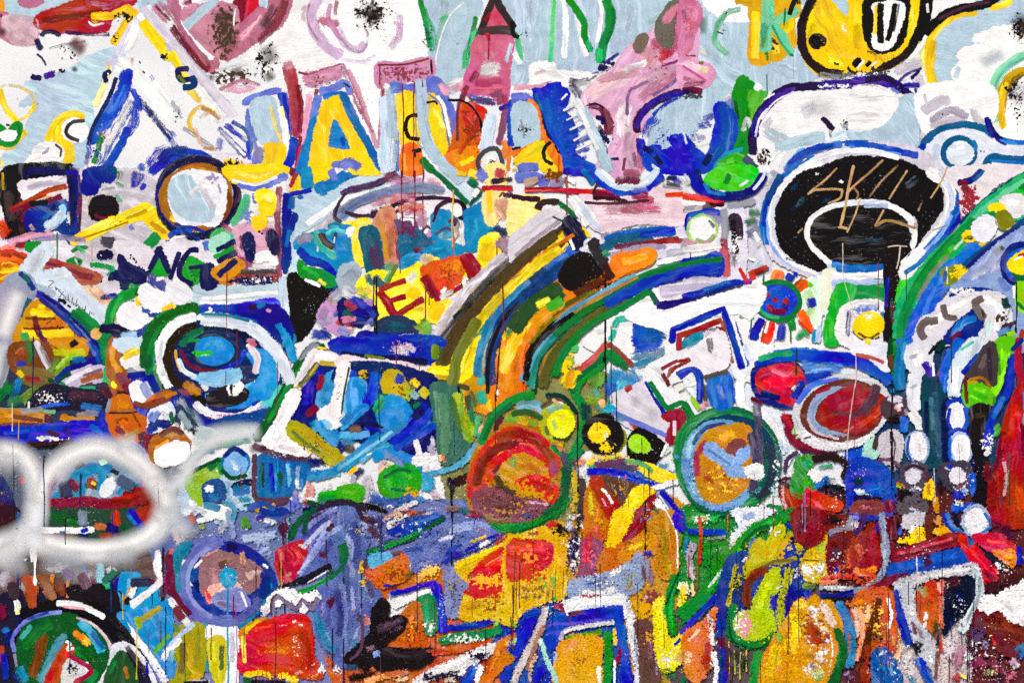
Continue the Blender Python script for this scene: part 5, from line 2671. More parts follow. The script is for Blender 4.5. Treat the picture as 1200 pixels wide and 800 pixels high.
s1 028 30 600 160 700 150
f0 W 70 620 210 660 195 690 250 690 285 640 280
s1 a0a8d8 50 670 200 710 270
s1 V 40 700 180 730 240
s0 063 60 730 -10 700 60 710 150 740 230
s0 083 30 760 -10 720 60 720 130
s1 028 40 700 160 740 240
s2 c70 40 690 290 760 250 810 240
s2 A 26 660 300 760 270
s2 fb3 14 780 250 800 270
f0 d4dcec 60 700 380 720 320 790 290 810 330 780 390 710 420
s2 24b 30 730 350 700 380
s2 W 40 770 320 720 400
s2 028 40 800 380 760 400
s2 U 26 720 330 700 370
s2 02a 40 690 420 740 400
s1 W 40 740 0 760 60 770 140 800 200
s2 fe4 20 745 40 755 120
f0 420 0 775 60 800 20 820 0 820 160 780 120
#tan_house|small tan and white house block beside the sprayed loop
f0 W 0 740 520 800 480 820 470 820 540 770 570
f1 c70 60 720 470 800 420 820 420 820 450 760 500 730 570 715 560
s2 a52 40 720 470 740 560
s2 fb6 20 740 460 800 420
s1 723 26 720 480 770 430 820 420
s2 W 24 740 430 800 410
s2 b8c 40 590 480 640 490 700 560
s2 58a 60 600 480 680 540
#interior_of_loop|dark red and turquoise scene framed by the sprayed white loop
f1 a49 0 250 620 600 600 720 680 740 800 220 800
f1 8098b0 0 330 600 400 570 520 560 620 600 640 690 560 740 260 740
s2 27b 60 370 600 480 590 530 600
f1 28b 0 360 610 420 620 440 680 380 680 360 740 250 740 300 690
s2 4ac 40 460 640 500 650
s2 K 50 350 590 390 570
s3 K 36 520 600 560 620
k K 7 60 340 570 580 680
s2 723 60 320 650 370 690
s3 532 40 280 650 300 740
s2 943 50 420 640 430 690
s1 530 40 440 660 460 690
s2 Y 20 430 660 450 670
s2 073 16 400 660 410 690
s1 28b 40 480 640 470 700
s2 235 40 510 640 540 680
f0 e8ecf4 110 480 690 510 650 530 670 510 710 480 715
s2 W 40 520 640 530 650
s1 cfd 30 470 570 500 560
s2 28b 50 560 720 580 690
s1 27a 40 590 690 660 680
f1 901018 0 230 750 400 740 560 750 600 700 720 700 740 800 230 800
s2 b12 60 480 770 600 740 700 740
s2 28b 40 390 680 380 740 400 800
s1 a8b0c4 24 420 690 400 760 400 800
s2 U 40 400 750 380 800
f0 0c0c3a 0 560 790 600 770 650 770 650 800
s2 313 60 250 780 300 780
r4 634 90 20 680 30 800
f1 226 80 -10 640 40 700 60 800 -10 820
s2 M 50 10 760 20 800
s3 a52 30 100 620 110 680
s3 A 40 90 650 120 640
#sprayed_white_loops|two soft white sprayed loops linked like a figure eight
%2
r1 f8f9fc 165 -60 520 60 520 140 580 170 680 170 780 150 860 70 920 -60 960
r0 W 100 0 500 90 520 150 590 180 700 160 810
r1 f8f9fc 170 240 640 300 560 420 500 540 510 640 560 720 640 770 720 800 800
r0 W 110 190 820 195 720 230 620 320 540 450 500 560 530 660 590 740 680
r1 W 110 560 490 660 560 740 640
r6 W 160 0 560 60 580
r1 W 110 770 690 790 790
k S 5 40 60 520 120 680
d K 3 62 480 800
d K 3 744 690 800
@200,400
#round_bowl|big round blue bowl eye with red, green and white rings and a small bird
%1
f0 0a1c74 0 20 60 100 -60 320 -60 460 0 520 120 480 240 380 330 240 380 120 340 40 240 10 140
s1 d8e4f0 50 420 -20 490 60 530 130 560 200
s2 e0e4f0 50 440 -10 500 30 550 120
s2 28b 60 540 0 570 60
s2 0a1c74 40 530 30 560 80
s2 M 30 540 60 560 90
f1 68b8e0 30 130 130 250 140 330 100 390 60 420 120 380 220 330 200 230 240 180 290 170 200
f1 2a8cd8 70 380 60 440 50 490 110 490 190 440 260 340 300 260 300 330 260 390 200 410 140
s2 59d 40 430 80 460 150 440 210
s3 W 60 360 110 390 130 370 190
s2 e0c8d8 40 350 90 370 50
s3 c68 40 390 20 360 40
s2 P 40 360 20 400 0
s2 R 24 345 60 335 110
s2 c67 24 480 80 490 110
e0 2a86c4 20 180 50 130 85 5
s1 19a 60 130 20 240 10 250 80
s2 27c 60 220 60 250 90
s2 2b5 20 130 55 185 60
k H 11 40 110 40 200 80
k m 8 20 110 50 190 75
s1 0a1044 34 60 -20 50 40 80 90 160 130 250 135 310 100 330 30 310 -40
s1 05a 24 300 -20 305 50 260 110
s2 713 26 50 20 80 90 160 125 230 130
s1 c24 14 130 120 180 130
s2 073 20 30 20 70 -20
s1 B 24 260 130 320 120 340 60
s1 c8d8ec 20 60 90 130 150 220 165
s0 310 40 0 60 20 130 60 160 110 170
s1 K 30 20 110 60 160 110 165
s0 Y 24 15 30 20 90 40 120
s1 c70 60 70 200 110 230 140 210
s2 d92 40 40 190 100 200
s3 845 40 30 220 100 250
s2 W 40 140 190 160 220
s0 110 40 110 250 160 290
f0 211 0 180 260 230 235 280 245 330 230 360 240 320 280 250 295 190 290
f0 1c1a20 0 230 210 270 190 280 240 250 290 220 280
f0 W 20 278 210 300 195 325 200 320 225 285 240 275 230
s0 K 10 298 210 302 214
s2 423 20 260 270 320 250
k S 6 40 240 240 340 290
d K 5 168 140 280
d K 5 232 130 230
s1 U 30 40 280 70 330 130 370
s1 02a 30 60 320 130 370 240 390 380 360
s0 f0e8f4 40 115 290 160 325 250 355 350 340 440 270 490 190 495 110
s2 W 20 130 300 220 345 330 340 430 270
k c8a 5 70 170 330 330 370
s2 24b 20 380 300 440 260
s2 P 14 470 170 490 210
f1 5cb 50 440 280 500 220 540 250 490 320 440 310
s3 abe 40 400 330 460 300
#white_smoke|hazy white and mint smear below the round bowl
f1 038 0 200 380 420 330 470 330 420 420 300 420
r2 dce8e8 110 110 480 200 430 320 415 420 420
r3 c4d4d8 90 90 330 140 420 190 440
s3 S 60 30 260 80 340 130 400
s4 T 40 70 300 120 360
s4 k 40 60 380 120 430
k K 6 60 60 360 140 440
r4 W 120 100 520 60 600 0 640
s3 4a8 40 200 490 300 470 380 460
s3 S 50 100 560 160 500 250 470
s2 28a 30 110 520 210 510
s1 a94 30 0 420 40 410
f1 e8ecf0 0 -10 440 60 450 80 500 40 550 -10 560
s1 a40 40 0 400 30 420
s3 W 40 0 420 40 380
s2 063 30 0 330 10 380
s4 S 60 0 600 60 620
s5 k 20 50 620 110 590
r4 l 160 40 720 20 800
s3 P 26 70 770 100 790
#small_blue_eye|small periwinkle eye ring over a lime patch
f1 b0c4d8 0 60 640 180 580 380 570 380 760 200 760 120 800 60 800
f1 8ab840 0 80 640 160 590 240 570 220 640 140 690 140 760 100 720
s2 ac4 60 120 650 180 620
s1 063 50 180 590 240 560 260 610
s2 042 24 100 610 160 580 230 550
s1 083 40 230 570 250 620
s1 c90 14 80 620 110 600
o1 16a 26 305 570 60 62
e0 7aa8dc 20 305 575 46 46
s3 cde 30 280 560 320 590
s2 W 12 290 590 320 600
s1 0a1c74 26 250 540 300 500 350 530
s1 042 26 240 600 290 640 360 625
s3 W 16 190 660 230 640
s2 W 12 215 605 222 602
s2 98b8d8 50 270 650 260 720 300 780
s0 0a1044 40 290 680 350 660 390 660
f1 248 0 160 680 220 650 250 690 240 750 170 750
s2 16a 60 180 720 220 740
s1 16a 60 300 700 370 690
s2 28a 40 310 740 380 740
s2 W 40 160 690 200 690
s2 X 30 130 720 140 780
s2 W 50 100 740 110 790
s2 642 16 160 760 260 755
f0 W 0 180 780 260 770 270 810 160 810
s2 ace 40 320 780 380 770
s2 073 20 340 770 380 760
#charcoal_shelf|smoky charcoal lines forming a box over blue curtains
r4 534 60 370 500 460 500
f1 16a 90 420 540 620 550 640 620 560 720 450 730 410 700
s2 4ad 30 500 560 490 700
s2 6bd 26 550 570 560 680
s1 02a 30 470 570 480 700
s3 042 30 430 560 430 690
s3 g 40 510 600 520 690
s2 8bd 26 600 580 590 670
s2 28c 30 620 640 600 700
s3 W 30 590 640 600 700
s3 a8a 40 580 740 590 690
s1 534 34 395 530 392 620 395 720 430 745 520 750
s2 645 34 390 480 440 510 520 530 620 545
s2 423 40 420 500 460 490
s3 534 60 500 540 680 550
s3 324 50 640 560 740 560
k W 5 40 400 500 620 550
s1 534 44 400 740 500 750 560 740
s2 c90 36 410 780 480 770
s1 Y 24 400 790 470 770
s2 0a2084 40 490 780 540 790
s0 U 40 565 750 570 800
#white_trumpet|white trumpet outline with yellow and green shadow bars
f0 052 120 640 40 700 20 700 60 600 200 480 360 430 450 400 440 470 330 540 200
s1 083 24 660 60 560 200 460 370
s2 S 50 690 10 640 60
s3 S 30 640 40 600 90
f0 0a1c74 90 600 200 700 90 800 110 830 220 830 480 700 500 560 400 560 330
s2 13a 60 650 180 640 300
s2 12a 50 700 130 720 240
f0 f0e8ec 120 660 60 690 50 820 80 820 110 700 90 640 170 600 215 590 200
s0 W 30 680 70 740 70 810 90
s2 740 10 690 30 760 40 820 60
s0 Y 12 690 28 730 34
s2 q 26 700 100 760 105 810 115
s2 552 34 600 210 640 170 690 100
s3 Y 14 650 160 690 105
s1 c94 20 575 230 600 210
f0 f2eeee 120 560 245 600 240 590 290 540 370 530 400 560 450 630 510 640 530 500 500 440 470 490 390
s1 W 40 560 290 510 390 490 460
s2 e4d8e0 30 500 490 600 510
s1 912 40 710 160 700 230
s2 713 40 690 310 650 340
f1 4aa0d0 100 730 170 790 150 770 260 730 310 690 290
s1 39c 40 740 190 720 290
s0 W 34 810 130 780 240 760 320
f0 f0ecec 60 790 300 800 380 760 390 740 380 700 350 700 330 740 310
k K 5 40 740 240 800 320
k b4a 5 50 690 320 760 400
s2 6bd 40 700 370 740 400
s3 9ce 30 720 380 750 360
s2 4ad 50 670 370 690 420
s2 28c 60 740 420 800 440
f0 a8a010 40 570 380 640 410 700 460 780 520 790 560 760 570 680 510 620 480 560 430
k K 6 120 570 390 780 560
s2 c90 16 580 400 660 440 770 540
s2 560 20 570 420 640 480 700 520
s1 Y 14 640 510 660 520
d q 8 746 550 605
s2 0a1c74 50 640 560 700 570
s1 28c 50 640 620 720 620 800 590
s2 4ac 40 680 640 800 610
s1 c87 60 650 690 650 740
s2 e8a8a0 40 640 660 670 700
s3 W 60 700 680 760 670
s3 w 30 690 740 620 730
s1 2a2 50 700 720 760 715 820 710
s1 083 40 690 730 740 740 820 720
s1 042 24 640 750 720 770 800 760
s2 A 30 620 740 640 760
s1 0a1044 40 620 790 720 780 800 790
s2 U 50 580 720 600 780
@400,400
#yellow_beam|yellow beam joining the white trumpet to the rainbow arch
%1
f1 02a 0 -10 -10 470 -10 430 90 300 80 150 60 -10 50
s3 24c 60 60 20 160 30
s4 W 60 240 40 330 40
s4 B 60 380 50 420 20
s4 cde 40 300 10 350 50
s2 0a1044 40 0 60 130 75 280 85 400 95
s2 W 30 0 70 100 90
k c9a 7 60 200 -10 380 70
f1 f0dce0 5 0 75 120 90 250 100 380 130 430 140 420 170 300 150 160 130 0 120
k c57 6 80 130 90 330 150
s2 W 40 260 125 340 140
s1 x 16 110 65 200 80
s2 552 40 440 100 500 110
f0 fd1 160 420 130 500 130 560 110 600 60 620 0 660 -10 640 80 590 160 520 190 400 175
s1 Y 50 520 150 580 110 620 30
s2 c90 24 430 165 520 170
s1 fe5 20 420 140 500 150
s1 431 40 370 180 440 190 510 200
s2 543 30 480 200 560 210 600 220
d 713 7 257 10 140
s2 563 60 480 30 460 90
s3 a80 60 490 70 510 40
s3 d94 50 500 60 480 80
s2 342 40 510 20 560 0
s1 682 40 440 20 440 80
k K 6 30 430 20 520 120
#blue_shards|ultramarine and sky blue shards crossing under the yellow beam
f1 0a1a62 0 0 120 440 180 430 500 360 560 220 480 0 420
s1 W 50 0 130 0 220
s2 073 24 35 130 20 220 10 330
s0 02a 40 55 140 50 200
s1 ca1 50 100 140 105 170
k K 6 40 80 130 130 190
f0 3a94d4 90 30 200 70 180 110 210 105 310 60 330 20 350
s1 5ae 40 60 220 60 300
s1 02b 70 165 150 150 220 130 290
s1 24c 40 170 160 140 270
s2 Y 60 230 170 250 220
f1 c8b010 60 210 150 270 150 310 220 300 260 250 270 200 220
s2 02b 50 260 170 290 180
s2 Y 40 330 180 360 210
s2 ab3 50 330 210 300 280
s1 cb2 60 380 250 400 230
s2 8bb 40 330 240 360 260
s2 2a6 30 190 250 150 330
s2 083 30 340 310 370 290
s2 042 26 290 270 330 310
k 740 7 90 210 160 410 290
s1 072 20 200 250 260 270
f1 2e8cd0 150 180 300 240 260 310 300 320 370 230 390 180 370
s1 49d 60 210 320 290 310
s2 02a 50 350 350 400 290
s1 0c105a 50 330 370 380 320
s1 02a 60 200 460 290 420 340 370
s2 0a126c 40 210 480 310 500 390 440
s3 W 26 410 340 390 390
s0 28c 60 0 590 80 530 160 460 240 410 300 370
s1 39d 30 20 600 120 500 230 420 310 350
s0 28c 60 240 500 320 440 420 390
s1 3ad 30 300 470 400 410 440 380
s0 28c 44 0 400 60 350 120 300
s1 5ad 40 0 440 80 440 130 430
s2 58b 40 0 470 60 470
s2 754 40 40 410 90 410
s2 543 44 20 500 60 500
s2 K 24 90 390 180 400
s1 02a 24 110 400 200 420
s2 4ac 34 90 560 180 500 230 480
s3 W 10 120 530 190 510
s1 28c 60 150 540 230 520 340 560
s2 0c105a 40 100 590 60 640
s1 Y 30 40 620 70 590
s2 q 40 0 560 10 530
f0 e8e4ea 20 340 550 400 530 450 520 460 560 450 610 390 600 360 580
s1 W 30 345 460 360 510 380 540
s2 e4dcec 30 430 440 430 520
s2 b8b0c8 50 420 480 430 540
s2 d0b8c0 40 200 550 180 600
s2 V 70 130 620 110 700 100 760
s2 b8b0c8 60 60 650 40 640
s2 W 50 0 660 40 650
s2 8c9cc8 60 150 700 180 760
s2 a98 40 80 690 70 750
s2 Y 26 215 580 230 570
s1 F 20 200 580 180 620
#green_pebble|bright green rounded pebble shape on lavender ground
s1 28b 40 360 640 370 580
s1 39c 90 400 620 410 700
s2 6bd 40 370 710 400 640
f0 1a9a10 80 180 640 230 595 290 575 350 600 365 650 340 700 220 730 190 700
s2 3c1 40 220 620 240 690
s2 4c2 24 280 610 330 640
s2 063 24 200 640 270 600 330 610
s2 063 24 230 690 310 700
k y 8 30 280 680 360 740
f0 2a1 0 -10 690 90 680 100 720 80 755 -10 750
s2 4b2 24 0 700 70 710
s1 K 30 0 775 60 765 130 770 210 795
s2 46a 50 200 760 320 760
s3 16b 40 310 740 400 730
s3 W 40 200 780 280 740
s3 5ad 30 300 770 370 750
#green_lance|steel blue and green bands at the arch's left foot
f1 3a6a58 90 430 210 540 220 560 340 600 470 540 550 470 560 450 400
s2 586 60 470 240 490 400 480 530
s3 7a8 30 440 230 460 400
s1 ab2 50 540 240 560 340 600 460
s2 8b3 30 560 290 570 400 610 470
s3 473 40 520 260 560 430
s2 286 40 590 250 620 380
s3 543 40 590 240 590 330
s2 4a6 40 640 350 640 450
s2 2a8 60 650 230 660 290
s2 3a9 40 690 150 640 200
s2 ec2 40 700 80 690 130
f1 O 90 720 80 830 -10 830 280 760 280 720 320
s2 fb2 60 770 30 740 70
s2 e70 60 780 120 770 220
s2 fa4 60 650 310 690 330
s2 F 30 640 430 670 390
s1 28a 30 680 0 640 80 630 150
s2 6ac 20 700 0 660 60
s1 K 20 720 -10 690 90 680 170
s2 K 10 745 0 735 120 725 280
s2 K 8 690 150 685 240
s0 K 12 548 210 552 240
k W 6 18 720 200 745 280
s1 083 40 830 270 740 320 690 380 660 470
s2 052 20 820 290 740 340 690 400
s1 49b 30 660 430 640 500 580 560 500 600 400 620
s1 5ac 36 640 480 560 570 460 610
s3 8cd 16 640 500 560 590
s0 311 50 500 660 560 650 610 620 660 590
s1 213 30 500 640 530 665
s1 113 30 495 650 520 680 515 720
s3 523 40 590 640 640 590 690 530
s3 W 24 470 650 480 720
s3 F 40 460 530 470 560
s3 b65 40 490 570 480 530
#red_disc|great red and orange disc ringed by dark green
s2 O 50 680 640 700 660
@500,440
#red_disc|great red and orange disc ringed by dark green
%0
f1 8a8a50 30 100 60 780 -20 900 140 820 300 680 420 720 760 200 760 100 600
%1
f1 b87a20 20 270 280 350 200 480 160 600 250 640 400 600 560 460 660 300 660 200 600 210 420
s2 584 50 400 180 500 140 560 170
s2 7ab 60 420 150 520 140 560 200
s2 7a3 50 370 200 440 200 520 230
s2 ca2 50 430 200 480 220
s3 543 40 340 190 380 150
s2 523 40 350 180 320 260
f1 d02a18 20 200 560 210 440 260 350 340 270 430 250 530 290 600 360 620 420 580 470 560 400 480 370 410 370 360 400 320 450 290 520 260 560
s1 e32 60 290 390 360 300 450 290 550 350
s2 f63 20 300 330 380 270 470 270
s3 a12 30 240 480 280 400 350 340 470 310
s3 e84 14 330 370 420 320 520 330
s1 946 60 590 400 600 460
s2 b23 60 220 530 240 440 270 380
f1 c8902c 20 330 480 380 400 450 370 540 420 560 480 480 520 400 540
s2 8a5 40 400 380 410 430
s2 ea2 50 470 400 520 430
s3 O 40 390 470 450 500
s3 523 30 310 460 350 410
f1 d83014 20 420 500 500 470 570 490 615 540 590 590 540 580 470 540
s2 f52 40 490 490 560 520 590 560
s3 fa2 24 430 540 510 560 560 590
k c90 9 130 380 480 600 600
f2 84485c 20 220 560 320 520 420 570 540 590 560 640 460 680 320 670 240 640
k 423 7 160 240 540 540 660
k c92 8 110 270 560 540 680
s3 a68 30 420 630 520 620
s2 dac 20 480 590 570 600
s3 O 50 290 480 290 520
s3 523 60 330 460 340 540
s4 U 40 160 590 190 640
s4 T 40 150 560 200 590
s3 923 30 160 640 240 640
s0 083 44 255 320 290 230 350 150 430 100 500 90
s1 063 24 270 300 320 200 400 130
s0 084 54 720 340 700 370 650 400
s1 064 60 650 370 660 450 640 530
s2 546 40 630 350 650 420 660 480
s3 645 60 690 380 700 500
s0 083 60 290 680 360 700 450 710 540 680 620 620 650 560
s2 2a4 24 330 700 440 700 540 670 640 590
s2 042 20 280 690 360 720 480 720
s2 06a 24 430 660 500 650
s2 052 20 590 320 620 360
s1 083 24 580 330 630 370
s2 fc4 20 620 320 640 330
#yellow_bulb_eye|yellow bulb eye in an olive ring beside the red disc
e1 a8b020 0 610 215 75 80
s2 8b9 50 560 160 640 150
s2 542 30 540 150 600 110 660 120 700 170
s1 033 26 560 90 640 100 700 170
s2 342 30 690 230 650 290 590 290
s2 563 30 560 230 570 280
e0 ee2 0 630 225 52 56
s2 fe6 24 620 190 640 200
s3 ac6 26 590 200 610 260
s2 W 14 600 120 640 130
s1 F 20 590 110 630 140
#black_ring_spots|two black ringed spots with yellow and lime centres side by side
f1 8a8a30 0 890 240 930 290 900 350 860 340
e0 140c0c 0 825 275 88 82 10
f0 Y 0 770 270 790 235 830 240 850 270 820 285 830 295 780 300
k Y 9 60 800 310 890 360
k W 6 10 830 260 850 300
s3 844 40 960 210 980 240
s2 A 26 960 240 1040 230
e0 120a0a 0 1025 330 82 85 0
s3 280 20 950 330 970 370
f0 ad2 40 970 290 1010 295 1040 340 1000 355 960 330
s0 X 24 1000 320 1020 345
d K 5 1007 290 360
d K 4 798 200 260
k ec2 8 70 740 360 980 410
s3 Y 40 800 390 900 390
s2 fd3 50 750 400 790 410
s3 e83 50 720 390 740 400
s3 e85 30 700 400 730 420
#plum_wing_head|pointed head with plum wings, yellow beak and blue brow
s2 06c 90 860 420 960 430 1060 470
f1 fd2 0 940 400 1040 420 1160 470 1150 500 1090 490 1000 440
s1 5a6 30 760 430 880 400 1000 410 1060 450
s2 635 60 780 430 880 410 940 400
s2 546 50 860 430 940 430 1000 430
s1 02b 50 750 450 850 450 960 480 1080 520
s2 14c 24 800 450 900 470 1050 510
s2 cde 34 1120 430 1160 440
s3 49b 50 1080 420 1140 420
s0 dcdcec 34 1060 525 1120 510 1190 490
s0 W 20 1050 525 1180 492
f1 5c3c30 100 820 470 900 490 990 520 960 580 920 610 890 570 840 530
s3 c92 20 860 500 900 560
k y 7 50 840 490 960 590
s2 435 40 880 500 920 580
s3 W 16 900 460 905 490
f0 Y 110 940 590 980 530 1040 520 1060 560 1000 640 940 720 900 800 850 800 880 690
s0 fe4 30 900 700 980 580
f1 c86018 90 760 520 800 540 860 640 880 680 830 760 740 760 740 620
s2 db0 40 770 540 770 660
s3 O 40 800 600 790 700
f0 a8101c 50 770 490 810 480 830 540 890 590 880 650 850 660 820 600
s1 W 20 820 530 850 560 870 600
s1 f9c 14 820 570 840 610
s3 d56 50 760 720 820 760
f0 901020 140 1060 560 1050 620 960 740 910 780 900 750 980 650
s2 b46 20 1050 580 1000 660
s2 d98 24 1030 590 1010 650
s0 W 50 1080 580 1100 620 1140 680
f1 c0781a 90 1060 640 1110 640 1150 700 1170 800 900 800 980 740
s3 6a3 26 1060 620 1090 660
s1 02b 50 1100 540 1160 620 1200 720
s1 U 20 1080 550 1150 640 1180 760
s2 W 12 1090 560 1150 650
s2 063 20 1060 610 1090 650
s1 433 44 730 480 720 580 720 680
s3 K 40 700 470 760 470
s2 c92 26 680 590 690 640
s2 ca2 40 690 440 700 600
s3 K 26 720 620 700 760
k W 6 60 690 640 740 760
d K 8 1040 430 600
d K 8 1026 600 790
d 073 5 1020 430 640
d 073 5 947 560 680
#lilac_wedge|lilac wedge with maroon drip between blue shards
s3 24b 80 860 40 870 90
s3 4ac 60 930 20 900 100
s1 F 34 810 130 830 120
s1 2ac 50 840 150 860 160
s3 6a8 60 780 60 800 100
f1 d4ced8 30 870 100 960 60 1020 40 1060 120 1120 200 1130 300 1040 240 940 190
r8 k 90 980 120
r8 S 110 1060 180
s2 902 30 930 70 960 50
s1 U 30 870 170 960 210 1120 280
s3 58b 40 880 190 940 200
f0 901028 90 1110 190 1160 170 1200 180 1190 240 1150 310 1130 300 1150 220
s1 d8c0d0 20 1160 210 1160 280
s2 W 34 1100 380 1130 320
s2 cdc 30 1110 370 1140 340
s2 02a 20 1020 20 1080 120 1110 180
d 902 6 1143 200 300
#lavender_slab|lavender slab with vertical drips left of the red disc
s2 211 14 110 500 118 640 118 800
d K 7 118 520 860
@760,400,3.3333
#brown_sky_fill|white and pale blue undercoat around the round owl eye
%0
f0 dfe4ee 0 330 100 1000 100 1000 400 540 520 480 460 420 300 340 260
f1 26c 0 780 420 960 300 980 640 800 640
f1 401828 0 520 540 780 580 960 640 940 830 600 830 560 700
#winking_owl_eye|green ringed round eye with ochre iris and lavender check mark
%1
s0 W 40 370 110 355 170 360 240 390 280
s1 W 50 430 270 490 340 520 400
s2 cde 40 500 380 540 440
s1 26c 60 330 0 350 60 370 100
s1 d0d8f0 30 380 10 400 70
e0 0a5a40 0 305 465 205 200
s1 083 60 110 470 140 360 220 300 300 285
s1 2a5 20 130 380 190 310 280 280
o0 073 46 305 465 190 185
s1 035 50 190 350 260 310 360 310 440 350 480 420
s1 234 60 470 400 490 480 470 560 420 610
s2 366 30 500 400 510 500 480 580
e0 6a98c8 0 285 480 155 165
s2 9cd 34 150 460 170 380 230 340
s3 9cd 40 160 540 200 600 280 640
s3 0a1c74 26 170 400 220 340 300 320
k 0a1044 6 120 140 340 260 620
k W 5 120 150 360 240 640
f0 c88a14 30 230 360 300 335 390 340 395 470 380 560 300 620 220 610 190 540 190 430
s2 fb2 50 270 380 340 360
s3 c80 60 260 580 330 570
s2 a35 40 230 390 190 440 190 530
s3 b42 50 210 520 260 550
s3 740 40 270 500 330 540
k 730 6 120 200 350 390 620
k fc3 7 90 210 460 380 620
f0 7c463c 0 310 410 340 390 370 395 350 430 320 450
s2 b78 26 330 440 310 450
f0 88a4dc 30 220 430 250 400 330 460 390 410 390 440 350 480 380 520 320 520 290 480
s1 8ae 40 330 490 370 420
s2 6a86c8 16 230 420 320 480
s2 435 50 400 350 420 480 400 600
s3 243 60 440 400 440 500
s3 546 40 420 240 430 340 440 520
s3 6ab 30 400 600 450 560
f0 W 0 380 505 400 485 435 485 440 525 410 530
s1 8ae 20 240 650 300 645 350 630
s1 59c 20 105 445 118 455
s3 W 40 470 620 400 670 360 690
s3 c4e0e0 40 480 560 500 600
k W 6 60 480 400 520 640
#red_bean|glossy red bean shape in a deep blue ring
s1 26c 60 450 80 560 50 700 60 820 80 920 130
s0 02b 50 420 100 520 60 650 60 780 70 890 110 940 160
s2 2a6 26 430 70 500 50 560 45
s3 48d 50 590 100 700 100 760 110
s3 6ae 34 600 130 720 110
s2 02a 50 560 160 640 140 720 130
f0 0a1c74 0 410 120 450 100 560 90 600 140 560 250 480 240 420 200
f0 c8101c 20 430 130 480 105 560 95 600 150 560 190 560 240 500 220 440 190
s1 e22 50 450 150 520 160 560 140
s3 e67 20 480 110 530 130 560 115
s2 b02 30 540 220 550 180
s3 a03 30 430 150 480 120
s1 0a126c 30 440 200 510 220
s2 W 20 560 190 600 160
s2 02a 30 600 150 560 220
d 042 8 577 30 130
s1 M 20 400 220 440 240
s3 S 40 410 240 420 290
#striped_red_oval|tilted red oval with white, grey blue and brown rings
s1 801020 60 540 290 560 360 620 420 720 430
s2 a02 30 520 280 560 340
s2 413 30 590 420 660 440 740 430
k 9d8 8 40 560 330 620 380
e0 d0d0d4 0 750 275 192 132 -14
s1 8cb 16 600 200 680 160 780 145
s1 26c 26 580 240 640 170 740 150
s1 e8e4e8 34 600 360 680 400 780 405 860 370
s0 b8bcc4 14 570 290 590 340
e0 642a24 0 755 270 158 108 -14
s0 90a8c8 34 770 190 700 195 650 240 635 300 670 345 770 355
s2 a23 20 650 200 710 180
s1 c8b8c0 14 620 300 650 350 740 380
f0 9c2420 160 665 290 690 240 740 200 820 180 900 210 920 250 880 310 800 350 700 330
s2 b44 30 740 250 840 230
s3 633 20 700 270 800 290
s3 d76 14 760 350 860 300
s1 534 50 890 170 870 230 830 280
s2 534 30 840 260 780 300
s2 c43 30 800 340 880 290 910 250
s3 345 16 600 380 640 370
s1 734 30 810 45 860 60 920 90
s2 a54 16 830 50 900 60
d e8c0b0 5 808 60 130
s1 d8c0b0 5 812 130 790 260 775 400 772 640
#green_leaf_patch|green leaf patch with red base, white star chip and dark arc
s1 W 20 540 480 560 440 590 430
s1 435 24 530 510 540 460 580 430
s2 S 26 540 540 560 560
f0 1a8a20 60 580 460 640 450 630 500 650 560 610 600 560 590 570 520
s2 2a8 40 600 480 630 470
s2 3b2 40 600 540 630 560
s1 211 40 640 460 720 450 770 480 760 530
s3 K 40 660 530 740 540
s2 2a6 20 660 490 720 480
s1 16b 50 650 560 700 540
f0 W 0 628 515 640 505 665 515 670 530 655 540 640 530
f0 a81018 70 520 570 560 600 610 610 600 660 560 680 530 640
s3 d8b0b8 20 520 560 530 640 580 690
f0 d01014 30 615 580 650 590 700 610 750 630 740 655 690 650 620 640
s1 801020 40 640 660 650 720
s2 234 50 700 580 760 560
s3 K 60 700 560 780 580
s2 cde 20 760 570 850 600
s3 W 16 740 550 830 590
s1 28c 8 608 590 606 680 604 740
s2 K 16 690 540 690 600
k W 6 40 640 560 800 720
#pale_pods|pale grey pods with purple shadows strung down the dark stem
s1 26c 80 810 430 820 520 900 580
f0 a8e0cc 90 850 400 890 380 890 440 860 470 840 450
s1 a8c8c0 30 850 430 870 480
s1 433 30 890 370 880 420
f0 c8c0c8 90 910 370 940 350 980 370 985 420 970 470 920 470 905 420
s2 534 10 945 360 960 400 955 460
s1 645 22 870 500 890 465 940 460 980 490
s1 68d 40 890 500 900 480
s2 S 40 920 500 970 500
s2 a78 26 890 560 930 555
s2 a55 24 900 560 920 575
s0 26c 60 860 560 930 600
s2 K 16 950 480 950 600
s1 533 30 920 250 960 230
#purple_shell|dusty purple shell knot where the oval meets the stem
e0 4a3440 0 960 260 50 40
s2 V 30 930 220 990 230
s2 e0b0a8 30 960 250 980 270
s1 W 20 970 250 990 245
s2 28c 16 950 180 950 200
s2 98a 20 1000 260 1010 290
s3 K 40 930 300 980 300
#arched_gate|grey outlined arch gate over dark red panels
f1 8c2020 90 800 680 850 640 900 650 920 740 920 830 780 830
s2 b43 40 830 720 820 800
s1 9898a8 40 700 740 770 720 810 660 860 630 900 650
s1 a8a8b8 34 890 640 910 720 915 830
s2 c56 30 840 650 870 640
s1 312 24 780 760 830 730 850 680 880 660
s1 u 30 740 770 800 760 830 720
s2 02a 26 900 620 905 680
s1 712 30 940 640 940 740 950 830
s2 d88 16 935 620 930 690
@1000,400
#dark_stem|dark teal stem with white pebbles strung in blue along the right of the wall
%0
f1 1c3c60 90 150 -10 820 -10 820 820 150 820
%1
s1 W 90 60 30 120 30
s2 fe4 50 60 5 75 5
f0 e0e0ec 0 0 10 150 20 160 130 60 60 0 50
s2 Y 24 50 0 80 5
s2 b54 20 10 60 80 75 140 100
s1 042 40 180 -10 170 60 180 130
s2 632 24 170 60 180 130
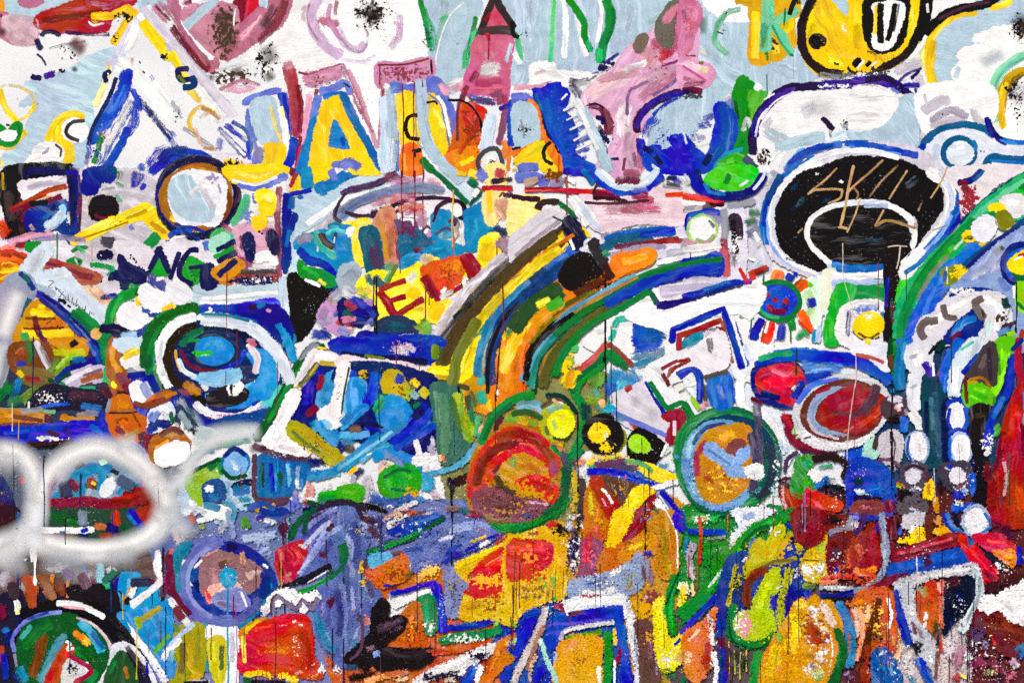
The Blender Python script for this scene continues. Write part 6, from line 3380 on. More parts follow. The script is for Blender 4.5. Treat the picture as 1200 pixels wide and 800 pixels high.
s2 083 34 190 0 200 80 190 160
s1 16a 60 220 -10 230 60 210 150 220 220
s2 28c 40 250 0 230 90
f0 e0e0e8 90 250 90 260 30 310 10 360 30 350 110 320 150 270 130
s1 W 50 300 40 300 110
s3 b0b4c0 24 260 80 300 60
s0 e8e8f0 70 290 160 280 240 285 320
s1 W 60 270 330 300 370 310 410
s1 c8c8d4 40 330 200 340 240
s3 b8bcc8 20 260 220 300 200
s1 26c 50 240 360 230 420
f1 124050 90 330 180 380 160 420 220 430 400 420 560 380 590 330 560 330 380
s2 357 40 380 240 390 400 400 540
s3 478 30 360 260 370 420
s2 0a1044 26 340 280 340 480
s1 33a 40 330 100 360 160
s1 W 14 370 100 374 160
s1 033 40 390 40 420 0
s2 K 20 350 60 400 0
s1 735 26 400 160 430 90 470 20
s2 413 16 390 190 440 80 490 0
s0 26c 60 440 230 430 130 470 40 500 -10
s2 48d 30 430 240 440 150
f0 d8e4ec 100 490 60 540 0 600 0 550 80 510 150 490 240 460 270 450 200 470 110
s1 6cb 16 500 40 560 0
s1 W 30 480 120 470 240
s1 02a 30 510 150 560 90 640 10
s2 b 14 500 240 520 170 570 100
s2 624 16 510 220 530 150
f1 0a1044 0 430 280 520 290 560 420 560 600 440 600 420 420
s1 03a 50 440 300 490 280 530 320 540 400
e0 eceaf0 90 482 352 38 55 5
s1 W 26 480 330 485 380
s2 02a 20 450 310 440 370 460 420
s1 26c 26 520 310 530 370 510 420
s0 02a 40 450 440 500 420 550 470
e0 a8b8d8 90 500 500 48 65 0
e0 f0eef2 90 502 500 34 52 0
s1 W 20 495 480 505 530
s1 26c 20 450 450 450 540 480 570
e0 98a8d0 90 297 495 45 72 -5
e0 ece8ee 90 300 490 30 58 -5
s2 02a 16 260 440 250 510 270 560
s2 W 20 300 460 310 530
#purple_shells|purple shell swirls between the white pebbles low on the stem
f1 4a4050 0 240 580 330 580 330 680 280 720 220 680
s1 a8a0b0 34 250 600 290 580 310 620
e0 d8d4e0 0 275 630 30 24
s1 323 24 240 600 280 580 330 600
s2 K 40 230 700 280 720
s3 V 40 260 690 310 700
s2 W 20 280 670 320 700
f1 403848 0 400 590 520 570 560 640 530 700 470 700 420 660
s3 W 20 420 590 460 600
s2 02a 30 430 580 480 600
e0 e0dce8 0 482 628 30 30
s1 846 24 480 680 520 680 540 630
s2 9bd 50 530 690 500 710
s1 26c 60 550 620 570 720
s2 24b 60 460 720 520 720
k W 7 80 420 580 600 740
s1 523 30 340 610 350 660
f1 Y 90 330 720 350 660 370 660 365 720 340 740
s1 c80 40 380 730 390 800
s2 c93 26 350 660 350 720
s2 K 30 320 740 360 750
s2 211 40 400 640 410 720
d dcd 5 375 590 750
s2 X 30 190 680 230 670
s1 d83 16 200 660 240 680
#lime_leaf|bright lime leaf forms with a charcoal triangle tongue
f0 60c010 110 660 20 700 -10 750 -10 750 60 700 200 660 300 640 340 620 300 530 290 520 220 560 180 640 220 670 140
s2 8e2 60 700 40 690 140 660 250
s2 4a1 30 670 60 680 160
s2 4b1 40 570 260 630 270
s2 9e4 26 560 220 620 230
s3 8e3 16 540 250 600 280
s1 2a0 20 660 260 650 320
f0 403838 90 640 10 660 60 660 150 650 200 600 180 540 160 570 110
s2 655 26 620 60 590 130
s2 323 24 630 30 640 180
s2 b60 18 540 180 600 170 640 215
s2 d93 14 530 190 580 190
s2 713 20 520 180 530 290
f0 181010 90 560 310 640 310 640 360 620 420 600 480 560 500 550 400
s3 432 30 560 350 620 340
f1 120c14 90 560 480 600 470 620 560 620 800 560 800 580 640
s1 0c105a 50 740 80 720 200 680 290 640 360
s1 02a 44 750 60 720 230 660 330 630 400
s1 26b 26 700 260 650 360
s1 02b 50 640 400 620 500
k W 7 60 590 420 660 520
s2 4b4 30 680 390 660 450
s3 6c3 26 660 420 680 380
s2 W 30 610 530 640 510
s1 W 24 670 595 690 600
s1 W 26 725 610 740 625
s2 W 20 635 490 640 500
#red_flame|tall crimson flame rising along the wall's edge
s1 a02 40 770 -10 770 100 780 200 770 280
f0 a80c1c 90 740 280 790 200 810 200 810 820 640 820 640 720 670 560 700 420
s1 c12 50 760 300 740 450 720 600
s2 712 40 700 420 680 540 650 620
s2 d24 30 770 330 780 500
s3 823 40 700 640 700 760
s3 b8a0a8 30 700 540 720 600 700 720
s2 602 40 790 380 800 560
s4 a78 40 710 600 730 690
s1 c01 70 770 680 790 780
s2 501 40 640 660 650 780
s3 645 40 680 700 700 780
s1 28c 20 800 240 800 320
s2 8bd 20 800 330 795 390
s1 0a1c74 26 740 40 790 -10
#low_blue_panel|blue panel with small rust and teal shapes under the pods
f1 1a4ab0 0 -10 560 160 600 180 800 -10 800
s1 034 60 0 660 40 650
s2 W 30 0 700 60 700
s2 a8d8d8 26 10 710 90 720
s1 26c 60 60 700 130 680
s1 0a1044 40 0 730 80 730
s2 K 40 60 730 140 740
f1 8a3a40 0 0 760 60 745 130 760 130 800 0 800
s2 c78 30 30 770 90 780
s1 713 60 165 740 170 800
s2 M 40 190 740 190 800
f1 5a5058 0 220 740 320 740 330 800 220 800
s2 K 30 230 690 220 760
s2 V 24 250 780 300 790
s1 26c 60 460 780 570 770
e0 e8e8f0 0 560 795 36 20
s2 W 40 520 760 470 750
k K 8 40 150 660 260 740
d 211 10 178 180 680
s2 K 20 175 420 180 640
@0,600
#dark_lower_corner|dark plum and navy undercoat around the green ball
%0
f2 5c4440 0 -10 160 800 160 800 420 -10 420
f1 1c1830 0 -10 400 800 400 820 820 -10 820
#interior_of_loop|dark red and turquoise scene framed by the sprayed white loop
%1
f1 243 0 190 -10 740 -10 740 60 620 120 400 120 200 90
s2 052 60 230 20 340 30
s2 062 60 320 40 360 50
s2 R 60 540 -10 550 70
f1 a81420 100 650 -10 740 -10 740 40 700 80 660 50
s1 02a 50 610 -10 640 40 680 90
s2 28c 30 600 10 640 60
s2 0a126c 60 500 70 560 80
s2 052 40 560 60 620 90
s2 c62 40 440 60 500 70
s3 a42 60 460 110 560 120
s2 743 60 260 110 360 110
s2 8090a8 60 390 -10 390 60
s1 025 50 395 90 395 170
s0 W 34 180 85 260 82 350 85 440 78
s1 e8ecf8 20 330 90 370 90
s2 16a 20 280 95 310 95
s0 02b 40 395 80 398 88
f1 301020 90 -10 -10 80 -10 80 60 40 130 -10 150
s1 046 24 80 0 80 60 30 130
s2 26a 16 95 0 90 70 40 140
#sprayed_white_loops|two soft white sprayed loops linked like a figure eight
%2
r1 f6f8fc 165 -20 230 60 180 140 100 170 20 170 -60
r1 f8f9fc 165 120 110 200 150 320 170 440 190 560 170 660 130 740 80 780 -20
r0 W 105 200 130 320 155 450 165 580 150 680 110 750 40
r3 W 120 -20 200 80 160
r6 d8dce4 170 200 220 400 230
r6 d8d8e0 150 20 260 120 240
r6 d0d4dc 150 500 230 640 200
r7 d8d8e0 110 300 300 480 280
#murky_drip_field|murky grey, rust and plum wash under the sprayed loops with drips
%1
s3 b8b0c0 100 0 330 40 300
s3 4a5a58 60 110 210 140 260
s3 68789c 60 280 200 400 240
s3 d0c8d8 60 220 270 340 250
s3 9a7078 80 50 370 60 300
s2 o 60 150 290 160 400
s3 b43 40 110 310 140 430
s2 A 60 200 300 240 380
s2 843 60 270 330 300 390
s3 d84 30 210 360 230 400
s2 fa2 20 320 290 318 400
s2 c62 30 250 280 240 350
s2 S 50 110 360 120 330
s3 8a9 24 100 330 130 350
s2 978 50 380 290 400 360
s2 b8a0b0 40 420 280 440 350
s3 46a 40 390 240 400 320
s2 623 60 450 330 440 300
s2 8cd 50 475 230 465 330
s3 c8c8cc 60 510 260 530 290
s2 2a6 40 490 320 510 360
s1 042 26 560 230 570 300
s2 02a 40 550 300 560 420
f1 2a94cc 90 570 300 640 290 660 320 740 360 740 420 640 450 580 440
s2 6bd 26 610 310 600 420
f0 181018 20 320 370 370 350 410 390 430 350 480 350 500 380 560 380 560 440 500 500 400 430
s2 K 60 400 430 520 460
s1 c84 20 580 420 620 350 650 320
s0 eee 24 600 410 640 330
s1 211 30 590 430 650 330
s2 W 30 610 400 640 340
d W 14 168 170 340
s1 W 40 155 110 160 230
s0 f0e8ee 40 740 180 740 270 755 320 700 370 620 430
s1 W 26 745 200 748 300
s1 W 26 620 440 700 380
s2 713 30 790 180 790 260
s2 825 40 780 290 790 380
s2 534 40 770 340 760 400
s2 W 20 795 400 800 430
s2 413 30 690 340 720 320
d 211 8 765 160 420
d 028 8 82 220 560
d 028 9 530 0 800
d K 6 714 380 500
t0 K 5 660 540 712 500 716 460
#white_hook_bar|white crossing bars of an X with sky blue shards
s1 W 40 80 410 90 470
s2 fe9 20 90 440 80 480
f1 2a88cc 60 560 480 640 470 780 420 800 420 800 700 740 740 680 640 620 560
s2 58c 30 740 480 760 640
s2 ba2 40 640 520 700 480 760 440
s1 8a2 30 640 490 660 540
s2 6b3 30 720 660 800 570
s2 W 40 760 690 800 620
s1 e8e4ec 40 580 520 680 640 780 790
s0 W 30 590 520 690 650 770 760
s1 08c 60 570 510 600 570
f0 0c0812 40 500 480 540 500 620 600 560 600 520 640 500 560
s1 d8dce4 50 470 800 500 700 550 630 600 630
s2 F 16 490 770 540 690
s1 e8e8f0 30 570 610 630 640 690 720 730 800
s4 k 40 590 620 700 760
k K 6 80 590 610 740 780
f1 1c4a20 90 560 660 600 690 640 800 500 800
s2 a62 24 590 720 600 780
s3 083 30 540 680 520 760
d q 7 644 540 780
d q 7 578 380 500
s1 02a 12 690 700 690 760
d 0c105a 7 777 440 760
d 0c0c3a 7 305 470 600
#green_ball|dark green round ball with rust and teal slashes and a purple rim
s0 0a0810 60 100 470 240 440 350 450 460 490 540 560
s1 K 50 180 440 280 430 400 460 500 510
f0 06501e 40 90 620 130 530 220 490 320 480 420 520 500 620 480 740 400 800 130 800 80 720
s3 083 60 120 640 130 590
s2 763c10 60 200 580 180 680 150 760
s3 632 60 210 600 180 700
s2 28a 50 290 590 240 680 190 780
s2 4ac 20 270 620 220 720
s1 4a9 26 100 590 150 530
s2 28b 50 90 720 130 790
s2 fb3 50 370 570 420 620
s1 e83 40 350 560 390 590
s1 4ac 50 380 510 440 580 480 650
s2 26a 30 430 560 490 640
s2 083 60 350 640 430 670
f1 b42 60 270 650 310 620 340 640 300 720 260 800 210 800
s1 d34 30 300 650 400 720 430 745
s2 a24 26 420 740 370 790
s2 R 50 250 740 240 790
f0 d8d8d8 0 310 720 340 690 400 740 350 790 300 790
k K 6 60 300 690 390 780
s2 W 18 310 600 330 615 320 640 350 635
s1 W 24 405 700 415 740
s1 083 50 450 740 420 790
s1 U 24 70 650 60 590 110 520 190 480 290 465
s2 35a 16 130 500 230 465
s1 98a 16 80 720 70 660
s1 c9a8c0 14 360 490 430 520 500 590 520 640
s1 d8c8c8 16 420 510 480 560 520 620
s0 W 30 270 425 340 425 420 450 490 490
s1 P 14 300 440 400 450
s2 713 50 20 430 10 500
s2 a32 40 10 620 0 700
s2 02a 40 20 660 30 780
s3 0a1c74 60 40 540 30 620
s2 C 30 20 560 40 540
s3 02a 26 60 740 100 800
@200,600
#periwinkle_wreath|periwinkle ring wreath around a pink and brown patchwork on a teal stalk
%0
f2 6a7ab4 0 -10 -10 820 -10 820 300 500 300 -10 300
f1 7c84b8 0 -10 380 300 300 820 380 820 820 -10 820
%1
s3 c8b8c0 90 20 60 60 140
s2 b54 40 90 0 110 60
s2 8a4 30 130 70 160 60
s3 l 60 200 30 280 60
s3 c8c8d8 60 300 20 220 100
s2 5a2 50 350 20 340 70
s2 Y 30 400 15 430 40
s2 02a 40 400 30 450 10
s2 U 40 460 30 520 20
s3 98a8d4 90 380 120 480 130
s3 98a8d4 80 400 200 480 180
s2 W 14 540 30 560 60
s3 S 60 60 120 140 90
s1 d06060 40 0 180 20 200
s2 27a 60 70 160 40 200
s0 28a 60 80 150 30 220 20 300 40 370
s1 27a 26 100 140 60 170
s0 0a1c74 40 80 330 120 410 180 450
e0 183a90 0 290 330 190 185
s2 016 60 120 320 150 370
s1 028 60 430 290 450 350 420 420
s2 0a1044 50 270 150 310 170
s1 5e68b2 60 100 200 60 290 60 380 110 470 200 520 290 520 370 490
s2 8090d0 30 90 220 70 330 120 450
s1 7080c8 60 110 190 170 150 240 130
s2 98a0d8 60 160 170 200 150
s2 534 16 60 420 140 500 240 530
s2 5a68b0 40 330 490 400 430 440 380
s2 28a 30 470 330 440 420 370 500 310 550
s2 14a 30 450 310 470 380
f1 946a70 0 150 220 190 180 290 200 350 220 420 270 410 330 360 370 300 350 160 380
s2 b88 50 180 260 210 300 200 340
s2 a76 40 230 220 290 220
s2 643a40 50 230 250 270 240
s2 d99 40 160 200 220 160
s2 W 12 150 200 230 155
s2 d98 40 340 180 340 250
s2 c8a0a0 50 360 300 400 280
s2 d0a8a0 40 400 290 420 270
s2 W 20 430 240 460 260
s1 e88 50 180 370 190 420
s1 e0544c 30 170 350 190 410
f0 e8b8a8 160 190 350 300 330 320 360 270 390 200 380
s2 W 20 210 380 280 390
f1 8088c0 0 210 390 300 360 350 380 360 440 280 450 220 430
s1 W 14 330 370 360 440
s2 a65 16 220 420 280 440
s2 W 30 70 220 60 260
s2 W 20 90 350 90 370
s2 W 16 110 260 150 220
s3 W 26 100 350 80 320
f0 3094c0 90 240 290 270 265 300 290 295 330 270 350 250 330
s1 49c 20 260 280 280 320
s0 28a 40 165 520 165 640 165 740
s1 36a 30 315 540 320 620 315 700
f0 eef0f2 90 180 540 290 530 310 600 305 800 250 800 250 620 190 600
s2 V 30 290 560 290 700
f1 c8c010 90 185 600 250 600 250 760 220 790 190 700
s2 563 30 240 620 240 740
s2 ee4 26 205 600 205 700
d r 7 192 540 690
d 28a 13 268 330 860
d a46 6 306 430 800
d 28a 8 545 0 200
s1 6ab 16 550 0 545 120 540 230
d 413 7 403 250 820
k W 6 60 140 180 460 460
#olive_block|olive and ochre block left of the teal stalk
f1 a09818 90 30 560 140 530 160 620 150 740 100 800 10 800
s2 ca2 40 100 600 90 700 130 760
s3 763 40 60 600 50 760
s2 683 30 20 520 40 560
s1 c92 40 150 750 90 790
d K 5 65 540 800
s1 e8e4e8 40 0 400 50 480 100 540
s0 W 26 0 420 70 510
s1 b8cce8 26 0 620 60 560 110 520
s1 e8e8f0 30 0 640 50 590
s2 3a94d0 60 10 680 0 780
s2 8cd 30 10 640 0 700
s2 613 40 0 360 40 410 100 480
s2 713 50 20 440 60 500
s3 d8dce8 24 80 790 190 790
s2 K 30 60 800 180 795
#periwinkle_feather|large periwinkle feather shape with navy edge and plum dots
f1 5a66ae 60 640 20 720 -20 820 -20 820 280 760 290 680 300 590 310 590 200 570 110
s2 8894d4 60 660 100 620 220
s2 98a4dc 40 740 60 660 200 600 290
s2 5460a8 40 780 160 700 250
s3 7c88cc 40 640 60 600 130
s2 7c88cc 60 760 330 770 460 740 560
f1 606cb4 90 700 340 820 280 820 700 760 680 700 600 680 480
s3 a8b0e0 60 720 400 720 520
s2 28a 44 700 500 730 600 790 660
s3 5a90c8 24 720 540 760 620
s3 6478c0 60 780 480 790 600
s1 042 40 650 0 590 60 560 130
s1 063 30 640 -10 580 80
s2 413 50 660 10 640 40 740 0
s1 g 40 800 180 780 270 740 290
s0 112 44 520 320 580 325 660 300 750 250
s2 K 26 500 350 560 330
s1 2a4 26 550 380 620 370 700 330 760 300
s1 083 16 560 378 660 350 740 310
s2 W 10 640 330 740 270
s0 413 40 730 70 765 68
s0 523 36 700 195 725 200
f0 413 90 515 70 525 50 540 60 538 90 525 100
d 413 9 527 80 150
#red_cone|crimson cone tucked inside the feather's green edge
f1 b81c30 60 500 190 600 140 640 150 620 220 580 300 520 310
s2 d34 30 560 170 600 210 570 270
s2 F 20 600 150 630 160
s2 c97 20 540 300 570 280
s2 602 20 510 230 530 300
d q 6 517 190 380
d K 8 532 360 680
s2 W 40 450 420 520 370 600 370
s1 W 60 430 460 540 400 640 400 700 380
s0 W 60 560 380 640 460
#grey_zigzag|grey purple zigzag on white
l1 857896 30 485 480 480 410 505 390 590 455 620 405 665 455 690 395
s2 534 14 470 480 475 410 500 380
s2 534 12 590 440 620 395
s0 423 34 730 450 770 400
s2 513 50 740 440 760 410
d S 6 485 470 520
s2 V 40 430 500 460 440
#red_orange_block|large red orange scrubbed block edged in yellow with fine drips
f1 c80 60 330 560 400 510 450 500 400 560 350 600
s1 fc1 40 350 560 420 510
f0 d0200c 20 400 540 480 500 580 480 640 500 660 580 670 680 700 770 560 760 420 740 330 740 340 620
s1 e31 60 400 560 500 540 600 520
s2 e62 60 440 660 560 640
s2 f72 40 490 620 540 660
s3 b12 60 620 560 640 700
s3 R 60 360 620 380 720
k fb3 7 45 400 600 560 720
k f72 8 60 400 560 640 740
k W 6 60 560 490 620 760
s3 W 14 510 530 620 525
s3 W 20 570 510 590 508
s2 d8b090 24 580 760 620 740
s2 R 40 660 720 680 790
s3 W 40 700 760 720 700
s4 a7a 60 720 690 780 740
s3 W 50 770 720 800 760
s4 534 40 720 630 780 680
s3 e85 50 640 780 700 760
s2 Y 40 340 760 420 750 480 770
s2 ec2 50 540 770 600 790
s2 Y 40 500 760 560 760
d R 6 410 740 800
d R 6 432 740 800
d R 6 452 740 800
d R 6 476 740 800
d R 6 500 740 800
d R 6 520 740 800
s2 052 40 340 780 380 790
s2 K 30 380 790 540 795
s1 Y 26 340 580 350 700
d 302 6 347 540 680
@400,600
#lavender_slab|lavender slab with vertical drips left of the red disc
%0
f1 7078b4 20 -10 -10 820 -10 820 300 600 340 200 400 -10 400
f1 c86030 20 60 300 500 280 820 300 820 820 -10 820
%1
f1 5a68a8 90 -10 20 110 20 140 80 110 200 100 300 180 380 170 500 90 640 -10 680
s2 98a0d0 60 60 60 40 150 50 300
s2 404c88 50 20 240 30 420
s3 7c88c0 60 60 400 120 400 160 420
s2 a8b0d8 34 90 40 120 60 90 110
s1 063 40 0 150 5 240
s2 063 20 10 140 25 200
s2 534 60 130 60 190 120 200 60
s3 S 40 160 10 210 10
s2 423 50 80 20 190 50
s3 8890c0 40 100 340 150 380
s2 98a0d0 30 60 590 80 530
s1 28a 30 60 610 80 620
s1 837898 20 0 670 60 650 95 580 100 520
d 213 8 97 230 450
d 213 7 160 150 360
d 214 10 12 300 800
#green_lens|thin green lens stroke over white and blue streaks
s2 W 50 220 80 260 30
s3 F 34 240 60 270 20
s2 U 40 260 90 300 40
s3 b88 40 330 20 400 10
s2 634 20 350 20 390 15
s2 e8d0d0 40 400 0 440 20
s3 B 40 290 30 340 50
k b 7 70 240 0 400 100
s2 W 20 290 20 330 0
s1 02a 40 260 100 360 80 480 20
s0 052 34 120 185 220 150 340 110 480 25
s1 083 26 150 180 260 140 380 80
s2 U 40 200 120 280 90
f0 5ab0d8 0 130 210 180 195 230 200 220 240 150 255
s2 7cd 20 140 220 200 215
s2 743 26 230 190 290 180
s3 W 30 300 200 330 170
#lavender_plateau|periwinkle stippled plateau ending in a dark drip
f1 6c7cbe 20 330 160 470 60 560 30 700 60 740 100 660 150 560 190 460 230 400 270 320 260
s2 a0acdc 40 500 90 620 70
s3 5868b0 40 400 140 460 100
s3 W 26 310 220 330 260
s3 9aa4d4 60 340 250 430 220
s4 V 60 360 270 440 240
s2 02a 60 480 200 580 190
s2 14b 40 470 230 530 210
s2 02a 30 580 180 680 130 740 100
d 02a 6 605 180 230
d 02a 6 628 160 200
s2 W 30 640 160 700 130
k b 6 90 340 60 700 240
s1 083 40 690 40 740 75 810 80
d R 5 665 60 140
d R 5 730 100 160
d R 5 745 90 140
d y 5 645 20 90
s3 a43 30 580 0 640 20
s3 d98 30 660 0 720 20
s2 634 40 740 10 800 20
d K 11 519 -40 305
#orange_grit|orange and rust grit patch with yellow flecks
f1 d06424 20 160 270 250 220 300 200 310 260 300 310 250 330 190 350 160 330
s2 e82 40 200 280 260 250
s3 934 40 220 310 260 290
s3 563 40 290 310 350 270
s2 fb5 40 350 300 440 260
s2 fc3 40 440 280 450 240
s2 e94 60 340 310 400 300
s2 ec1 40 90 290 100 210
s2 db2 50 90 330 140 310
s2 534 40 110 260 115 210
s2 02a 30 190 340 240 345
s2 423 26 220 350 270 340
k 830 7 90 170 220 340 350
k fc4 7 60 360 240 480 320
#blue_angle|ultramarine angle bracket with white slab and green inner line
f0 f0f0f0 155 215 420 300 385 430 350 430 380 340 420 240 480 220 470
s0 W 40 240 440 330 400 410 370
s2 98a4d0 40 220 390 260 370
s1 02b 34 230 380 320 360 400 335 450 330
s0 02b 64 445 330 460 420 470 480 475 560
s2 14c 30 470 450 480 540
k W 5 60 440 340 500 560
f0 188040 90 360 410 420 390 440 450 440 550 400 560 370 480
s2 2a6 30 390 430 410 520
s4 cdd 30 400 540 430 570
k W 7 60 370 480 450 600
f1 c85418 90 300 460 355 420 370 480 380 560 400 620 340 650 270 620 280 540
s2 e72 40 330 480 330 600
k 731 7 100 270 440 400 640
k fc4 6 50 280 480 380 620
s1 02a 44 500 540 600 530 730 500
s2 26b 24 530 520 640 520
s1 088040 60 460 600 560 580 660 570 750 540
s0 084 40 480 600 560 585 660 570 740 550
s3 8c4 40 700 530 780 500
s3 ac3 50 760 520 800 500
k W 7 120 440 560 720 620
s2 9a94c0 60 520 470 510 400
f1 8088b8 90 490 270 580 260 600 330 560 380 560 470 500 480 495 380
s3 c92 30 520 340 560 310
s3 634 60 560 290 600 310
k 423 6 80 490 270 600 470
s3 cb4 26 500 300 520 380
#red_yellow_slab|red over yellow rough slab with dark red runs
f0 e0b010 10 540 260 640 200 740 160 820 140 820 500 700 490 600 500 560 480 580 400 610 340
s1 Y 40 530 250 640 200 760 150
s2 fc2 60 620 460 740 440
s2 d8a020 60 600 450 660 420
f0 cc2414 20 640 250 700 200 780 160 820 150 820 340 760 340 690 380 620 390 610 320
s1 e32 60 680 260 790 200
s2 a22 50 620 280 600 320
s3 f73 40 690 330 780 320
s3 R 40 620 390 680 360
k c22 9 130 580 320 800 400
k fb2 8 100 600 280 780 360
k 842 7 90 590 390 800 480
d a21 8 722 370 460
d b42 6 615 400 490
s2 R 20 720 150 800 100
#black_figure|black leaping figure silhouette with plum hand
f0 140c10 70 190 410 220 440 200 520 250 490 300 500 280 560 210 600 230 640 400 640 440 660 360 720 180 730 100 720 20 690 80 620 140 560 150 460
s2 K 60 170 440 180 500
s2 323 60 180 550 260 520
s2 434 50 290 690 330 660
s2 534 40 110 640 170 630
s3 342 50 230 640 240 680
s3 645 40 300 520 220 570
s0 78c 44 165 650 170 670
s2 e98 26 120 480 130 530
s2 f76 16 110 470 125 500
s2 534 30 90 470 80 510
s2 e74 34 160 720 120 760
s2 246 40 20 720 80 720
s2 0a0a14 60 30 780 100 760
s2 K 60 60 780 160 740
#white_ramp|long white ramp with dark chatter marks over orange and blue
s1 c84a14 30 430 660 560 640 700 600
s3 a43 24 380 650 500 640
f0 e8e4e4 155 340 790 440 730 560 680 700 620 720 640 640 690 540 730 430 770 380 800
s1 W 30 420 750 560 690 680 640
s1 f0f0f0 60 500 770 580 730
k 213 10 60 350 740 600 800
k 213 9 40 580 640 710 700
s3 213 26 380 780 560 740
s3 213 20 600 690 700 655
s2 d87 40 220 780 320 740
s1 e96 40 110 790 200 770 280 750
s2 c64 40 200 760 300 740
s2 F 30 250 790 320 770
s2 d8c8b0 40 480 780 540 780
s0 02b 60 640 710 600 770 580 800
s2 26c 26 650 700 610 760
s0 W 34 660 720 630 790
k W 6 40 590 680 680 760
f1 d07820 120 740 610 800 580 820 580 820 660 740 740 680 810 650 800 700 720
s2 e94 30 740 640 700 740
s2 fb3 30 770 620 790 600
s1 02a 60 790 720 760 790
s2 6a3 40 800 670 790 640
@600,600
#red_yellow_slab|red over yellow rough slab with dark red runs
%0
f1 d8a418 20 -10 80 280 80 300 400 200 420 100 440 -10 560
f1 2848a8 90 -10 440 520 420 620 820 -10 820
f1 c89030 90 330 -10 820 -10 820 820 600 820 500 420 300 380
%1
f0 e4b414 90 -10 110 240 90 250 260 240 390 160 410 -10 460
s2 fc2 60 200 150 210 330
f0 c81c12 20 -10 150 60 130 160 140 190 180 170 240 100 270 -10 310
s1 e32 40 0 180 100 160 150 180
s3 911 40 20 230 120 210
k f83 8 90 0 130 200 300
k c31 8 90 0 240 180 330
k 8a3 8 40 120 290 220 360
s1 y 60 30 350 120 360
k 763 7 120 0 320 200 440
s3 8b2 50 0 510 20 540
d 084 7 203 260 410
d 763 6 240 260 400
s2 083 24 180 405 210 400
s0 083 50 -10 85 60 70 130 40 190 -5
s2 052 20 0 95 100 70 190 20
s2 R 50 160 60 220 50
s2 323 50 220 90 270 70
s3 a23 30 60 100 140 95
s3 845 40 0 20 60 10
k K 7 60 180 50 280 110
#white_violet_splash|white, violet and black splashed column beside the plum panel
s3 c8c8e0 60 260 40 280 90
s4 W 60 250 20 300 20
s3 K 50 320 0 310 60 320 100
s3 435 40 290 60 280 130
s3 9aa4cc 50 270 150 290 200
s4 02a 60 270 200 280 270
s4 W 60 290 180 300 280
k b 9 130 250 80 330 300
k W 8 90 250 80 330 300
s3 K 20 325 100 320 280
#plum_panel|plum and red panel edged in orange beneath the yellow beak
f1 8a4868 90 330 130 400 130 430 200 410 290 320 310 325 220
s2 c34 50 360 90 360 240
s2 d54 50 400 60 400 100
s3 64508c 50 380 170 390 250
s2 R 24 320 300 360 310
s3 e46 40 340 120 340 250
k e68 7 60 330 120 420 300
f1 c87020 110 420 190 500 150 540 200 480 260 410 290
s2 e93 40 380 30 430 50
s2 d82 40 420 100 440 40
f0 Y 110 490 -10 560 -10 540 60 490 140 450 150 470 60
f0 8c1020 130 590 -10 640 10 600 80 540 120 505 130 520 90
f0 d89018 20 500 200 560 140 640 110 690 130 660 180 600 190 540 230
s2 fc2 40 540 170 640 130
f1 c87c18 90 640 40 760 0 770 160 770 280 700 300 670 200 690 100
s2 a82 60 700 60 720 200
s2 ca2 50 740 220 720 280
s3 8a3 40 710 150 710 250
k 731 7 140 420 20 760 300
s0 W 10 720 -10 770 100 775 260
s1 02b 60 790 -10 770 40 800 80
s2 683 20 790 90 790 160
s2 14a 30 800 0 800 60
d K 9 625 -60 180
#white_blue_scrub|white and blue scrubbed patch above the blue table
f2 98a8d0 10 280 320 420 290 540 240 600 190 610 330 520 390 290 400
s3 W 60 300 380 420 370 500 350
s4 26b 60 320 340 440 320
s4 W 60 440 300 540 250
s3 ac8 50 520 330 580 280
s3 ca3 40 540 360 560 320
s2 8888b0 60 620 200 640 320
s3 643 40 610 230 620 330
s2 02a 40 610 190 660 190
s2 978 40 650 260 650 340
k W 7 90 290 250 580 400
k b 6 60 290 280 580 380
#blue_table|ultramarine and white nested doorway with orange panel inside
f0 e4e8ec 0 240 420 420 390 520 390 530 410 500 430 300 450 250 460
s0 W 40 250 430 400 410 520 405
k a34 7 30 320 380 420 400
s2 S 20 540 400 540 500
s1 b45 30 200 440 240 430
s1 823 26 225 430 250 480
f0 1438c0 0 200 500 300 470 500 440 510 490 440 500 300 520 240 560 200 620 170 600
s1 02a 40 220 500 340 490 480 460
s1 722 20 260 480 330 460
d 722 6 270 470 530
d 722 6 300 465 490
s1 W 16 250 440 260 480
s0 1438c0 66 500 480 515 600 530 700 540 800
s2 26c 30 520 520 530 640
s1 02b 70 170 580 190 640
s1 b8b4c8 30 225 600 250 550 340 530 480 510
s2 W 24 240 560 350 530 480 515
s0 4a8a20 30 250 590 330 570 420 555
k y 7 60 250 560 420 600
s0 108a20 54 445 560 450 680 445 800
s1 Y 24 480 540 485 620
f0 e09a1c 90 235 610 330 600 415 600 410 700 400 800 210 800 210 700
s2 fb4 50 260 640 360 620
s2 e85 30 250 620 310 610
s3 c80 60 270 720 320 780
k 952 6 90 220 600 400 790
s0 W 24 405 720 410 800
s2 924 40 495 660 490 720
s1 W 16 480 690 480 800
s1 823 24 505 640 500 690
s2 c8c8d8 30 200 700 210 640
s0 e4e8f0 60 530 420 555 500 570 600 590 700 600 800
s3 98a0b4 24 570 560 590 700
s2 W 26 545 470 565 600
k 434 6 60 540 520 620 780
#pale_leg_bars|pale mottled diagonal legs left of the blue table
s0 02b 80 90 480 60 560 0 660
s1 14b 60 60 480 120 460
s1 c8bcbc 50 160 440 130 540 90 620 40 720 10 800
s3 b07858 40 150 520 110 620 70 740
s3 F 34 120 660 90 720 80 800
k 534 6 100 30 430 180 780
s2 W 24 170 430 160 480
s0 02b 50 110 790 140 720
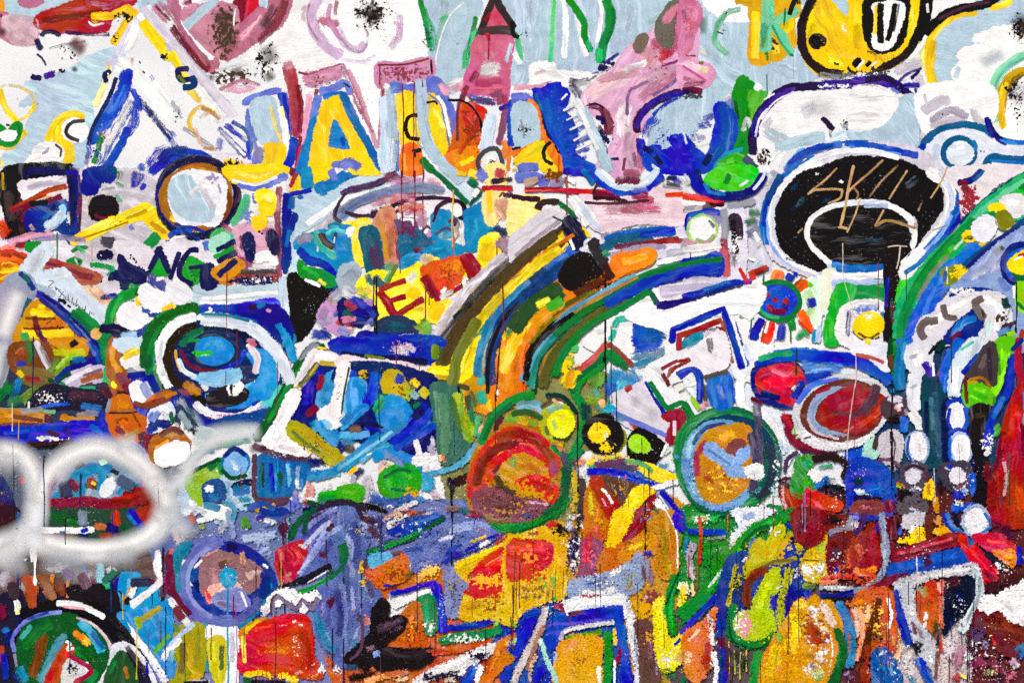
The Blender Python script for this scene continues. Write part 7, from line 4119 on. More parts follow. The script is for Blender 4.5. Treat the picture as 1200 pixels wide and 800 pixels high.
s1 a8dcd0 34 130 590 160 680 190 740 210 800
s2 W 16 130 590 140 610
s2 ad8 24 0 620 20 580
s3 084 40 0 650 10 620
#yellow_zigzag|yellow zigzag edge beside the brown post
s2 ca3 60 580 400 600 480 620 500
s3 W 40 640 380 620 430
k y 9 90 550 370 690 520
k 834 8 60 600 360 700 430
f1 604038 90 580 520 650 520 680 640 680 800 610 800 600 640
s3 846 40 640 560 650 700
s3 98a 20 670 640 680 760
k y 7 40 590 540 680 640
f0 e8d820 90 670 430 720 420 720 560 760 600 800 560 800 680 720 740 680 660
s1 fe3 40 690 460 700 600
s2 W 40 700 680 740 690
s3 Y 50 740 660 770 640
s0 0a8a1a 60 770 290 740 380 735 470 760 570
s2 2b3 24 760 320 740 440 750 540
s2 042 16 780 280 720 430
s1 02a 24 790 590 760 620
s2 e8b090 50 790 650 780 700
s3 083 60 700 770 780 760
s3 563 40 760 730 690 740
s1 Y 50 800 360 790 440
s2 083 30 800 500 780 540
k W 7 50 680 640 780 740
@800,600
#green_lattice|green and blue lattice under the round owl eye with rust drips
%0
f1 1a8030 0 -10 -10 540 -10 520 80 300 300 100 420 -10 460
f1 5a4a50 0 -10 420 300 300 820 60 820 820 -10 820
%1
s2 2a4 60 60 20 180 30
s2 8d9 24 40 10 60 50
k W 7 40 30 0 160 60
s1 02b 40 20 85 110 90 200 90
s2 26b 30 20 110 10 200
s1 a898a8 50 50 140 30 220 40 300
s2 c8b8b8 30 30 250 50 320
s2 998 24 110 120 200 115
s2 0a8a24 70 160 160 150 240 120 310
s1 083 60 120 180 110 250
s1 c52 26 80 20 85 130 75 240
d a42 8 72 180 360
d c62 8 210 10 80
s2 c93 24 90 20 110 40
d 042 6 130 100 310
s0 f8f8d0 60 0 330 10 380
s1 Y 34 0 340 5 430
s1 ec8 20 40 330 50 390
f0 e0e4f0 140 240 -10 420 -10 380 20 300 80 240 150 230 120 270 50
s2 98a8d8 40 270 20 340 10
s1 W 34 260 110 310 60 370 20
s1 e8d8c0 16 220 170 250 120
s1 F 20 200 240 215 190
s0 0a8a20 70 530 -10 430 40 340 70 260 160 200 250 130 350 20 450 -10 490
s2 2b3 30 420 30 320 110 230 220 120 370
s2 052 30 400 60 330 90 270 170
s1 c0e0c0 20 190 260 150 310 120 350
s2 W 14 170 290 120 350
s0 083 60 130 380 60 440 0 500
s1 02b 40 170 380 100 450 40 510 -10 570
s2 02a 30 150 400 60 500
s2 02b 40 480 60 540 60
s3 W 26 430 60 400 100
#yellow_hand|yellow lime hand with splayed fingers over blue and brown
f1 2a3a90 90 200 240 300 180 560 180 540 480 400 560 240 560 160 460
s2 b8b414 60 350 130 330 200 310 270
s2 X 30 360 150 340 220
f0 c0c010 70 320 160 370 130 390 190 360 260 290 300
f0 c8c418 110 440 70 470 70 460 140 430 200 390 220 390 160
s1 aaae10 40 510 90 470 150 430 220
s2 ca2 50 500 100 440 190
s3 W 26 460 80 420 110
s2 U 26 340 110 300 170
s3 02a 40 290 220 310 180
s2 W 20 280 230 300 200
s2 02a 50 480 180 500 200
s2 W 30 490 170 510 160
s1 cb1 50 540 140 550 180
s2 a92 40 530 200 560 160
k y 9 130 280 90 560 280
s1 b8b010 30 250 240 230 330 210 440
s2 cc2 44 270 280 240 370
k 221 6 160 200 240 320 460
s1 a8a418 30 300 290 380 240 470 230 540 210
s2 763 24 340 270 430 230 520 220
s0 803810 54 400 270 340 290 300 350 300 440
s2 5a2a10 24 330 290 300 380 310 460
f0 b4c410 90 400 290 440 260 450 340 410 420 410 540 330 580 330 440 360 360
s1 cd2 40 400 330 360 440 360 530
s2 X 30 390 430 390 520
f0 b8cc18 0 250 480 330 460 400 470 430 540 360 590 290 600 250 550
s2 de4 50 270 520 340 570
k e8a 8 60 250 470 330 590
s1 b4b420 60 500 260 470 360 460 460 460 560
s2 cc4 30 510 270 480 400
k 442 6 110 430 240 520 560
s2 02b 40 420 370 420 450
s2 02a 40 520 330 490 400 490 470
s2 W 14 430 360 470 340
s0 0a7a28 50 250 430 220 490 220 560 270 610 340 620
s0 0a8028 46 340 620 390 600 430 560
s2 042 20 210 480 230 590 300 630
k W 7 60 230 440 300 600
s2 2848b0 60 180 480 190 560
s2 02a 50 160 460 180 600
d Y 6 215 600 760
d cc2 8 240 640 760
d cc2 10 270 650 780
d Y 7 296 640 740
s2 121 60 290 660 280 740
s3 232 50 240 640 260 700
#orange_face|stippled orange and yellow round face with green outline
f0 d89018 60 500 480 540 410 620 395 700 430 740 520 740 640 700 760 640 810 340 810 360 700 420 600
s1 e8b020 60 440 620 400 760
s2 fc3 60 520 440 580 420
s2 fb2 60 460 680 500 620
s2 ca1 60 540 500 560 560
s2 d8c020 60 440 600 440 720
s2 e0b8a8 60 660 430 690 500
s3 W 60 620 440 600 500
s3 F 60 640 540 700 560
s2 c4501c 60 600 540 600 620
s3 732 60 620 560 640 600
s2 a42 40 680 560 660 620
s3 U 40 590 700 620 720
s3 W 60 560 740 640 700
s3 e0c8c0 50 640 680 680 720
s2 c84 50 660 690 560 660
s2 W 40 620 660 680 650
s2 cdc 40 640 770 600 750
s2 8a4 30 620 790 660 760
k 933 7 160 480 420 720 640
k W 8 150 540 420 720 760
k Y 9 160 360 540 600 780
s1 108a30 60 360 640 340 720 330 800
s2 0a5a2a 40 400 590 370 650
s0 0a5a30 54 720 550 750 640 720 740 690 810
s1 083 30 740 600 730 720
s0 1878b0 60 720 420 770 500 780 620 770 720
s2 26a 40 780 560 770 680
s2 W 10 690 570 700 650 680 760
s3 98b 60 760 740 790 790
d 732 5 485 560 800
d a42 5 628 520 660
d 413 5 660 590 680
#white_yellow_flag|white and yellow flag patch beside the dark red arch
f1 d0b020 110 560 220 620 150 670 100 670 290 620 320 560 290
s2 W 60 560 250 600 280
s2 W 60 640 290 650 230
s2 Y 60 590 250 630 200
s2 X 50 640 130 640 180
s3 W 40 540 250 530 320
s2 8a2 50 560 340 600 350
s2 563 40 570 360 620 340
s3 K 12 560 220 640 225
k W 8 60 520 220 660 330
d K 9 680 100 330
s2 02a 40 540 380 560 350
s2 02b 60 570 370 590 400
#dark_red_arch|dark red arched panel with grey outline and orange sill
f1 801420 90 520 -10 640 -10 760 40 670 90 640 140 560 150 520 80
s2 a23 60 560 60 620 100
s2 412 50 700 10 660 60
s2 K 60 730 20 690 50
s2 M 60 560 20 550 100
d 8ac 6 557 -40 60
d 8ac 6 572 -20 90
s1 888898 44 680 100 730 80 810 90
s2 u 30 690 110 780 100
s1 902428 60 740 200 800 150
f1 70101c 90 690 130 820 100 820 280 690 280
s2 334 50 720 160 710 210
s1 c43 60 770 170 790 240
s2 02a 40 700 270 760 250
s2 e63 30 720 260 810 240
s2 d54 40 640 320 700 300 800 300
s1 e86 30 640 330 720 320
s1 a8b0b8 34 640 350 720 350 800 355
s2 W 16 660 345 760 350
s0 1a2a80 40 640 385 720 390 800 370
s2 K 20 660 400 760 400
d K 7 748 170 330
k W 6 60 640 140 800 330
s3 823 60 780 440 790 560
s2 b64 30 760 420 800 430
#rust_lower_left_panel|peach and rust triangle with white and violet drips
f1 d87840 60 0 590 60 530 110 500 150 450 130 600 130 700 80 780 20 760
s2 e86 50 40 600 80 570
s2 F 60 30 650 20 700
s2 b83020 60 110 640 100 720
s2 a32 40 120 600 110 740
s3 W 30 130 480 140 620
s1 W 40 140 650 160 740 150 800
s3 c8c0d0 24 120 460 120 540
s2 063 50 10 770 0 800
s2 F 24 80 540 20 600
s1 02a 60 180 620 190 720 180 800
s2 602 50 170 580 190 640
s2 425 40 210 620 200 740
s2 413 30 230 700 220 790
k W 7 70 100 480 180 780
k O 8 50 0 560 120 760
@1000,600
#lower_right_ground|dark red, navy and orange mottled ground in the lower corner of the wall
%0
f1 5a2428 90 -10 -10 820 -10 820 820 -10 820
f2 d8c8c8 90 160 400 420 400 520 560 520 820 160 820
%1
f1 981c1c 90 0 120 100 100 110 260 0 250
s2 c54 50 20 140 30 230
s1 a34 60 90 80 80 200
s2 712 50 120 40 130 150
s2 V 50 0 60 20 40
s1 425 40 0 100 30 70 50 0
s2 U 60 0 20 20 20
s1 8898b8 44 130 0 140 90 150 200 120 300 50 355 0 370
s2 b0bccc 20 140 20 145 150 130 270 60 340
s3 02a 20 100 20 110 100
s1 e84 50 0 270 50 280 100 260
s1 fa2 26 60 270 100 260
s3 W 16 20 290 80 290
k c42 8 60 0 260 110 340
s1 02a 34 0 400 80 375 140 330
s2 K 20 0 390 80 370
s1 601828 50 180 20 185 120
s2 K 40 210 20 215 90
s2 02a 30 210 110 220 60
f1 c8c4cc 90 240 20 320 0 320 60 240 70
s2 W 40 280 60 260 100
f1 fd2 0 210 130 250 120 320 70 330 120 260 140
s1 Y 30 290 70 300 120
s1 643018 60 350 10 350 120
s2 c84 50 390 10 400 60
s1 fc2 34 370 90 440 85 470 90
s2 063 20 380 110 440 100
k y 8 50 370 50 480 110
s0 02a 24 420 0 440 60 480 100
s1 26b 34 430 0 470 70 540 110
s1 0a1430 34 460 0 500 60 560 100
e0 a0b0d0 90 570 40 62 68 0
e0 ecebf0 90 570 40 44 54 0
s2 W 24 560 20 570 70
s1 26b 20 610 0 640 60 590 100
s2 26b 24 540 130 545 110
#red_ribbon|crimson and blue diagonal ribbon crossing above the letter R
f0 8a1420 165 190 190 300 150 420 110 500 100 520 140 460 150 340 180 200 220
s2 c45 20 200 190 320 160 460 120
s2 712 24 200 210 340 170 480 130
s3 d88 12 220 190 320 170
f0 1834b0 165 170 250 280 220 400 190 500 170 560 200 580 240 480 250 380 270 260 290 180 320
s1 14c 40 200 260 320 230 480 200
s2 02a 30 240 280 380 250 500 220
s2 413 50 330 190 350 250
s1 601020 50 190 310 260 290
s1 701428 60 60 370 140 330 200 300
f1 c83010 40 490 110 560 140 600 200 660 260 660 310 600 320 560 240 520 180
s1 e42 40 540 160 600 240 640 300
f0 c8181c 20 560 110 700 110 740 150 750 190 650 180 590 140
s2 e32 30 620 130 720 150
f1 e88820 20 650 190 740 180 760 220 740 245 690 220
s2 fb3 20 690 200 750 210
s2 712 40 600 270 660 320
s1 26b 40 540 120 550 150
s1 141428 44 620 190 700 250
s3 W 20 690 260 730 270
s2 X 24 790 200 800 220
s1 02a 40 770 160 775 240
s2 413 60 700 60 740 130
s2 823 60 640 40 700 60
s2 W 26 660 230 690 265
k W 6 50 640 200 760 300
d e0d0d8 8 292 200 400
#big_letter_r|tall grey and white letter R with blue leg and navy bowl
f1 c8c4cc 165 190 330 290 290 420 270 540 240 580 260 560 290 430 290 300 330 220 350
s1 e0dcdc 30 300 310 400 285 540 260
s2 W 24 380 290 500 260
f0 c0c4cc 80 195 345 250 320 280 440 330 560 370 650 360 720 300 640 260 520 220 420
s2 W 30 240 380 280 480
s3 878 40 280 520 330 600
s1 c8d4dc 60 550 260 585 320 580 400 540 480 500 560
s2 9aa 24 590 300 580 400 530 500
f0 06102c 60 520 300 550 310 555 380 530 440 460 510 420 560 430 420 450 360 500 340
s2 0a1878 40 480 370 520 420
s3 123 30 510 290 540 340
s2 423 40 440 320 480 300
k W 6 50 420 320 560 560
f1 c84a24 90 300 380 340 340 380 320 400 420 390 520 410 640 380 560 330 520 300 460
s2 e76 30 410 310 405 420 410 540
s2 b84 40 340 340 330 400
s3 9a8 50 310 340 320 380
s2 d42 40 350 400 370 480
s3 W 26 330 540 340 460
s2 e98 30 390 320 410 380
s2 342 40 380 500 380 580
s1 223 30 400 540 390 620
d a42 8 405 500 700
s1 1834a8 60 190 360 210 460 240 560 260 620
s2 02a 30 180 380 200 480 240 600
s2 12183a 60 280 600 310 660
s1 1840b0 60 300 680 340 760 370 810
s2 K 40 310 600 300 660
s3 M 30 270 500 290 580
s3 W 50 360 640 360 720
s3 d0c8cc 50 370 700 380 780
s2 743 24 390 640 380 780
d 211 7 290 330 460
d 225 7 255 320 430
d 02a 7 452 510 610
d b8a 7 462 560 700
#rust_thicket|orange, rust and peach vertical thicket left of the letter R
f1 c85830 90 0 400 160 360 190 500 200 640 100 640 20 660
s2 e63 50 110 390 120 440
s2 F 50 70 420 60 500
s2 622010 60 120 440 80 540 50 640
s2 731 50 40 660 30 740
s2 e96 50 180 560 200 640
s2 d42 50 170 520 180 580
s2 W 40 150 400 170 460
s2 W 30 20 440 10 540
s3 K 40 60 580 120 600
s2 a32 60 130 590 90 600
k fc4 9 90 0 400 180 600
k 421 9 120 0 420 180 740
f1 1a50a0 60 90 660 150 640 190 700 220 800 100 800
s2 28c 30 120 700 160 760
s3 W 30 150 760 200 740
s2 e8e8e8 50 240 660 250 730
s2 48a 50 240 760 290 790
s2 278 60 0 600 10 700
s3 e98 50 60 700 60 760
s2 a42 50 70 750 50 800
d K 7 26 400 700
d 02a 6 165 440 760
d 0c105a 5 125 660 800
k W 8 110 100 560 300 790
#white_chip|bare white chipped patch in dark red paint at the wall's edge
f1 6a1c18 20 600 420 680 440 780 500 820 500 820 640 700 660 640 580 560 520
s2 8a2a1c 60 680 500 760 560
s1 3c1420 60 620 360 720 330 800 300
s2 501818 50 720 300 800 290
f0 f2eff0 0 585 440 610 425 600 405 640 390 660 415 700 370 760 345 810 330 810 505 770 510 720 490 690 450 650 450 630 465
s1 W 60 740 420 800 400
s2 e4e0e4 40 700 420 760 470
#plum_drip_corner|plum, pink and white dripping corner right of the letter R
s2 d8d4dc 60 460 580 440 680
s2 b890a8 60 500 640 480 740
s2 W 40 570 560 560 640
s2 4a4070 60 580 580 600 540
s2 98a0c8 40 620 600 610 640
s2 c23 40 650 560 660 620
s2 8a1c30 60 700 600 720 660
s3 b05070 60 640 700 700 740
s3 a03850 60 560 720 620 700
s2 fd3 24 490 755 530 775
s2 bc8 34 600 750 680 740
s2 a34 60 460 760 500 790
s3 c67 60 700 780 760 750
s2 W 50 540 700 530 640
s2 336090 60 760 650 800 620
s2 26a 40 770 680 800 640
s2 d8d0d8 50 740 700 760 720
s2 634 60 580 480 600 540
s3 K 40 540 560 520 620
d 213 8 532 600 790
d 213 8 562 570 710
d 213 7 604 620 680
d 213 7 690 640 800
d 421 7 635 640 800
d 225 7 502 560 640
k W 9 140 440 560 800 800
k 823 9 120 460 600 780 800
k b 8 90 440 520 700 780
@100,240
#navy_star|navy pointed star of crossed brush strokes over a green dot
%2
f1 e4dbe4 0 150 180 260 190 310 230 300 290 220 300 160 230
f1 e6dfe8 0 380 190 520 190 600 240 600 300 440 360 400 250
k K 12 4 195 215 250 285
s0 K 12 212 234 214 238
s0 K 12 226 250 228 254
s0 K 12 238 268 240 272
f0 15154e 30 165 240 190 275 235 300 272 312 272 350 240 362 205 345 182 392 172 348 120 335 165 315
s4 5a5aa0 60 290 330 380 380
s5 4a48a0 60 280 340 360 400
s4 W 24 330 350 380 340
#navy_word|hand brushed navy letters N G E L over pale patches with green
f1 18a020 60 320 310 350 262 390 318
l0 14144e 28 304 302 347 216 394 318
l0 14144e 26 398 345 442 224
s3 14144e 20 350 205 360 240
f1 2aa028 60 470 290 500 252 560 300 550 370 490 360 465 330
k 0a6a20 7 40 470 280 560 370
s0 14144e 28 530 212 490 216 455 265 440 318 462 352 505 372
s1 14144e 22 488 295 540 290 582 284
f0 14144e 80 552 300 592 288 606 378 552 382
s4 2a50b8 50 560 170 580 215
f1 a8e0c8 0 595 170 650 140 670 170 610 220
s0 14144e 26 616 212 650 196 690 174
s0 20a030 22 604 246 650 228 692 204
s0 14144e 30 622 266 660 246 706 222
f1 d89028 140 600 320 640 285 690 265 720 300 650 345
s0 14144e 32 626 332 660 300 706 262
f0 15124e 90 750 160 765 145 782 180 784 230 768 250 756 210
f0 1c123e 90 858 142 873 124 890 160 898 215 886 225 868 190
#white_lozenge|white lozenge with tan underside beside the green wishbone
f0 f6f4f6 30 262 412 292 390 340 412 388 442 342 492 292 482
f0 ececf0 30 390 392 440 370 486 402 482 440 420 452
f0 f4f2f4 40 158 512 200 472 262 502 282 542 230 576 180 552
s2 Y 24 358 492 412 470
s2 Y 22 252 446 246 474
s3 1c3a9a 26 262 492 306 502
#hooked_green_curl|green curl below the white lozenge
s0 075a20 60 285 760 286 660 320 590 390 530 480 496 530 490
s1 0a8030 26 300 700 330 610 400 545 500 505
s1 2a48b8 12 330 740 345 640 400 575 500 520
#round_bowl|big round blue bowl eye with red, green and white rings and a small bird
f1 0c1e50 0 380 700 400 620 480 570 600 550 740 590 820 690 800 800 640 860 480 860 400 800
s0 f6f6f8 50 512 522 440 548 382 604 352 684 358 770 392 850
s1 241606 46 520 572 450 592 405 650 388 720 405 800 450 850
s2 e8b010 16 424 680 430 730 450 780
s2 0a7048 44 560 590 500 612 448 660
s3 081830 40 560 570 650 570 730 600 770 660
f0 2c88d0 10 530 660 570 620 640 615 690 650 690 700 650 745 570 750 530 720
s2 4aa4e0 30 570 650 650 650
o1 12284a 26 606 684 100 82
s2 7a1034 18 450 680 480 740 540 772 620 778
s2 1a9a48 16 480 640 540 632
s1 90d890 20 520 702 580 696
k H 9 30 500 680 600 715
s3 1a34c0 30 640 770 720 738 752 680
s0 e2eaf4 64 548 538 660 542 780 578 860 646 920 730 965 830
s2 c8d8e8 20 560 520 680 528 800 570
s2 1c7c90 16 548 512 660 518 770 545
s1 2890c8 40 905 562 950 640 978 730
f1 3a96dc 70 770 700 830 685 880 740 890 830 850 900 790 890 830 800
s3 c890a8 34 752 630 800 645
s4 e8d0dc 40 770 660 800 690
s2 6abce0 40 500 800 600 830 700 820
@300,200
#purple_brow|purple and grey double brow arching over translucent dark columns
%2
s3 8898b8 56 380 215 440 165 540 125 660 92 780 82 880 92
s4 6a7aa8 24 400 200 500 140 640 100
s4 4a2a50 16 410 110 500 90 600 50
s2 3a2040 16 370 215 385 160 420 105
s2 352040 18 420 195 480 212 560 208
s4 d08aa0 60 560 150 640 130 760 130
s4 e08868 50 600 190 640 260 650 340
s3 e89a80 44 660 190 720 160 790 170
s5 a84860 40 700 120 790 110
s3 d8a0b8 60 760 220 800 240
s4 c84860 20 720 180 760 190
#turquoise_fish_eye|turquoise eye with mint lid and dark pupil stroke
s3 aab8c8 70 400 500 450 470 470 520
s1 3ab0a0 24 270 300 300 350 370 400
s1 40302c 30 300 295 320 330 360 355
s2 48c0c0 22 330 300 370 280 420 290
#translucent_columns|translucent plum and teal columns over pink and orange
s3 4a3a60 70 540 310 560 400 580 470
s4 2a7080 60 520 300 540 360
s4 6a3060 60 680 270 720 260 750 330
s3 2a6088 60 710 350 780 330 830 350
s3 d88060 50 620 240 630 330 640 410
s3 1c88b8 60 700 430 740 420
s3 1c88b8 60 850 400 930 370
s3 58a8c8 40 870 310 920 290
s4 f0d0c0 40 780 420 800 400
s3 F 40 780 440 830 400
#blue_bowl_side|blue violet shards at the left of the yellow tongue
s3 b8bccc 60 360 600 400 560
s3 a890b8 50 330 640 300 700
s3 3a50b8 40 440 600 520 640 560 690
s3 c03868 40 430 620 450 660
s3 1a7050 30 420 650 460 690
s3 3048b0 50 260 760 340 770
s3 8a98d0 40 380 740 440 760
#yellow_tongue|yellow field with red brushed letters E L and running drips
s2 fbe060 40 470 560 540 560
s2 W 30 860 600 930 560
s3 90b840 40 750 720 790 760
d r 5 680 0 300
d r 5 746 0 260
#maze_hook|angular maze hook with blue outer line and rust inner line
@500,200,2
f0 f4f5f8 20 512 478 560 445 575 375 640 345 700 322 722 380 745 470 725 480 705 390 690 360 600 385 595 440 630 470 560 500 570 530 545 545
f0 f6f6f8 0 505 290 540 330 600 320 740 280 790 280 760 340 720 330 600 355 575 380 540 365 470 340
l1 0a2ca8 18 574 402 578 372 640 346 694 324 716 390 738 462
l1 a01c20 15 590 420 592 386 650 366 690 350
l3 a04038 12 692 352 704 400 716 450
f0 eae4ea 30 600 430 650 400 690 380 705 440 680 470 620 470
s3 2a90a8 24 604 408 640 392
s3 6a605c 18 660 390 668 430
s2 8a2020 14 560 486 578 462 616 442
s2 8a2030 14 558 490 572 512
f0 2a66c0 90 664 490 705 478 715 540 690 556 668 540
s4 7aa0e0 24 680 500 696 540
s2 1a3ca8 16 592 484 616 466 640 476 642 530
s2 f0f0f4 20 600 500 630 494
s2 5a4a44 14 650 485 705 468
@900,600
#rust_thicket|orange, rust and peach vertical thicket left of the letter R
%2
s1 e8c0b0 40 400 440 420 520 400 600
s1 f0a080 36 420 440 440 560 410 690
s2 5a1a0c 44 520 400 490 500 455 610 440 690
s1 d84a18 40 545 380 560 470 590 560
s1 W 22 560 400 575 480 560 540
s1 8a3014 40 470 620 450 720 440 790
s2 1a50b0 60 530 650 560 700 570 780
s2 7ab0e0 24 560 690 580 760
s2 F 46 600 590 610 640 590 690
s1 K 22 500 580 535 590
s1 O 26 400 430 440 410
s2 c87850 40 380 560 390 680
k K 7 70 400 420 600 760
#orange_face|stippled orange and yellow round face with green outline
s1 e8c8b8 60 240 430 280 470 300 530
s1 a83c14 60 190 520 220 570 240 610
s2 7a2a10 40 220 540 250 590
s2 W 50 190 440 220 470
s1 Y 60 110 470 130 560 110 640
s2 e8a010 60 60 640 110 700
s2 d8c4b0 50 220 660 260 700
s3 6a78b0 40 190 700 220 730
s2 c8d8a0 50 200 760 260 740
s1 8ab830 40 60 600 40 560
s1 0a5a28 44 310 540 345 600 350 680 310 790
s1 3a80b0 44 320 420 370 490 400 600 380 720
#plum_drip_corner|plum, pink and white dripping corner right of the letter R
s1 5a3a68 50 960 540 980 600
s1 a86888 50 900 620 880 720
s1 8a3050 60 1000 680 960 720
s2 e0d0d8 50 860 600 840 700
s1 6a2030 60 1060 560 1100 620 1140 660
s1 3a6a98 40 1160 640 1200 620
s2 c8a0b8 40 1120 700 1160 690
d 213 7 935 580 780
d 213 7 965 590 720
d 324 6 1038 660 790
d 213 7 1078 660 800
@300,600
#periwinkle_feather|large periwinkle feather shape with navy edge and plum dots
s1 0a6038 30 416 140 426 200 400 260 345 308
s2 4a58a8 60 220 130 280 60 350 30
s2 98a4d8 30 250 230 330 120 400 60
s2 a8b4e0 26 200 290 260 200
s1 4a5098 40 440 80 480 160 470 260
s2 7a88c8 50 400 330 420 460 410 590
s2 4a58a0 40 330 420 340 540
s1 3878a8 44 280 470 310 580 370 650
#black_figure|black leaping figure silhouette with plum hand
s2 120a10 60 580 430 570 520 540 590
s1 3a2a38 50 570 545 660 510 690 500
s2 6a4a60 30 600 530 680 500
s1 241820 60 600 640 700 670 800 650
s1 5a3a50 20 480 470 500 540 490 640 440 690
s2 7a5068 30 520 640 560 620
s2 e87858 24 515 480 522 530
@0,600
#green_ball|dark green round ball with rust and teal slashes and a purple rim
s1 0a6a20 60 120 620 180 560 240 520
s2 7a4a18 50 220 570 180 680 150 770
s1 4a8a9a 40 310 570 240 680 190 790
s2 0a5a1a 60 380 640 450 680
s2 c03a30 40 290 660 250 760
s1 b02850 26 330 670 430 740 350 795
@300,400
#white_trumpet|white trumpet outline with yellow and green shadow bars
f0 f4f0f0 95 398 108 432 112 415 190 400 260 395 330 412 358 370 396 330 390 300 350 350 312 376 220
k K 5 50 360 120 430 330
s1 2a4a1a 10 438 120 412 250 402 340
s1 8cc4e8 34 312 372 350 400
s2 8a1034 34 312 160 296 230
s2 3a98d0 56 352 180 336 240 310 290
s1 7a1038 40 284 305 240 345
s2 1a38b0 50 250 240 230 300
s1 3a90d0 44 290 380 330 440 380 480
s2 2a70b8 50 400 380 450 340
#blue_shards|ultramarine and sky blue shards crossing under the yellow beam
s1 3a88b8 44 240 640 340 620 440 560 560 480 700 380
s2 6ab0d8 20 380 600 500 520 640 420
s1 1a3cb8 50 640 480 760 400 820 320
s1 1a50b8 44 650 500 760 440 840 390
s2 2a9060 34 560 340 600 270
s1 e8e4ec 30 750 460 770 530
s1 f0ecec 40 760 570 850 540
s2 7090c0 40 600 520 700 580
s2 c8b8c8 50 520 620 540 700
@600,400
#green_brace|green bent brace stroke under the maze hook
f0 f2f2f6 30 632 140 700 90 760 60 780 90 720 120 720 190 760 240 800 280 740 300 690 240
s0 0a7a30 28 645 190 690 262 730 308 800 288 846 352
s0 1030a0 14 624 188 668 268 716 332
s2 8a1a28 20 700 130 760 96 820 88
s2 6a1020 26 705 150 738 210
s1 2a50b8 22 770 150 830 130 870 170 872 270
s2 f0f0e0 40 760 220 800 210
@200,400
#round_bowl|big round blue bowl eye with red, green and white rings and a small bird
s1 88c8e8 60 140 170 220 160 330 150
s2 c88020 44 60 195 110 225 140 250
f1 1c1618 0 180 262 230 236 280 246 340 236 350 262 300 288 220 296
f1 1c1a20 0 232 212 266 190 280 240 250 282
f0 W 20 276 212 300 194 326 200 320 226 286 242
s0 K 10 296 208 300 212
s1 e8e0e8 30 150 200 170 225
@200,600
#periwinkle_wreath|periwinkle ring wreath around a pink and brown patchwork on a teal stalk
%2
s1 666eb6 60 230 140 150 170 95 225 65 300 75 390 130 465 220 505 310 505
s1 8a94d0 26 180 165 110 225 80 320 110 420 190 490
s2 5a62a8 50 310 500 380 460 425 400
s1 12307a 50 440 280 450 350 430 400
s2 2a86a8 40 90 140 40 210 25 300 40 370
#red_orange_block|large red orange scrubbed block edged in yellow with fine drips
s1 d02010 70 390 590 500 560 600 540
s1 c81810 60 360 690 480 680 620 700
s2 b81018 60 620 540 640 640 660 740
s2 e85818 40 440 630 520 620
@0,600
#murky_drip_field|murky grey, rust and plum wash under the sprayed loops with drips
s1 8a4a30 60 190 290 230 350 250 400
s1 a83c1c 50 120 300 150 380 150 440
s1 6a4a58 60 380 290 410 350
s1 3a2a38 60 60 330 70 400
s2 7a6a88 60 300 270 340 300
s1 2a6a58 40 490 320 540 280
s1 2a2a48 50 620 330 700 320
s1 6a1830 50 790 200 800 300 810 380
@0,400
#interior_of_loop|dark red and turquoise scene framed by the sprayed white loop
%1
s2 8a1420 60 260 760 400 750 560 760 700 730
s1 2a8ab8 50 360 620 440 600 500 620
s1 3a3a58 60 300 660 320 720
s1 4a5a78 60 560 640 620 680
@400,500
#lavender_slab|lavender slab with vertical drips left of the red disc
%2
s2 3a58b0 50 130 330 250 350 340 320
s2 e8dce0 34 230 420 300 370 360 350
s2 F 24 250 430 320 380
s1 1a38a8 34 230 500 330 450 440 410
s2 6a3a40 26 330 410 400 390
s2 98a4d8 50 520 470 620 450 700 470
s2 4a5a98 40 400 560 480 500
s2 c8a8b8 40 420 300 460 340
s2 2a6a70 34 560 380 600 400
s2 a83050 30 600 420 660 410
s2 8a6a40 50 660 420 740 440 800 430
@100,400
#white_stepping_stones|white stepping patches on blue leading up from the orange mask
f1 a8681c 0 320 460 400 420 470 450 480 500 400 520 330 560 310 520
f0 f6f4f4 0 340 520 400 480 470 480 480 530 420 570 350 570
s1 5a2a1c 30 350 440 410 410 460 430
s1 e8a838 16 330 500 390 460
s1 1c2a78 40 300 400 340 380 390 390
s2 f2f2f6 40 330 330 370 310 395 330
s1 8a98d8 30 310 370 345 330
s1 7a3a1c 26 230 290 300 300 400 260
s1 c87828 22 380 260 430 240
s2 2a3a58 50 430 300 480 360 520 400
s2 9ab0b8 40 440 330 500 410
@200,580
#small_blue_eye|small periwinkle eye ring over a lime patch
s1 e8ece8 30 130 120 220 100 300 110
s2 8aa0c8 44 270 60 280 130 300 200
s1 3a7aa8 40 160 40 230 60
s2 a8b8d8 60 330 200 440 190 500 170
s1 c8a020 24 400 70 460 60 490 40
s1 4a8a30 30 340 100 370 150
s2 5868b0 60 420 130 500 110 560 80
@500,200,2
#rainbow_band|broad rainbow arch of yellow, blue, green and black painted bands
%3
s1 4a3a1c 30 40 450 80 370 150 285 230 205 300 150
s2 e8c81c 28 75 470 100 390 160 310 240 235 310 185
s1 6a7020 30 60 500 75 430 120 350
s2 3a86b0 22 118 480 128 410 165 335 230 270
s2 1e4a80 30 150 500 152 420 190 335 260 268 330 215
s1 120c10 10 142 520 146 440 172 362 215 310
s2 f09018 50 190 520 205 430 245 360 310 300
s1 f8c020 30 180 470 200 410 235 355
s1 2a4a24 44 205 370 250 315 310 275
s2 e8d820 26 258 316 288 300
s1 50a828 26 285 322 315 305
f0 140c0c 30 315 245 332 215 360 198 380 202 402 232 404 242 370 254 345 276 322 264
s2 5a2a10 22 345 290 390 268 415 258
f0 f09420 20 440 205 480 195 530 188 525 214 470 232 435 252
s1 f8b840 20 460 215 515 200
s1 0e0a08 16 232 490 246 425 292 372 345 336
s2 2a8a80 16 246 510 262 440 310 380 360 345
s2 5a5c24 26 272 505 292 440 345 380 420 325 470 305
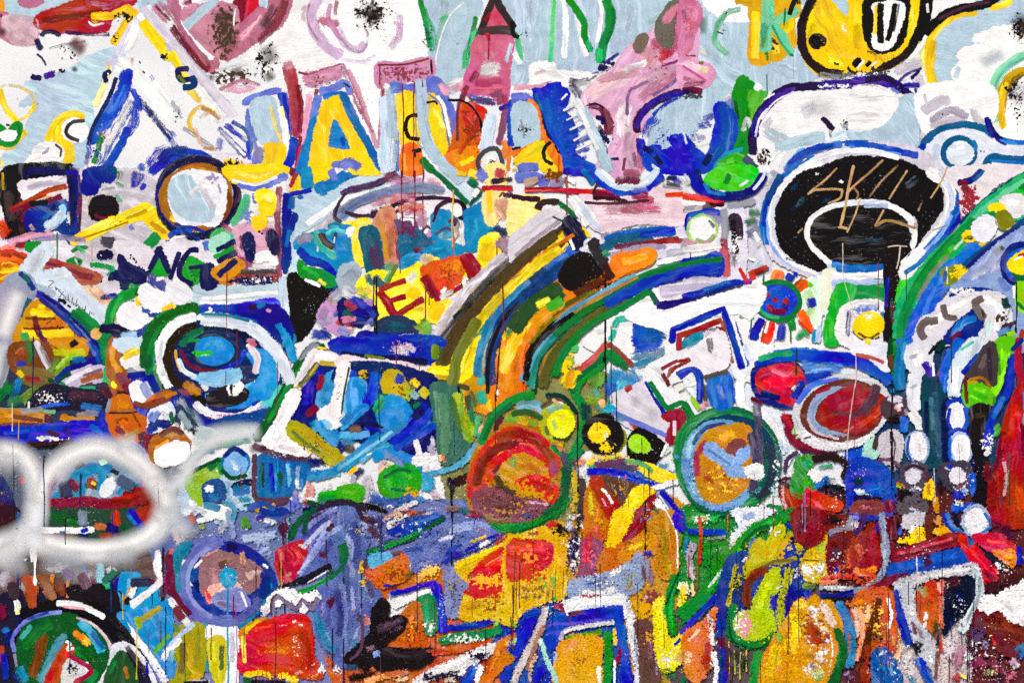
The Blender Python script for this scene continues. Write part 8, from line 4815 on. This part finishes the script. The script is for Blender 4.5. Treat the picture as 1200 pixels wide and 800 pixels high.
s1 0a7028 16 300 385 360 338 430 297 520 248 610 220 690 208
s1 1038b0 30 420 312 520 264 610 238 680 228
s1 0a7a2c 18 300 480 325 420 385 360 455 322 520 284
#shoulder_blocks|stacked charcoal, blue and rust bars capping the rainbow arch
s1 2c2426 24 385 165 395 190 420 222
s1 3a2014 18 415 220 435 252
@500,440
#red_disc|great red and orange disc ringed by dark green
s2 7a1c14 60 230 520 260 420 330 340 430 310
s2 9a3a18 60 330 300 430 270 530 320 590 400
s3 c8781c 50 420 420 500 430 540 470
s2 6a3440 60 260 580 340 600 440 620
s2 4a3a28 50 320 460 360 520 420 560
s2 b82a14 50 480 500 560 520 590 560
s1 2a5a28 34 400 180 470 170 540 200
s2 0a5a30 50 640 420 655 500 625 590 540 660
@100,240
#round_bowl|big round blue bowl eye with red, green and white rings and a small bird
s2 d4e2ee 26 436 720 462 776 520 808
s2 90cce8 44 540 826 640 832 720 808
s1 ecdfe8 36 766 650 806 720 796 790
s1 d06a80 24 772 640 800 660
s2 eef2f6 22 360 640 352 720 366 800
@300,580
#lavender_slab|lavender slab with vertical drips left of the red disc
s1 12309a 40 20 60 90 90 150 70
s2 f0eef4 34 30 110 100 130
s1 0a4a30 30 270 60 240 110 225 180
s1 2a1a34 40 330 40 420 30 520 60
s2 3a3f80 50 560 90 600 170 580 260
s2 e8e4ee 26 620 130 700 100
s1 1a3aa8 36 640 170 760 130 860 90
s2 c86838 30 700 90 760 70
s2 5a6ab8 50 760 180 860 170
s1 3a4a98 40 700 260 780 250
s2 8a6a58 30 880 60 960 60
s2 f0c828 22 1000 220 1080 190
k W 9 40 600 60 900 220
k b 9 50 600 100 1000 260
@0,400
#sprayed_white_loops|two soft white sprayed loops linked like a figure eight
%2
r4 f4f8fa 110 780 700 860 640 900 560 980 480 1090 440 1220 420
r5 f0f4f8 150 780 780 850 860 900 900
r5 f4f6fa 120 560 480 640 470
k W 6 60 160 420 760 520
k W 6 50 760 560 1000 760
@200,580
#lavender_slab|lavender slab with vertical drips left of the red disc
%2
s2 e8ecf2 40 60 90 110 60 170 80
s2 4a90b8 34 240 30 300 60 290 120
s2 2a4aa0 44 360 60 430 40 500 70
s1 0a5a34 34 700 60 610 110 570 190
s2 8a94d0 40 640 150 720 90 790 60
s2 2c2040 34 680 70 760 40 860 40 900 100
s2 3a4288 44 860 120 880 220 860 320
s2 b8c0e0 30 620 250 680 180 750 120
s2 444a94 40 720 280 760 200
s2 e0d8e4 24 960 140 1030 100
s1 1a34a0 30 980 190 1090 140 1180 100
s2 6a3038 24 1080 80 1150 70
s2 d8a080 22 1000 110 1070 70
s2 343a7c 50 780 440 800 560 790 660
s2 9aa4da 30 850 420 860 540
s2 5a4a6a 40 920 380 950 480
s2 7a84c4 40 1200 180 1300 150
s2 c8cce8 30 1250 210 1330 190
s2 2a4ab0 34 1290 260 1370 230
@1000,400
#red_flame|tall crimson flame rising along the wall's edge
s1 8a0c20 60 640 640 650 700 640 790
s2 b01424 60 710 440 715 560 690 660
s2 6a0a20 50 620 560 630 660
s2 c8a8b0 24 700 560 712 640 700 720
"""

# the wall goes on beyond the picture in the same manner: loose overlapping strokes in the same colours
def arch_streaks():
    """thin overlapping strokes that follow the sweep of the rainbow arch"""
    r = np.random.default_rng(5)
    A = np.array([(515, 425), (532, 372), (572, 332), (615, 294), (662, 264), (700, 246)], float)
    B = np.array([(640, 452), (658, 412), (690, 378), (728, 358), (762, 338), (800, 318)], float)
    cols = ['Y', 'q', 'x', 'g', 'T', 'K', '543', 'c80', 'Y', '2a8c86', 'K', '6a9a30', 'e8c020', '1a4a78', 'O', '083', '5aa0c0', '320']
    out = []
    for i in range(9):
        f = r.uniform(0.02, 0.98)
        P = A + (B - A) * f + r.normal(0, 2.0, A.shape)
        a = int(r.integers(0, 3))
        b = int(r.integers(a + 3, 6))
        q = P[a:b]
        if len(q) < 2:
            continue
        out.append((2, "s%d %s %.1f %s" % (r.integers(2, 6), cols[r.integers(len(cols))], r.uniform(5.0, 11.0),
                                           " ".join("%.1f %.1f" % tuple(p) for p in q))))
    return out


def thin_drips():
    """runs of thin paint that crossed the finished pictures"""
    r = np.random.default_rng(9)
    cols = ['K', 'M', 'b', 'K', '311', '124', 'r', '042', 'D']
    out = []
    for i in range(74):
        x = r.uniform(5, 1195)
        y = r.uniform(560, 780) if r.random() < 0.72 else r.uniform(300, 560)
        out.append((3, "d %s %.2f %.1f %.1f %.1f" % (cols[r.integers(len(cols))], r.uniform(0.8, 2.1), x, y, y + r.uniform(20, 95))))
    return out


def grit():
    """old paint showing through on the high points of the rough lower wall"""
    r = np.random.default_rng(14)
    cols = ['W', 'K', 'b', 'y', 'W', 'U', 'M', 'Y', 's', 'D', 'O', 'w', 'N']
    out = []
    for i in range(120):
        x, y = r.uniform(0, 1200), 470 + 330 * r.uniform(0, 1) ** 0.8
        a, b = r.uniform(12, 36), r.uniform(10, 34)
        out.append((3, "k %s %.2f %d %.0f %.0f %.0f %.0f" % (cols[r.integers(len(cols))], r.uniform(1.0, 1.9), a * b / 26, x - a, y - b, x + a, y + b)))
    return out


def margin_strokes():
    r = np.random.default_rng(21)
    codes = list("WWWLLlYyORRPpBBBbCCcTGGgHmXxKkUUuvNnSsFA")
    out = []
    for side in range(4):
        for _ in range(46 if side < 2 else 60):
            if side == 0:
                x, y = r.uniform(-260, -25), r.uniform(-120, 930)
            elif side == 1:
                x, y = r.uniform(1225, 1460), r.uniform(-120, 930)
            elif side == 2:
                x, y = r.uniform(-240, 1440), r.uniform(-130, -40)
            else:
                x, y = r.uniform(-240, 1440), r.uniform(840, 930)
            w = r.uniform(8, 32)
            a = r.uniform(0, 6.28)
            p = [x, y]
            q = []
            for k in range(4):
                if (p[0] < -14 - w or p[0] > 1214 + w or p[1] < -14 - w or p[1] > 814 + w) and -290 < p[0] < 1490 and -170 < p[1] < 960:
                    q += ["%.0f" % p[0], "%.0f" % p[1]]
                a += r.normal(0, 0.5)
                p = [p[0] + 34 * math.cos(a), p[1] + 34 * math.sin(a)]
            if len(q) >= 4:
                out.append((0, "s%d %s %.0f %s" % (r.integers(1, 4), codes[r.integers(len(codes))], w, " ".join(q))))
    return out


# ------------------------------------------------------------------ read the strokes, lay them in order, build the meshes
def run():
    ox, oy, sc = 0.0, 0.0, 4.0
    level = 1
    key = None
    jobs = []
    for raw in ART.splitlines():
        line = raw.strip()
        if not line:
            continue
        if line[0] == '@':
            hd = [float(v) for v in line[1:].split(',')]
            ox, oy, sc = hd[0], hd[1], (hd[2] if len(hd) > 2 else 4.0)
        elif line[0] == '%':
            level = int(line[1:])
        elif line[0] == '#':
            nm, lab = line[1:].split('|')
            key = (nm.strip(), lab.strip())
            motifs.setdefault(key, [])
        else:
            jobs.append((level, len(jobs), line, ox, oy, sc, key))
    key = ('surrounding_brushwork', 'loose overlapping brush strokes in mixed colours around the main pictures')
    motifs.setdefault(key, [])
    for lv, line in margin_strokes():
        jobs.append((lv, len(jobs), line, 0.0, 0.0, 1.0, key))
    for nm, lab, gen in (('rainbow_band', 'broad rainbow arch of yellow, blue, green and black painted bands', arch_streaks),
                         ('thin_paint_runs', 'thin dark vertical paint runs crossing the lower pictures', thin_drips),
                         ('paint_grit', 'specks of older paint showing through on the rough lower wall', grit)):
        motifs.setdefault((nm, lab), [])
        for lv, line in gen():
            jobs.append((lv, len(jobs), line, 0.0, 0.0, 1.0, (nm, lab)))
    jobs.sort(key=lambda j: (j[0], j[1]))
    for level, _, line, jx, jy, js, k in jobs:
        try:
            paint_line(line, jx, jy, js, motifs[k])
        except Exception as ex:
            print("bad stroke:", line, "@", jx, jy, ex)
    print("strokes", len(jobs), "motifs", len(motifs), "max coats", coats.max())


run()


def build_motifs():
    col = scene.collection
    for (name, label), sheets in motifs.items():
        sheets = [q for q in sheets if q[2].v]
        if not sheets:
            continue
        root = bpy.data.objects.new(name, None)
        col.objects.link(root)
        allv = np.vstack([np.array(q[2].v) for q in sheets])
        c = allv.mean(0)
        root.location = (float(c[0]), 0.0, float(allv[:, 2].min()))
        root.empty_display_size = 0.05
        root.parent = wall
        root["label"] = label
        loc = np.array(root.location)
        for wd, kd, s in sheets:
            me = bpy.data.meshes.new(wd + "_" + kd)
            me.from_pydata((np.array(s.v) - loc).tolist(), [], s.f)
            a = me.attributes.new("col", 'FLOAT_COLOR', 'POINT')
            a.data.foreach_set("color", np.array(s.col, np.float32).ravel())
            a = me.attributes.new("st", 'FLOAT_VECTOR', 'POINT')
            a.data.foreach_set("vector", np.array(s.st, np.float32).ravel())
            a = me.attributes.new("ed", 'FLOAT_VECTOR', 'POINT')
            a.data.foreach_set("vector", np.array(s.ed, np.float32).ravel())
            me.materials.append(SPRAY if kd == 'spray_mist' else SPECK if kd == 'paint_specks' else PAINT)
            o = bpy.data.objects.new(wd + "_" + kd, me)
            col.objects.link(o)
            o.parent = root
            if kd == 'paint_specks':
                o["kind"] = "stuff"


build_motifs()
